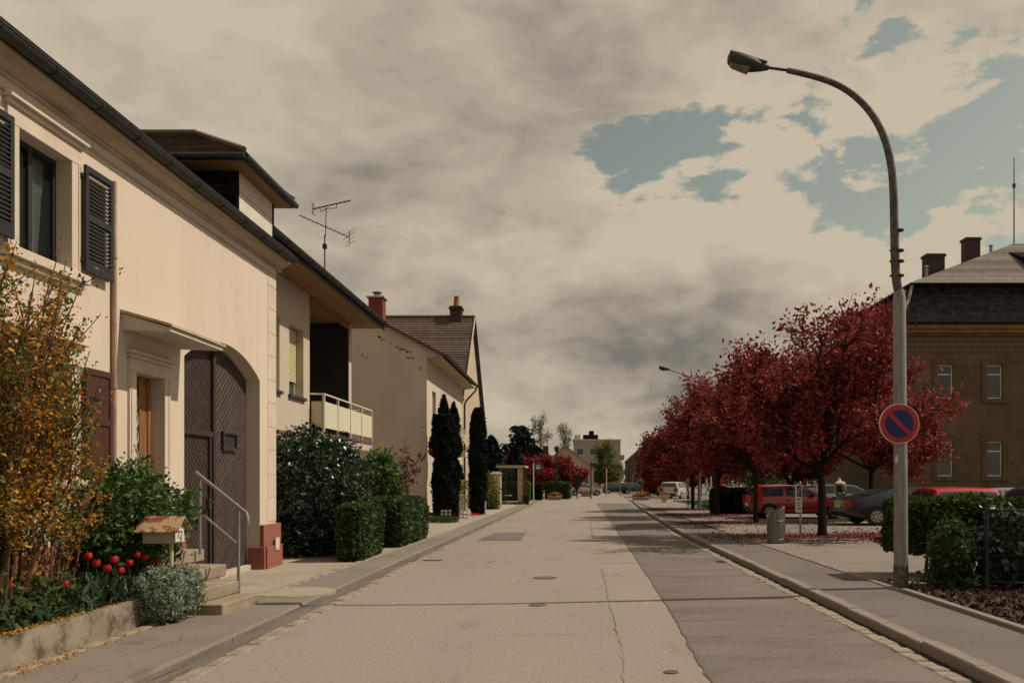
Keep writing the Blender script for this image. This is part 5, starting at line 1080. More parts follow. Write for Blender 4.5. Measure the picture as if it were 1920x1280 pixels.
# ------------------------------------------------------------------ hedges and shrubs on the left
def hedge(name, label, x0, x1, y0, y1, z0, z1, leafm, size, dens, group=None, stems=0, base=0.0, rnd=.05, wob=.035, cat='hedge'):
    c = ((x0 + x1) / 2, (y0 + y1) / 2, base); t = thing(name, label, cat, c, group)
    i = .07
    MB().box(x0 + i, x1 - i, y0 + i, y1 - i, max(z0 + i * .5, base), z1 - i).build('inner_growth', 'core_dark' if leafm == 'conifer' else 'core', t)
    fc = []; rg_ = np.random.default_rng(int(abs(x0 * 97 + y0 * 31)) + 3)
    for (a, b_, fx, ax) in (((x0, x1), (z0, z1), y0, 1), ((x0, x1), (z0, z1), y1, 1), ((y0, y1), (z0, z1), x0, 0), ((y0, y1), (z0, z1), x1, 0), ((x0, x1), (y0, y1), z1, 2)):
        n = int((a[1] - a[0]) * (b_[1] - b_[0]) * dens)
        u, v = rg_.uniform(*a, n), rg_.uniform(*b_, n); q = np.empty((n, 3))
        off = np.array([math.sin(3.1 * uu + 2.3 * vv + fx) * math.sin(4.7 * vv - 1.9 * uu) for uu, vv in zip(u, v)]) * wob + rg_.normal(size=n) * .022
        if ax == 1: q[:, 0], q[:, 2], q[:, 1] = u, v, fx + off
        elif ax == 0: q[:, 1], q[:, 2], q[:, 0] = u, v, fx + off
        else: q[:, 0], q[:, 1], q[:, 2] = u, v, fx + off
        # round the corners off a little
        ctr = np.array([(x0 + x1) / 2, (y0 + y1) / 2, (z0 + z1) / 2]); hf = np.array([(x1 - x0) / 2, (y1 - y0) / 2, (z1 - z0) / 2])
        d_ = (np.abs(q - ctr) - (hf - rnd * 2)).clip(0); k = (d_ > 0).sum(1) > 1
        q[k] -= np.sign(q[k] - ctr) * d_[k] * .35
        fc.append(q)
    leaves('foliage', np.concatenate(fc), size, leafm, t, 1.7)
    for k in range(stems):
        x_ = x0 + (x1 - x0) * (k + .5) / stems + random.uniform(-.08, .08); y_ = (y0 + y1) / 2 + random.uniform(-.2, .2)
        MB().tube([(x_, y_, base - .02), (x_ + random.uniform(-.04, .04), y_, (z0 + base) / 2), (x_ + random.uniform(-.08, .08), y_, z0 + .3)], [.03, .024, .018], 6).build('stem', 'trunk', t)
    return t
hedge('hedge', 'clipped box hedge beside the driveway of the arched gate house', -4.42, -3.95, 15.85, 17.7, .0, 1.06, 'hedge', .040, 3000, 'clipped hedges along the left pavement')
hedge('hedge', 'clipped box hedge nearest the grey gable wall', -5.0, -3.86, 19.3, 22.4, .0, 1.1, 'hedge', .040, 2600, 'clipped hedges along the left pavement')
def bush(name, label, c, rad, n, k, sig, leafm, size, seed, aspect=1.8, core=.72, zmin=.02, shell=.7, cat='shrub', group=None, stems=4):
    t = thing(name, label, cat, (c[0], c[1], max(0, c[2] - rad[2])), group)
    if core:
        rd = random.Random(seed); b = MB()
        b.lathe([(max(.02, math.sin(a)) * core, -math.cos(a) * core) for a in np.linspace(0.05, math.pi - .05, 9)], (0, 0, 0), 12, wob=lambda t_, h: 1 + .08 * math.sin(3 * t_ + h * 4))
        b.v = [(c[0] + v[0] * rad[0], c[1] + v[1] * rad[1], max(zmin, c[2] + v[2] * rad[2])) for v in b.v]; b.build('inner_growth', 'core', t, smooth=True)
    rd = random.Random(seed)
    for q in range(stems):
        a = rd.uniform(0, 6.28); MB().tube([(c[0] + .1 * math.cos(a), c[1] + .1 * math.sin(a), max(0, c[2] - rad[2]) - .03), (c[0] + .3 * rad[0] * math.cos(a), c[1] + .3 * rad[1] * math.sin(a), c[2]), (c[0] + .7 * rad[0] * math.cos(a), c[1] + .7 * rad[1] * math.sin(a), c[2] + rad[2] * .6)], [.03, .022, .01], 5).build('stem', 'trunk', t)
    leaves('foliage', clumped(c, rad, n, k, sig, seed, shell, zmin), size, leafm, t, aspect, seed=seed)
    return t
bush('laurel_bush', 'large glossy dark laurel bush between house and clipped hedges', (-5.42, 17.6, 1.22), (1.12, 1.3, 1.30), 34000, 1000, .08, 'laurel', .042, 3, 2.2, .84)
bush('shrub', 'bright green rounded shrub behind the laurel bush', (-4.85, 21.2, 1.45), (.52, .6, .8), 6000, 160, .07, 'bright', .05, 4, 1.6, .8)
# loose russet shrub
def twiggy(name, label, c, n_st, hgt, spread, leafm, lsize, seed, per=60, sig=.05, wood='twig', cat='shrub', lean=(0, 0), r0=.016, flowers=None, old=None, base_r=.25, split=6, group=None):
    rd = random.Random(seed); t = thing(name, label, cat, c, group); b = MB(); L, Fl, Od = [], [], []
    r_ = np.random.default_rng(seed)
    for k in range(n_st):
        a = rd.uniform(0, 6.283); h = hgt * rd.uniform(.55, 1.0); s = spread * rd.uniform(.2, 1.0); br = base_r * math.sqrt(rd.random())
        p = [Vector((c[0] + br * math.cos(a + 1), c[1] + br * math.sin(a + 1) * 1.6, c[2] - .03))]
        for i in range(1, 7):
            u = i / 6; p.append(p[0] + Vector(((s * math.cos(a) + lean[0]) * u ** 1.4 + rd.gauss(0, .03), (s * math.sin(a) * 1.3 + lean[1]) * u ** 1.4 + rd.gauss(0, .03), h * u * (1 - .12 * u * s))))
        b.tube(p, [r0 * (1 - .75 * i / 6) for i in range(7)], 5, False); paths = [p]
        for q in range(split):
            i = rd.randint(2, 5); st_ = p[i]; d = Vector((rd.gauss(0, .5), rd.gauss(0, .5), rd.uniform(.5, 1.2))).normalized() * rd.uniform(.25, .7) * hgt * .3
            pp_ = [st_, st_ + d * .5 + Vector((rd.gauss(0, .02), rd.gauss(0, .02), 0)), st_ + d]; b.tube(pp_, [r0 * .4, r0 * .3, r0 * .15], 4, False); paths.append(pp_)
        for pp_ in paths:
            pts = np.array([list(q) for q in pp_]); m = per if len(pp_) > 4 else per // 2
            tt = (r_.random(m) ** .75 * (len(pts) - 1)); i = tt.astype(int).clip(0, len(pts) - 2); f = (tt - i)[:, None]
            q = pts[i] * (1 - f) + pts[i + 1] * f + r_.normal(size=(m, 3)) * sig
            pick = r_.random(m); z = (q[:, 2] - c[2]) / hgt
            if flowers:
                patch = np.sin(q[:, 1] * 5.1 + q[:, 2] * 3.7) * np.sin(q[:, 2] * 4.3 - q[:, 0] * 6 + seed) * .22
                fl = pick < (.36 + patch - .14 * z); od = (~fl) & (pick > .72 - .12 * z)
                Fl.append(q[fl]); Od.append(q[od]); L.append(q[~fl & ~od])
            else: L.append(q)
    b.build('stems', wood, t, smooth=True, recalc=False, kind='stuff')
    leaves('foliage', np.concatenate(L), lsize, leafm, t, 1.9, seed=seed)
    if flowers:
        leaves('flowers', np.concatenate(Fl), lsize * 1.1, flowers, t, 1.5, seed=seed + 1, kind='stuff'); leaves('faded_flowers', np.concatenate(Od), lsize * .8, old, t, 1.6, seed=seed + 2, kind='stuff')
    return t
rs = twiggy('shrub', 'loose russet-leaved shrub in front of the grey gable', (-5.3, 24.6, .0), 12, 2.95, .75, 'russet', .06, 9, 34, .05, lean=(.2, .15), split=5)
twiggy('forsythia', 'tall forsythia with fading yellow flowers before the cream house', (-4.95, 6.9, .28), 84, 3.45, .60, 'forsythia_leaf', .0215, 21, 130, .038, flowers='forsythia_flower', old='forsythia_old', base_r=.36, split=8, lean=(.05, .45))
twiggy('forsythia', 'flowering forsythia branch leaning across toward the oak door', (-4.92, 8.0, .3), 8, 2.15, .22, 'forsythia_leaf', .022, 33, 90, .032, flowers='forsythia_flower', old='forsythia_old', base_r=.15, split=5, lean=(-.05, .75), r0=.012)
bush('rose_bush', 'dense green leafy shrub between brown shutter and front steps', (-4.88, 9.42, 1.02), (.38, .62, .70), 11000, 260, .07, 'rose', .032, 41, 1.7, .62, .3)
twiggy('rose_shoots', 'trailing green rose shoots reaching over the handrail', (-4.8, 9.75, .6), 9, 1.0, .3, 'rose', .036, 43, 44, .05, lean=(.1, .55), r0=.008, base_r=.1, split=4)
# silver mound
lv = thing('lavender', 'silvery grey-green cushion plant spilling over the garden wall end', 'plant', (-4.33, 9.1, .1))
cc_ = clumped((-4.36, 9.02, .30), (.30, .36, .30), 15000, 600, .02, 51, .85, .03); cc2 = clumped((-4.28, 9.28, .32), (.24, .26, .25), 8000, 340, .02, 52, .85, .03)
leaves('foliage', np.concatenate([cc_, cc2]), .0115, 'lavender', lv, 3.6, seed=5)
b = MB(); b.lathe([(max(.02, math.sin(a)) * .27, .30 - math.cos(a) * .27) for a in np.linspace(.05, 3.09, 8)], (-4.36, 9.05, 0), 12); b.build('inner_growth', 'lavender', lv, smooth=True)
# tulips
def tulip_mesh():
    t = thing('tulip', 'red tulip in the flower bed along the house', 'flower', (0, 0, 0), 'red tulips in the garden bed')
    MB().tube([(0, 0, 0), (.01, 0, .2), (.015, 0, .36)], .006, 5).build('stem', 'tulip_leaf', t)
    b = MB()
    for k in range(6):
        a = k * math.pi / 3; ro = .0 if k % 2 else .004; ring_ = []
        for (h, rr, wd_) in ((0, .008, .012), (.02, .03 + ro, .026), (.05, .036 + ro, .03), (.075, .03 + ro, .02), (.092, .026 + ro, .004)):
            ca, sa = math.cos(a), math.sin(a); ring_.append([(rr * ca - wd_ * sa + .015, rr * sa + wd_ * ca, .36 + h), ((rr + .006) * ca + .015, (rr + .006) * sa, .36 + h), (rr * ca + wd_ * sa + .015, rr * sa - wd_ * ca, .36 + h)])
        b.add([q for r_ in ring_ for q in r_], [(i * 3 + j, i * 3 + j + 1, i * 3 + 4 + j, i * 3 + 3 + j) for i in range(4) for j in range(2)])
    b.build('blossom', 'tulip_red', t, smooth=True, recalc=False)
    for k in range(3):
        a = k * 2.2 + .4; b = MB(); L_, R_ = [], []
        for u in np.linspace(0, 1, 6):
            w_ = .022 * math.sin(math.pi * min(1, u * .9 + .1)); x_ = .02 + .12 * u ** 1.6; z_ = .27 * u - .05 * u ** 3
            L_.append((x_ * math.cos(a) - w_ * math.sin(a), x_ * math.sin(a) + w_ * math.cos(a), z_)); R_.append((x_ * math.cos(a) + w_ * math.sin(a), x_ * math.sin(a) - w_ * math.cos(a), z_))
        bb = strip(L_, R_); bb.build('leaf', 'tulip_leaf', t, recalc=False)
    return t
tp = tulip_mesh(); first = True
for (px, py, X_) in ((168, 1043, -4.62), (182, 1055, -4.58), (200, 1065, -4.56), (222, 1050, -4.56), (236, 1070, -4.5), (277, 1045, -4.5), (302, 1052, -4.47), (245, 1056, -4.56), (264, 1041, -4.52), (20, 1098, -4.6), (62, 1090, -4.6), (130, 1097, -4.55)):
    yy_ = -X_ * F / (VX - px); c = P(px, py, yy_); q = tp if first else copy_tree(tp); first = False; s = random.uniform(.66, .86)
    q.location = (c.x - .015, c.y, c.z - .40 * s); q.rotation_euler = (random.uniform(-.12, .12), random.uniform(-.12, .12), random.uniform(0, 6)); q.scale = (s * 1.1, s * 1.1, s)
# leafy ground cover in the bed
r_ = np.random.default_rng(77)
n = 3800; yv = r_.uniform(4.5, 9.3, n); xv = np.where(r_.random(n) < .5, r_.uniform(-5.25, -4.55, n), r_.uniform(-4.85, -4.52, n)); zv = .30 + r_.random(n) ** 1.2 * .22
gcv = leaves('garden_leaves', np.c_[xv, yv, zv], .034, 'tulip_leaf', None, 6.5, vert=1.2, kind='stuff', seed=8); gcv['label'] = 'strap-leaved greenery filling the garden bed'
n = 3000; gc2 = leaves('garden_greenery', np.c_[r_.uniform(-5.2, -4.5, n), r_.uniform(4.5, 7.9, n), .30 + r_.random(n) ** 1.4 * .38], .045, 'forsythia_leaf', None, 1.7, kind='stuff', seed=9); gc2['label'] = 'low leafy growth under the forsythia'
n = 1300; yv = r_.uniform(5.0, 8.8, n) ; fpx = np.where(r_.random(n) < .45, -4.46 - .1 * r_.random(n), -4.34 + .09 * r_.normal(size=n)); fz = np.where(fpx < -4.42, .30, .03)
fy = leaves('fallen_blossom', np.c_[fpx, np.minimum(yv, 8.7 - 2.2 * r_.random(n)), fz + .004], .018, 'forsythia_flower', None, 1.2, normal=np.tile([0, 0, 1.], (n, 1)), jitter=.2, kind='stuff', seed=10); fy['label'] = 'yellow blossom fallen along the garden wall'
# ------------------------------------------------------------------ columnar cypresses
def cypress(label, c, prof, n, seed, extra=()):
    t = thing('cypress', label, 'tree', c, 'columnar cypresses before the grey gabled house'); rr = np.random.default_rng(seed)
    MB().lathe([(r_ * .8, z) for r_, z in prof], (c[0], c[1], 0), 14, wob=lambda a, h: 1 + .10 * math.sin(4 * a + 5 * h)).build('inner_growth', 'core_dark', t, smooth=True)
    MB().tube([(c[0], c[1], -.05), (c[0], c[1], .5)], .06, 6).build('trunk', 'trunk', t)
    z = rr.uniform(prof[0][1], prof[-1][1], n); rad = np.array([lerp_tab([(b_, a_) for a_, b_ in prof], q) for q in z]); a = rr.uniform(0, 6.283, n)
    lump = 1 + .10 * np.sin(4 * a + 5 * z) + .07 * np.sin(9 * a - 11 * z) + .05 * rr.normal(size=n)
    p = np.c_[c[0] + rad * lump * np.cos(a), c[1] + rad * lump * np.sin(a), z]; nr = np.c_[np.cos(a), np.sin(a), .4 + 0 * a]
    for (ox, oy, zb, zt, r0) in extra:
        m = n // 7; zz = rr.uniform(zb, zt, m); r1 = r0 * (1 - ((zz - zb) / (zt - zb)) ** 2) * rr.uniform(.6, 1.1, m); aa = rr.uniform(0, 6.283, m)
        p = np.r_[p, np.c_[c[0] + ox + r1 * np.cos(aa), c[1] + oy + r1 * np.sin(aa), zz]]; nr = np.r_[nr, np.c_[np.cos(aa), np.sin(aa), .4 + 0 * aa]]
    leaves('foliage', p, .05, 'cypress', t, 2.6, vert=.9, seed=seed)
    return t
cypress('dark columnar cypress pinched in the middle, beside the white lattice', (-4.93, 33.0, 0), [(.40, .05), (.46, .8), (.47, 1.6), (.42, 2.25), (.36, 2.38), (.50, 2.55), (.57, 3.0), (.48, 3.6), (.40, 4.1)], 13000, 61, ((-.08, 0, 3.9, 4.85, .22), (.3, 0, 3.8, 4.55, .2), (.45, 0, 1.6, 2.3, .22)))
cypress('slimmer columnar cypress beyond the bowed balcony', (-4.32, 38.7, 0), [(.26, .05), (.34, .6), (.37, 1.6), (.38, 2.6), (.36, 3.4), (.30, 4.1), (.26, 4.6), (.12, 4.85)], 9000, 62)
def lattice(label, x0, x1, z0, z1, y_, nx, nz, grp=None):
    t = thing('garden_trellis', label, 'trellis', ((x0 + x1) / 2, y_, 0), grp)
    for k in range(nx): x_ = x0 + (x1 - x0) * k / (nx - 1); MB().box(x_ - .018, x_ + .018, y_ - .012, y_ + .012, z0, z1).build('upright', 'white', t)
    for k in range(nz): z_ = z0 + .04 + (z1 - z0 - .08) * k / (nz - 1); MB().box(x0 - .03, x1 + .03, y_ - .022, y_ - .0125, z_ - .02, z_ + .02).build('cross_slat', 'white', t)
    return t
lattice('tall white wooden lattice leaning by the cypress', -4.55, -4.25, .02, .98, 34.2, 3, 7); lattice('low white wooden lattice box at the cypress foot', -4.92, -4.6, .02, .46, 31.9, 3, 4)
lattice('white lattice panel set back beside the tall lattice', -4.75, -4.52, .02, .9, 35.0, 2, 6)
MB().box(-4.0, -3.94, 38.5, 38.56, 0, .65).build('white_stake', 'white', org=(-3.97, 38.53, 0)); tag(bpy.data.objects['white_stake'], 'short white stake at the foot of the slim cypress', 'stake')
def tuft(name, label, c, rx, ry, n, h, leafm, size, seed, asp=4):
    r_ = np.random.default_rng(seed); a = r_.uniform(0, 6.283, n); q = np.sqrt(r_.random(n)); o = leaves(name, np.c_[c[0] + rx * q * np.cos(a), c[1] + ry * q * np.sin(a), c[2] + r_.random(n) * h], size, leafm, None, asp, vert=1.5, org=c, seed=seed)
    tag(o, label, 'plant'); return o
tuft('grass_tuft', 'bright low grassy tuft at the foot of the pinched cypress', (-4.75, 31.3, .03), .55, .5, 1800, .2, 'grass', .022, 1)
tuft('grass_tuft', 'green weeds along the dark plinth of the gable wall', (-5.7, 32.7, .03), .9, .3, 1500, .3, 'grass', .03, 2, 2.5)
tuft('grass_tuft', 'low green weeds at the end of the clipped hedge', (-4.5, 24.2, .03), .35, 1.2, 1500, .35, 'grass', .03, 12, 2.5)
bush('shrub', 'golden yellow-green shrub in front of the white gate pillar', (-5.0, 49.0, .95), (.55, .9, 1.15), 4500, 120, .12, 'yellow_shrub', .085, 71, 1.6, .6); bush('shrub', 'low green shrub at the foot of the golden shrub', (-4.6, 46.5, .35), (.5, .7, .45), 2600, 70, .09, 'hedge_light', .06, 72, 1.6, .7)
bush('shrub', 'russet climbing shrub on the house wall between the cypresses', (-5.2, 38.0, 1.1), (.4, .7, 1.0), 2200, 80, .1, 'yellow_shrub', .06, 73, 1.6, .4)
tuft('flower_clump', 'small red flowers in front of the lattice', (-4.2, 36.5, .03), .25, .5, 110, .15, 'tulip_red', .03, 3, 1.4)
# gate pillar, bus shelter, bin and bus stop
pt_ = thing('gate_pillar', 'white gate pillar with a dark cap next to the bus shelter', 'pillar', (-4.95, 54.5, 0)); MB().box(-5.25, -4.62, 54.2, 54.8, 0, 2.0).build('shaft', 'white_aged', pt_, bevel=.01); MB().hull([(-5.33, 54.1, 2.0), (-4.54, 54.1, 2.0), (-4.54, 54.9, 2.0), (-5.33, 54.9, 2.0)], [(-5.15, 54.3, 2.16), (-4.72, 54.3, 2.16), (-4.72, 54.7, 2.16), (-5.15, 54.7, 2.16)]).build('cap', 'slate_grey', pt_)
sh = thing('bus_shelter', 'glass bus shelter with timber frame and flat roof', 'bus shelter', (-4, 57, 0))
sx0, sx1, sy0, sy1 = -4.75, -3.3, 56.4, 59.6
MB().box(sx0 - .35, sx1 + .15, sy0 - .2, sy1 + .2, 2.45, 2.58).build('roof', 'soffit_cream', sh, bevel=.01); MB().box(sx0, sx1, sy0, sy1, 0, .18).build('plinth', 'concrete', sh)
for (x_, y_) in ((sx0, sy0), (sx1, sy0), (sx0, sy1), (sx1, sy1)): MB().box(x_ - .05, x_ + .05, y_ - .05, y_ + .05, .18, 2.45).build('post', 'brown_band', sh)
MB().box(sx1 - .38, sx1 - .05, sy0 - .02, sy0 + .02, .18, 2.45).build('side_board', 'cornice', sh)
MB().box(sx0 + .05, sx1 - .40, sy0 - .008, sy0 + .008, .25, 2.4).build('pane', 'glass_clear', sh); MB().box(sx0 - .008, sx0 + .008, sy0 + .06, sy1 - .06, .25, 2.4).build('pane', 'glass_clear', sh); MB().box(sx0 + .06, sx1 - .06, sy1 - .008, sy1 + .008, .25, 2.4).build('pane', 'glass_clear', sh)
MB().box(sx0 + .1, sx0 + .5, sy0 + .3, sy1 - .3, .55, .6).build('bench', 'white_aged', sh)
b = MB(); b.hull([(-3.25 + .0, 56.1, 0), (-2.95, 56.1, 0), (-2.95, 56.4, 0), (-3.25, 56.4, 0)], [(-3.32, 56.03, .62), (-2.88, 56.03, .62), (-2.88, 56.47, .62), (-3.32, 56.47, .62)]); o = b.build('litter_bin', 'black', org=(-3.1, 56.25, 0), bevel=.01); tag(o, 'black tapered litter bin beside the bus shelter', 'litter bin')
bp = thing('bus_stop_sign', 'blue bus stop sign with a white bus symbol on a pale pole', 'sign', (-2.62, 57, 0))
MB().tube([(-2.66, 57, 0), (-2.66, 57, 2.75)], .035, 8).build('pole', 'white', bp); a_, b_ = P(1003, 868, 57), P(1015, 885, 57); so2 = MB().box(a_.x, b_.x, 56.94, 56.96, b_.z, a_.z).build('board', 'blue_sign', bp)
wd_, hh = b_.x - a_.x, a_.z - b_.z; MB().box(a_.x + .18 * wd_, a_.x + .82 * wd_, 56.935, 56.9395, b_.z + .38 * hh, b_.z + .85 * hh).build('bus_symbol', 'sign_white', so2)
for k in range(3): MB().box(a_.x + (.24 + .19 * k) * wd_, a_.x + (.38 + .19 * k) * wd_, 56.931, 56.9345, b_.z + .62 * hh, b_.z + .78 * hh).build('symbol_window', 'blue_sign', so2)
for u in (.33, .67): MB().lathe([(.06 * wd_ * 1.2, 56.931), (.06 * wd_ * 1.2, 56.9345)], (a_.x + u * wd_, 0, b_.z + .38 * hh), 10, 'y').build('symbol_wheel', 'sign_white', so2)
# ------------------------------------------------------------------ right hand hedge, bush, fence, mulch
hedge('hedge', 'clipped leafy hedge with bare stems behind the street lamp', 4.78, 9.8, 12.35, 13.25, .42, 1.23, 'hedge_light', .05, 1500, None, 16, KZ)
hedge('hedge', 'dark clipped hedge behind the rear of the red hatchback', 6.1, 8.3, 36.9, 38.2, .1, 1.2, 'conifer', .07, 700, None, 0, KZ)
bush('conical_bush', 'dark conical bush in the bark bed before the hedge', (4.98, 11.25, .48), (.27, .27, .5), 3500, 120, .05, 'hedge', .04, 81, 1.7, .85, KZ)
bush('shrub', 'dark evergreen shrub by the wire fence', (5.75, 11.3, .55), (.35, .35, .55), 4500, 150, .06, 'laurel', .05, 82, 1.8, .85, KZ)
fn = thing('wire_fence', 'low green wire mesh fence with a post beside the bark bed', 'fence', (5.3, 10.8, KZ))
f0, f1 = Vector((5.33, 11.0, 0)), Vector((8.2, 9.6, 0))
for t in (0, .5, 1): q = f0.lerp(f1, t); MB().tube([(q.x, q.y, KZ - .05), (q.x, q.y, 1.17)], .03, 8).build('post', 'steel_dark', fn)
for z in (.22, 1.14): MB().tube([(f0.x, f0.y, z), (f1.x, f1.y, z)], .012, 6).build('rail', 'steel_dark', fn)
b = MB(); d_ = f1 - f0
for k in range(64): q = f0.lerp(f1, k / 63); b.tube([(q.x, q.y, .22), (q.x, q.y, 1.14)], .0022, 4, False)
for k in range(9): b.tube([(f0.x, f0.y, .22 + k * .115), (f1.x, f1.y, .22 + k * .115)], .003, 4, False)
b.build('mesh_wires', mat('green_wire', (.02, .035, .025), (.03, .045, .03), .6), fn, recalc=False, kind='stuff')
n = 15000; bx_, by_ = r_.uniform(EX + .12, 8.5, n), r_.uniform(4.5, 12.1, n); bkp = np.c_[bx_, by_, KZ + .004 + r_.random(n) * .022]
bk = leaves('bark_mulch', bkp, .038, 'bark', None, 1.9, normal=np.tile([0, 0, 1.], (n, 1)), jitter=.5, kind='stuff', seed=13); bk['label'] = 'brown bark chips covering the flower bed'
# ------------------------------------------------------------------ cars
def paint(name, c):
    m = mat(name, c, tuple(q * .92 for q in c), .28, 1.5, 4, .03, 60, 0, spec=.5); bs_ = m.node_tree.nodes['Principled BSDF']; bs_.inputs['Coat Weight'].default_value = .6; bs_.inputs['Coat Roughness'].default_value = .08; return m
M['lamp_red'] = mat('tail_lamp', (.42, .02, .02), (.3, .015, .015), .25, 5, 4, .05, 60, 0); M['lamp_clear'] = mat('head_lamp', (.62, .58, .5), (.5, .46, .4), .15, 5, 4, .05, 60, 0); M['lamp_amber'] = mat('indicator', (.6, .24, .03), (.5, .2, .03), .25, 5, 4, .05, 60, 0)
M['hub'] = mat('hub_cap', (.50, .48, .44), (.42, .40, .36), .4, 5, 5, .08, 60, 0, metal=.5)
PROF = {
 'hatch': dict(L=3.72, W=1.63, H=1.36, sil=[(-1.86, .50), (-1.85, .72), (-1.80, .92), (-1.66, 1.22), (-1.52, 1.325), (-1.2, 1.355), (-.5, 1.365), (-.05, 1.35), (.22, 1.30), (.85, .94), (1.0, .90), (1.55, .78), (1.76, .68), (1.84, .56), (1.86, .46)], belt=.90, rear=(-1.79, -1.60), wind=(.26, .80), side=[(-1.42, -.62), (-.52, .48)], wb=(-1.16, 1.28), wr=.285),
 'coupe': dict(L=4.55, W=1.75, H=1.34, sil=[(-2.27, .52), (-2.26, .80), (-2.20, .95), (-1.75, .985), (-1.55, 1.02), (-.85, 1.26), (-.5, 1.32), (-.1, 1.34), (.25, 1.30), (1.0, .96), (1.2, .91), (1.85, .80), (2.15, .70), (2.25, .58), (2.27, .48)], belt=.93, rear=(-1.50, -.80), wind=(.30, .95), side=[(-1.10, -.45), (-.35, .62)], wb=(-1.32, 1.34), wr=.31),
 'wagon': dict(L=4.35, W=1.69, H=1.40, sil=[(-2.17, .50), (-2.16, .76), (-2.12, .95), (-2.0, 1.27), (-1.88, 1.36), (-1.4, 1.40), (-.5, 1.40), (-.05, 1.38), (.2, 1.33), (.9, .95), (1.1, .91), (1.8, .79), (2.05, .69), (2.15, .56), (2.17, .46)], belt=.92, rear=(-2.11, -1.95), wind=(.26, .85), side=[(-1.8, -1.1), (-1.0, -.3), (-.2, .5)], wb=(-1.25, 1.33), wr=.29),
}
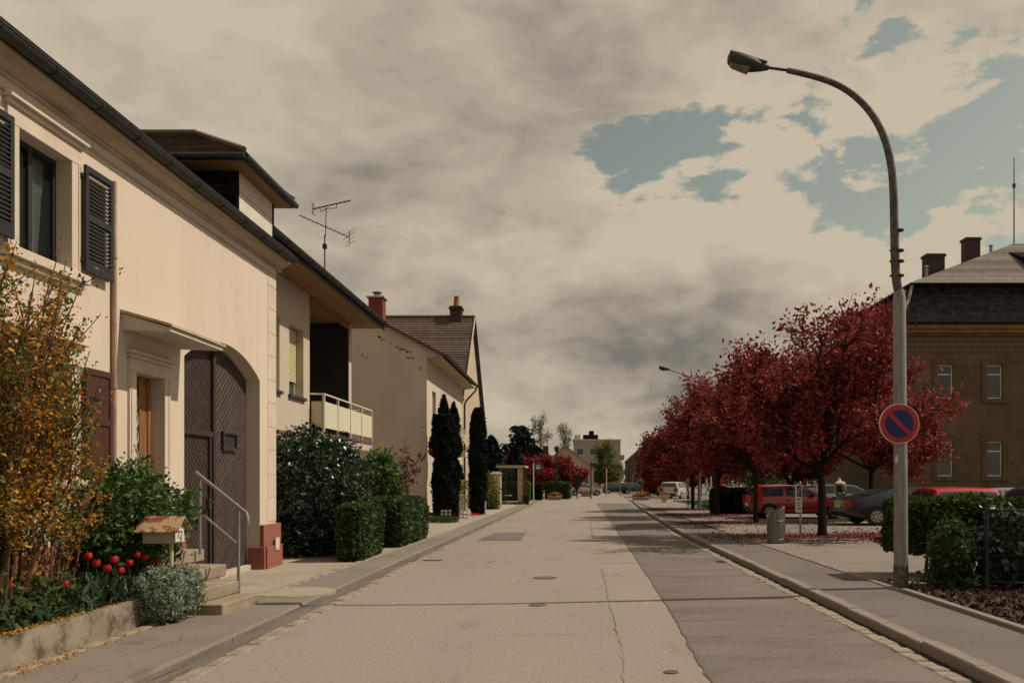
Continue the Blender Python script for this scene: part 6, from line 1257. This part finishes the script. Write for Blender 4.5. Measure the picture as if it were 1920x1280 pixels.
def car(name, label, style, color, loc, rz, group=None, zs=1.0, ys=1.0):
    S = PROF[style]; t = thing(name, label, 'car', loc, group); ORG[t.name] = Vector((0, 0, 0)); t.rotation_euler = (0, 0, rz); t.scale = (1, ys, zs)
    L2, w0, bt = S['L'] / 2, S['W'] / 2, S['belt']
    xs_ = sorted({round(float(q), 3) for q in np.linspace(-L2, L2, 46)} | {q[0] for q in S['sil']})
    zt = lambda x: lerp_tab(S['sil'], x)
    hw = lambda x: w0 * (1 - .16 * max(0, (abs(x) - L2 * .72) / (L2 * .28)) ** 2)
    bl = lambda x: min(bt, zt(x) - .03)
    rw = lambda x: max(.3, .96 * hw(x) - max(0, zt(x) - bl(x) - .05) * .42)
    z0 = lambda x: .20 + .10 * max(0, (abs(x) - L2 * .8) / (L2 * .2))
    b = MB(); secs = []
    for x in xs_:
        w_, r_, Z, B = hw(x), rw(x), zt(x), bl(x); lo = z0(x)
        h_ = [(.82 * w_, lo), (.97 * w_, lo + .08), (w_, min(.56, Z - .05)), (.96 * w_, B), (r_, Z - .022), (r_ * .82, Z), (0, Z + .012)]
        ring_ = [(x, -y, z) for y, z in h_] + [(x, y, z) for y, z in h_[-2::-1]]
        secs.append(ring_)
    m = len(secs[0]); b.add([q for s in secs for q in s], [(i * m + k, i * m + k + 1, (i + 1) * m + k + 1, (i + 1) * m + k) for i in range(len(secs) - 1) for k in range(m - 1)] + [(i * m + m - 1, i * m, (i + 1) * m, (i + 1) * m + m - 1) for i in range(len(secs) - 1)] + [tuple(range(m)), tuple(range((len(secs) - 1) * m, len(secs) * m))])
    body = b.build('body', color, t, smooth=True, angle=38)
    def sy(x, z): B = bl(x); return .96 * hw(x) + (rw(x) - .96 * hw(x)) * min(1, max(0, (z - B) / max(.02, zt(x) - .022 - B)))
    for (xa, xb) in S['side']:
        for sgn in (-1, 1):
            g_ = MB(); nx, nz = 9, 4; vs = []
            for i in range(nx + 1):
                x = xa + (xb - xa) * i / nx
                for j in range(nz + 1):
                    za = bt + .015; zb_ = max(za + .02, zt(x) - .075); z = za + (zb_ - za) * j / nz; vs.append((x, sgn * (sy(x, z) + .006), z))
            g_.add(vs, [(i * (nz + 1) + j, (i + 1) * (nz + 1) + j, (i + 1) * (nz + 1) + j + 1, i * (nz + 1) + j + 1) for i in range(nx) for j in range(nz)]); g_.build('side_window', 'car_glass', t, smooth=True, recalc=False)
    for nm, (xa, xb) in (('rear_window', S['rear']), ('windscreen', S['wind'])):
        g_ = MB(); vs = []; nx, ny = 8, 8
        for i in range(nx + 1):
            x = xa + (xb - xa) * i / nx; r_ = rw(x); Z = zt(x)
            for j in range(ny + 1):
                u = -1 + 2 * j / ny; y = u * r_ * .93; z = Z + (.012 * (1 - abs(y) / (r_ * .82)) if abs(y) < r_ * .82 else -.022 * (abs(y) - r_ * .82) / (r_ * .18)); vs.append((x + (-.006 if nm == 'rear_window' else .006), y, z + .007))
        g_.add(vs, [(i * (ny + 1) + j, (i + 1) * (ny + 1) + j, (i + 1) * (ny + 1) + j + 1, i * (ny + 1) + j + 1) for i in range(nx) for j in range(ny)]); g_.build(nm, 'car_glass', t, smooth=True, recalc=False)
    wr = S['wr']
    for xw in S['wb']:
        for sgn in (-1, 1):
            yo = hw(xw); a = np.linspace(-.35, math.pi + .35, 20)
            p = [(xw + (wr + .055) * math.cos(q), sgn * (yo + .003), wr + (wr + .055) * math.sin(q)) for q in a]; g_ = MB(); g_.add(p, [tuple(range(len(p)))]); g_.build('wheel_arch', 'black', t, recalc=False)
            wh = MB().lathe([(wr * .62, -.09), (wr * .96, -.085), (wr, -.06), (wr, .06), (wr * .96, .085), (wr * .66, .09)], (xw, sgn * (yo - .075), wr), 24, 'y').build('wheel', 'rubber', t, smooth=True)
            yh = sgn * (yo + .012); rim = MB().lathe([(wr * .66, -.004), (wr * .64, .006), (wr * .2, .012), (.02, .014)] if sgn > 0 else [(wr * .66, .004), (wr * .64, -.006), (wr * .2, -.012), (.02, -.014)], (xw, yh, wr), 24, 'y').build('rim', 'hub', wh, smooth=True)
            for k in range(7):
                q = 2 * math.pi * k / 7; c_, s_ = math.cos(q), math.sin(q); pts_ = [(xw + (rr_ * c_ - ww * s_) * wr, yh + sgn * .0145, wr + (rr_ * s_ + ww * c_) * wr) for rr_, ww in ((.28, -.04), (.56, -.075), (.56, .075), (.28, .04))]
                MB().add(pts_, [(0, 1, 2, 3)]).build('rim_slot', 'rubber', wh, recalc=False)
    for sgn in (-1, 1):
        x = L2 - .07; MB().hull([(x - .20, sgn * hw(x - .2) * .97, .60), (x + .045, sgn * hw(x) * .55, .56), (x + .045, sgn * hw(x) * .55, .64), (x - .20, sgn * hw(x - .2) * .97, .70)], [(x - .2, sgn * (hw(x - .2) + .008), .60), (x + .062, sgn * hw(x) * .62, .56), (x + .055, sgn * hw(x) * .62, .65), (x - .2, sgn * (hw(x - .2) + .006), .71)]).build('headlight', 'lamp_clear', t)
        x = -L2; zl = .60 if style != 'hatch' else .62; zh = .80 if style == 'coupe' else .92
        MB().box(x - .012, x + .16, sgn * hw(x) * .62 if sgn > 0 else -hw(x + .16) - .006, hw(x + .16) + .006 if sgn > 0 else sgn * hw(x) * .62, zl, zh).build('tail_light', 'lamp_red', t, bevel=.01)
        MB().box(.35, .52, sgn * (hw(.4) + .0) if sgn > 0 else -hw(.4) - .16, hw(.4) + .16 if sgn > 0 else -hw(.4), bt - .01, bt + .10).build('mirror', 'black', t, bevel=.02)
        MB().box(-.55, -.40, sgn * (w0 * .985) if sgn > 0 else -w0 * 1.006, w0 * 1.006 if sgn > 0 else -w0 * .985, .74, .775).build('door_handle', 'black', t)
        MB().box(S['wb'][0] + wr + .1, S['wb'][1] - wr - .1, w0 + .0 if sgn > 0 else -w0 - .014, w0 + .014 if sgn > 0 else -w0, .42, .47).build('side_moulding', 'black', t)
        for xd in (S['side'][-1][0] - .05, S['side'][-1][1] + .2):
            MB().box(xd - .005, xd + .005, w0 + .0 if sgn > 0 else -w0 - .002, w0 + .002 if sgn > 0 else -w0, .30, .60).build('door_gap', 'black', t)
    MB().box(L2 - .03, L2 + .03, -w0 * .72, w0 * .72, .26, .42).build('front_bumper', 'black', t, bevel=.02); MB().box(-L2 - .03, -L2 + .03, -w0 * .76, w0 * .76, .30, .46).build('rear_bumper', 'black', t, bevel=.02)
    MB().box(-L2 - .018, -L2 + .0, -.26, .26, .60 if style == 'coupe' else .52, .71 if style == 'coupe' else .63).build('number_plate', 'balcony', t)
    return t
M['paint_red'] = paint('red_car_paint', (.56, .02, .022)); M['paint_navy'] = paint('navy_car_paint', (.010, .011, .026)); M['paint_silver'] = paint('silver_car_paint', (.5, .48, .44)); M['paint_blue'] = paint('blue_car_paint', (.02, .06, .20)); M['paint_black'] = paint('black_car_paint', (.015, .015, .016)); M['paint_white'] = paint('white_car_paint', (.66, .62, .54))
car('parked_car', 'red three-door hatchback parked sideways behind the plum trunks', 'hatch', 'paint_red', (8.62, 33.25, KZ), 0, None, .94, 1)
car('parked_car', 'dark navy coupe parked with its tail toward the red hatchback', 'coupe', 'paint_navy', (10.95, 28.15, KZ), R(3), None, .95, 1)
car('parked_car', 'white hatchback behind the person in the car park', 'hatch', 'paint_white', (12.9, 40.3, KZ), R(4), None, .95, 1)
car('parked_car', 'red car whose roof shows above the clipped hedge', 'hatch', 'paint_red', (8.55, 19.6, KZ), R(82), None, .94, 1)
car('parked_car', 'bright blue estate car behind the right end of the clipped hedge', 'wagon', 'paint_blue', (10.95, 19.8, KZ), R(78), None, .93, 1.05)
car('parked_car', 'silver estate car between navy coupe and red car roof', 'wagon', 'paint_silver', (11.6, 24.0, KZ), R(170), None, .88, 1)
car('parked_car', 'silver hatchback parked by the far red plum tree', 'wagon', 'paint_silver', (8.5, 71, KZ), R(68), None, 1, 1)
car('parked_car', 'dark van parked under the far red plum tree', 'wagon', 'paint_black', (8.1, 90, 0), R(85), None, 1.35, 1.05)
car('parked_car', 'pale silver car parked in front of the cream gabled house', 'hatch', 'paint_silver', (1.2, 93, 0), R(10), None, 1, 1)
car('parked_car', 'dark car parked left of the willow trunk', 'hatch', 'paint_black', (5.4, 108, 0), R(12), None, 1, 1); car('parked_car', 'dark green car parked behind the far road signs', 'wagon', paint('green_car_paint', (.03, .04, .03)), (8.2, 112, 0), R(8), None, 1, 1)
# ------------------------------------------------------------------ person bending by the white car
pr = thing('person', 'person in dark vest and pale sleeves seen from behind, head bowed', 'person', (11.35, 36.2, KZ)); ORG[pr.name] = Vector((0, 0, 0))
def skin(name, pts, edges, rad, m, parent, sub=2):
    me = bpy.data.meshes.new(name); me.from_pydata(pts, edges, []); o = bpy.data.objects.new(name, me); COL.objects.link(o); o.parent = parent
    md = o.modifiers.new('s', 'SKIN'); me.skin_vertices.new() if not me.skin_vertices else None
    for i, r_ in enumerate(rad): me.skin_vertices[0].data[i].radius = (r_ if isinstance(r_, tuple) else (r_, r_)); me.skin_vertices[0].data[i].use_root = (i == 0)
    md.use_smooth_shade = True; s_ = o.modifiers.new('d', 'SUBSURF'); s_.levels = sub; s_.render_levels = sub
    dg = bpy.context.evaluated_depsgraph_get(); ev = o.evaluated_get(dg); nm = bpy.data.meshes.new_from_object(ev); o.modifiers.clear(); o.data = nm
    nm.materials.clear(); nm.materials.append(M[m] if isinstance(m, str) else m); nm.shade_smooth(); return o
M['shirt'] = mat('pale_shirt', (.58, .52, .42), (.5, .45, .36), .9, 6, 5, .06, 60, .1); M['vest'] = mat('dark_vest', (.025, .028, .03), (.035, .036, .036), .85, 6, 5, .1, 60, .2); M['trousers'] = mat('dark_trousers', (.05, .05, .055), (.04, .04, .045), .9, 6, 5, .1, 60, .2); M['hair'] = mat('grey_hair', (.42, .38, .32), (.3, .27, .22), .9, 20, 5, .2, 60, .3); M['skin_tone'] = mat('skin', (.48, .30, .22), (.44, .27, .2), .6, 6, 4, .04, 60, 0); M['shoe'] = mat('shoe', (.03, .025, .02))
pts = [(0, 0, .88), (0, .02, 1.05), (0, .06, 1.22), (0, .11, 1.36), (0, .17, 1.43), (0, .24, 1.47), (0, .29, 1.50),
       (-.09, 0, .84), (-.10, .02, .46), (-.10, -.02, .09), (-.10, .10, .05), (.09, 0, .84), (.10, .03, .46), (.11, .0, .09), (.11, .12, .05),
       (-.17, .10, 1.34), (-.24, .14, 1.08), (-.18, .34, .98), (.17, .10, 1.34), (.24, .14, 1.08), (.18, .34, .98)]
eg = [(0, 1), (1, 2), (2, 3), (3, 4), (4, 5), (5, 6), (0, 7), (7, 8), (8, 9), (9, 10), (0, 11), (11, 12), (12, 13), (13, 14), (3, 15), (15, 16), (16, 17), (3, 18), (18, 19), (19, 20)]
skin('body', pts, eg, [(.15, .11), (.145, .105), (.16, .11), (.15, .10), .055, .085, .07, .088, .062, .042, .035, .088, .062, .042, .035, .065, .046, .036, .065, .046, .036], 'shirt', pr)
skin('trousers', [pts[i] for i in (0, 7, 8, 9, 11, 12, 13)], [(0, 1), (1, 2), (2, 3), (0, 4), (4, 5), (5, 6)], [(.165, .125), .1, .072, .056, .1, .072, .056], 'trousers', pr)
skin('vest', [(0, 0, .90), (0, .02, 1.05), (0, .06, 1.22), (0, .105, 1.34)], [(0, 1), (1, 2), (2, 3)], [(.175, .13), (.17, .125), (.185, .13), (.165, .115)], 'vest', pr)
skin('hair', [(0, .22, 1.47), (0, .25, 1.51), (0, .29, 1.535)], [(0, 1), (1, 2)], [.085, .098, .07], 'hair', pr)
for sgn in (-1, 1):
    hx = sgn * .17; skin('hand', [(hx, .36, .97), (hx, .42, .94)], [(0, 1)], [.03, .036], 'skin_tone', pr, 1)
    for k in range(4): skin('finger', [(hx + (k - 1.5) * .02, .44, .935), (hx + (k - 1.5) * .021, .49 - abs(k - 1.4) * .006, .915), (hx + (k - 1.5) * .02, .51, .885)], [(0, 1), (1, 2)], [.010, .009, .008], 'skin_tone', pr, 1)
    skin('finger', [(hx - sgn * .03, .40, .95), (hx - sgn * .06, .44, .93), (hx - sgn * .06, .47, .91)], [(0, 1), (1, 2)], [.011, .010, .009], 'skin_tone', pr, 1)
    skin('shoe', [(sgn * .105, -.05, .045), (sgn * .105, .05, .05), (sgn * .11, .16, .035)], [(0, 1), (1, 2)], [.045, .05, .038], 'shoe', pr, 1)
# ------------------------------------------------------------------ far end of the street
def simple_house(name, label, x0, x1, y0, y1, eave, ridge, rx, wallm, roofm, wins=(), skylights=0):
    t = thing(name, label, 'house', ((x0 + x1) / 2, y0, 0)); w = MB()
    hol = [h + (.12,) for h in wins]; wall(w, (0, y0, 0), (1, 0, 0), (0, -1, 0), x0, x1, 0, eave, hol); w.add([(x0, y0, eave), (x1, y0, eave), (rx, y0, ridge)], [(0, 1, 2)])
    w.add([(x1, y0, 0), (x1, y1, 0), (x1, y1, eave), (x1, y0, eave)], [(0, 1, 2, 3)]); w.add([(x0, y0, 0), (x0, y1, 0), (x0, y1, eave), (x0, y0, eave)], [(0, 1, 2, 3)]); w.add([(x0, y1, 0), (x1, y1, 0), (x1, y1, eave), (rx, y1, ridge), (x0, y1, eave)], [(0, 1, 2, 3, 4)])
    w.build('wall', wallm, t, recalc=False)
    for h in wins: window(t, (0, y0, 0), (1, 0, 0), (0, -1, 0), *h, .08, 'white', .08)
    sl_ = (ridge - eave) / (x1 - rx); roof_slope(t, (x1 + .3, y0 - .3, eave - .3 * sl_), (x1 + .3, y1, eave - .3 * sl_), (rx, y1, ridge), (rx, y0 - .3, ridge), 14, roofm, 'roof', .1, .03)
    sl2 = (ridge - eave) / (rx - x0); roof_slope(t, (x0 - .3, y0 - .3, eave - .3 * sl2), (x0 - .3, y1, eave - .3 * sl2), (rx, y1, ridge), (rx, y0 - .3, ridge), 14, roofm, 'roof', .1, .03)
    for k in range(skylights):
        u = .25 + .2 * k; c = Vector((rx + (x1 - rx) * .45, y0 + (y1 - y0) * u, ridge - (ridge - eave) * .45 + .1)); d_ = Vector((x1 - rx, 0, eave - ridge)).normalized()
        MB().bar(c - d_ * .6, c + d_ * .6, .9, .1).build('skylight', 'glass', t)
    return t
h5 = simple_house('house', 'low dark roofed house with skylights behind the red plum trees', -10, -2.4, 125, 138, 4.6, 7.4, -6.2, 'slate', 'tile_dark', (), 3)
MB().box(-6.5, -5.7, 127, 128, 6.9, 8.0).build('chimney', 'brick_dark', h5)
h6 = simple_house('house', 'cream gabled house at the far bend of the street', -4.4, 2.6, 108, 120, 3.2, 6.05, -1.0, mat('pinkish_render', (.50, .40, .31), (.45, .36, .28), .92, 1, 6, .05, 60, .1), 'slate_grey', ((1.3, 2.0, .1, 2.2), (-3, -2, 1.0, 2.2), (-.6, .3, 1.0, 2.2)))
MB().box(-3.9, -3.2, 109, 110, 4.6, 6.1).build('chimney', 'brick_dark', h6); MB().box(2.602, 2.64, 110, 111, .1, 2.2).build('side_door', 'white', h6); MB().box(2.602, 2.64, 114, 116, .1, 2.2).build('garage_door', 'white', h6)
ab = thing('apartment_block', 'grey flat-roofed apartment block rising behind the cream house', 'building', (5, 170, 0)); w = MB()
ah = [(x_, x_ + 1.5, z_, z_ + 1.4, .15) for z_ in (1.2, 4.0, 6.8) for x_ in (.6, 3.2, 5.8)]; wall(w, (0, 170, 0), (1, 0, 0), (0, -1, 0), 0, 9.4, 0, 9.9, ah)
w.add([(9.4, 170, 0), (9.4, 184, 0), (9.4, 184, 9.9), (9.4, 170, 9.9)], [(0, 1, 2, 3)]); w.add([(0, 170, 0), (0, 184, 0), (0, 184, 9.9), (0, 170, 9.9)], [(0, 1, 2, 3)]); w.add([(0, 170, 9.9), (9.4, 170, 9.9), (9.4, 184, 9.9), (0, 184, 9.9)], [(0, 1, 2, 3)]); w.build('wall', mat('grey_render', (.40, .37, .33), (.35, .32, .28), .92, .4, 6, .05, 30, .1), ab, recalc=False)
for h in ah: window(ab, (0, 170, 0), (1, 0, 0), (0, -1, 0), *h[:4], .1, 'white', .1)
MB().box(2.0, 5.0, 172, 178, 9.9, 11.0).build('penthouse', 'slate', ab); MB().box(3.2, 4.2, 174, 176, 11, 11.9).build('lift_house', 'slate', ab); MB().box(-.1, 9.5, 169.9, 184.1, 9.7, 10.0).build('parapet', 'white_aged', ab); MB().box(.2, 1.4, 171, 173, 10, 10.9).build('chimney', 'white_aged', ab)
for z_ in (3.0, 6.0): MB().box(9.41, 10.2, 171, 178, z_, z_ + .9).build('side_balcony', 'slate_grey', ab)
h7 = simple_house('house', 'dark distant house beyond the road signs', 11.5, 20, 175, 190, 6, 9.2, 15, 'sandstone', 'tile_dark', ((12.2, 13.2, 1, 3), (14, 15, 1, 3), (16, 17, 1, 3)), 0)
# trees at the far end
def birch(label, loc, H, Rr, seed, leafm='spring', n=26, name='birch_tree', bark='trunk_pale', th=.35, ls=.16, grp=None): return tree(name, label, 'tree', loc, seed, H * th, H, Rr, leafm, ls, grp, bark, limbs=5, up=1.0, leafn=n, sig=.28, tr=.12)
birch('tall sparse birch above the dark roofed house', (-5.1, 150, 0), 12.6, 1.6, 91, n=20, ls=.13); birch('shorter sparse birch left of the apartment block', (-2.2, 150, 0), 11.2, 1.4, 92, n=16, ls=.13); 
tree('willow_tree', 'yellow-green willow in front of the apartment block', 'tree', (4.9, 126, 0), 93, 1.2, 6.7, 2.2, 'willow', .15, None, 'trunk', limbs=8, up=.9, leafn=34, sig=.3)
def conifer(label, loc, H, Rr, seed, n=7000, cloud=False):
    t = thing('conifer_tree', label, 'tree', loc); ORG[t.name] = Vector((0, 0, 0)); MB().tube([(0, 0, 0), (0, 0, H * .95)], [.16, .03], 7).build('trunk', 'trunk', t); r_ = np.random.default_rng(seed)
    if cloud:
        p = []
        for k in range(9): a = r_.uniform(0, 6.28); z = H * (.45 + .55 * k / 9); q = Rr * (1.1 - .6 * k / 9); c = np.array([q * .6 * math.cos(a), q * .6 * math.sin(a), z]); p.append(c + r_.normal(size=(n // 9, 3)) * np.array([q * .42, q * .42, H * .022]))
        p = np.concatenate(p)
    else:
        z = H * (.06 + .94 * r_.random(n) ** 1.3); a = r_.uniform(0, 6.283, n); rr_ = Rr * (1 - z / H) ** .75 * (.75 + .35 * r_.random(n)) * (1 + .16 * np.sin(5 * a + z * 3)); p = np.c_[rr_ * np.cos(a), rr_ * np.sin(a), z - rr_ * .15]
    leaves('crown', p, .2, 'conifer', t, 2.2, seed=seed); return t
conifer('broad dark conifer behind the bus shelter', (-6.9, 72, 0), 5.3, 2.0, 101); conifer('dark conifer beside the bus shelter roof', (-5.2, 76, 0), 4.6, 1.7, 102); conifer('dark flat-topped cedar above the plum trees', (-5.9, 92, 0), 7.6, 1.5, 103, 5000, True)
conifer('low dark conifer left of the bus shelter', (-8.6, 70, 0), 4.8, 1.7, 104)
birch('bare grey tree beyond the road signs', (11.3, 145, 0), 8.5, 1.9, 111, 'olive', 3, 'bare_tree', 'trunk', .3)
for k, (x, y, H, Rr, lm, lb) in enumerate(((19.5, 62, 5.2, 3.2, 'olive', 'olive-green tree behind the red hatchback'), (24.5, 66, 5.6, 3.4, 'olive', 'olive-green tree behind the bending person'), (14.5, 66, 4.6, 2.6, 'spring', 'pale spring-green tree at the back of the car park'), (13, 120, 6.5, 4, 'conifer', 'dark far tree mass right of the road signs'), (17.5, 112, 6, 4, 'conifer', 'dark far tree behind the white posts'), (10.2, 100, 2.6, 1.4, 'blossom', 'small white blossoming shrub tree by the road signs'), (21, 100, 6, 4, 'olive', 'tall olive tree far behind the lawn'))):
    tree('broadleaf_tree', lb, 'tree', (x, y, KZ if y < 70 else 0), 120 + k, H * .22, H, Rr, lm, .17, None, 'trunk', limbs=6, up=.7, leafn=16, sig=.3)
hedge('hedge', 'low green hedge beside the far planter', -2.4, -.3, 74, 75.2, 0, 1.45, 'hedge', .09, 350); hedge('hedge', 'dark hedge behind the bus stop sign', -4.4, -2.6, 70, 71.2, 0, 1.4, 'conifer', .09, 350); hedge('hedge', 'rounded lawn hedge seen beyond the bus shelter', -6.2, -3.4, 66, 67.4, 0, 1.5, 'bright', .09, 350)
hedge('hedge', 'long low hedge at the back of the car park', 13.5, 30, 57, 58, .1, 1.15, 'olive', .12, 160, None, 0, KZ)
lw_ = MB().box(12.5, 24, 52, 52.3, KZ, 1.15).build('garden_wall', 'plaster2', org=(18, 52, KZ)); tag(lw_, 'beige boundary wall at the back of the car park', 'wall')
# far sheets of dark woodland
fw = []
r_ = np.random.default_rng(5)
for k in range(60): cx = -160 + k * 7 + r_.normal() * 2; H = r_.uniform(5, 9); fw.append(np.array([cx, 330 + r_.normal() * 14, H * .5]) + r_.normal(size=(380, 3)) * np.array([3.2, 4, H * .27]))
fwo = leaves('distant_wood', np.concatenate(fw), .8, 'olive', None, 1.5, kind='stuff', seed=4); fwo['label'] = 'distant belt of trees closing the street'
# lawn on the right
lawn = MB().add([(7.0, 45, KZ + .006), (16, 45, KZ + .006), (16, 62, KZ + .006), (7.6, 62, KZ + .006)], [(0, 1, 2, 3)]).build('lawn', 'grass', recalc=False); lawn['kind'] = 'structure'
n = 9000; gl_ = leaves('lawn_grass', np.c_[7.2 + 8.5 * r_.random(n), 45 + 17 * r_.random(n), np.full(n, KZ + .03)], .045, 'grass', None, 3, vert=1.5, kind='stuff', seed=6); gl_['label'] = 'short green grass of the lawn'
for k in range(17): inst('lawn_edging', pe, (6.98 + .035 * k, 45.5 + k, KZ - .03), lawn, (0, 0, -.035))
# planters with orange flowers
def planter(label, c, s=1.0, grp='flower planters narrowing the road'):
    t = thing('flower_planter', label, 'planter', c, grp); x, y, z = c
    b = MB().hull([(x - .5 * s, y - .5 * s, z), (x + .5 * s, y - .5 * s, z), (x + .5 * s, y + .5 * s, z), (x - .5 * s, y + .5 * s, z)], [(x - .62 * s, y - .62 * s, z + .34 * s), (x + .62 * s, y - .62 * s, z + .34 * s), (x + .62 * s, y + .62 * s, z + .34 * s), (x - .62 * s, y + .62 * s, z + .34 * s)]); b.build('tub', mat('pinkish_concrete', (.46, .33, .27), (.4, .28, .23), .9, 3, 6, .1, 60, .2), t, bevel=.02)
    r_ = np.random.default_rng(int(abs(x * 10) + y)); n = 900; a = r_.uniform(0, 6.28, n); q = np.sqrt(r_.random(n)) * .62 * s
    leaves('flowers', np.c_[x + q * np.cos(a), y + q * np.sin(a), z + .36 * s + (.32 * s) * (1 - (q / (.62 * s)) ** 2) * r_.random(n)], .085 * s, 'flower_orange', t, 1.3, seed=3); leaves('foliage', np.c_[x + q[:400] * np.cos(a[:400]), y + q[:400] * np.sin(a[:400]), z + .36 * s + .1 * r_.random(400)], .1 * s, 'hedge', t, 1.6, seed=4); return t
planter('orange flower planter standing on the road left of the far lane', (-1.55, 71, 0)); planter('orange flower planter at the end of the right kerb', (5.2, 66, 0), 1.05); planter('orange flower planter behind the kerb-end planter', (6.2, 75, 0), 1.0); planter('orange flower planter before the low green hedge', (-.6, 82, 0), .9); planter('orange flower planter beside the pale silver car', (1.3, 88, 0), .9)
c = G(1246, 941, KZ); sb = thing('stone_bowl', 'pale stone bowl planter near the silver hatchback', 'planter', (c.x, c.y, KZ)); MB().lathe([(.2, KZ), (.22, KZ + .06), (.17, KZ + .12), (.36, KZ + .38), (.42, KZ + .46), (.38, KZ + .47), (.3, KZ + .42)], (c.x, c.y, 0), 16).build('bowl', 'white_aged', sb, smooth=True); leaves('foliage', clumped((c.x, c.y, KZ + .5), (.3, .3, .15), 500, 30, .06, 3), .06, 'yellow_shrub', sb, 1.6)
# poles and road signs
def pole(name, label, px, pyb, pyt, Y, m, r_=.05, cat='post', grp=None, z=0):
    c = P(px, pyb, Y); zt_ = P(px, pyt, Y).z; t = thing(name, label, cat, (c.x, Y, z), grp); MB().tube([(c.x, Y, z), (c.x, Y, zt_)], r_, 7).build('pole', m, t); return t, c.x, zt_
t, x, z = pole('lamp_post', 'black lantern post beside the left road planter', 1044, 935, 848, 74, 'steel_dark', .07, 'street lamp'); MB().lathe([(.08, z), (.2, z + .15), (.24, z + .45), (.05, z + .6)], (x, 74, 0), 10).build('lantern', 'steel_dark', t); MB().lathe([(.3, 73.9), (.3, 73.93)], (x, 0, 2.0), 20, 'y').build('round_sign_back', 'steel_dark', t)
t, x, z = pole('notice_stand', 'dark notice board on a stand before the red plum trees', 1082, 933, 890, 76, 'steel_dark', .05, 'sign'); MB().box(x - .35, x + .35, 75.9, 75.95, 1.15, 2.05).build('board', 'black', t)
pole('lamp_post', 'dark pole in front of the cream gabled house', 1108, 935, 866, 76, 'steel_dark', .06); pole('post', 'pale pole by the willow trunk', 1137, 935, 878, 80, 'white_aged', .05); pole('post', 'grey pole right of the willow', 1163, 932, 882, 90, 'galv', .05)
t, x, z = pole('road_sign', 'round red road sign above the far planter', 1194, 932, 888, 88, 'galv', .04, 'sign'); MB().lathe([(.33, 87.9), (.33, 87.92)], (x, 0, 2.1), 24, 'y').build('sign_plate', 'red_sign', t); MB().lathe([(.22, 87.885), (.22, 87.899)], (x, 0, 2.1), 24, 'y').build('sign_centre', 'blue_sign', t)
def tri(mb, x, y, z, s): mb.hull([(x - s, y, z - s * .58), (x + s, y, z - s * .58), (x, y, z + s * 1.15)], [(x - s, y + .02, z - s * .58), (x + s, y + .02, z - s * .58), (x, y + .02, z + s * 1.15)])
for (px, lb, m1, m2) in ((1202, 'blue square road sign with a white triangle', 'blue_sign', 'sign_white'), (1213, 'triangular red bordered warning sign', 'red_sign', 'sign_white')):
    t, x, z = pole('road_sign', lb, px, 932, 892, 90, 'galv', .04, 'sign')
    if m1 == 'blue_sign': MB().box(x - .33, x + .33, 89.9, 89.92, 1.45, 2.11).build('sign_plate', m1, t); b = MB(); tri(b, x, 89.87, 1.72, .25); b.build('sign_centre', m2, t)
    else: b = MB(); tri(b, x, 89.9, 1.75, .4); b.build('sign_plate', m1, t); b = MB(); tri(b, x, 89.87, 1.74, .26); b.build('sign_centre', m2, t)
t, x, z = pole('notice_board', 'tan upright notice board on two dark posts by the lawn', 1290, 945, 893, 47, 'steel_dark', .04, 'sign', None, KZ); MB().tube([(x + .2, 47, KZ), (x + .2, 47, z - .2)], .04, 7).build('pole', 'steel_dark', t); MB().box(x - .1, x + .05, 46.93, 46.95, .95, z).build('board', 'soffit_cream', t)
pole('post', 'white post standing on the lawn edge', 1333, 948, 893, 50, 'white', .05, 'post', None, KZ); t, x, z = pole('post', 'white cross-barred post on the lawn', 1325, 938, 896, 62, 'white', .05, 'post', None, KZ); MB().box(x - .35, x + .6, 61.95, 61.99, 1.05, 1.15).build('cross_bar', 'white', t)
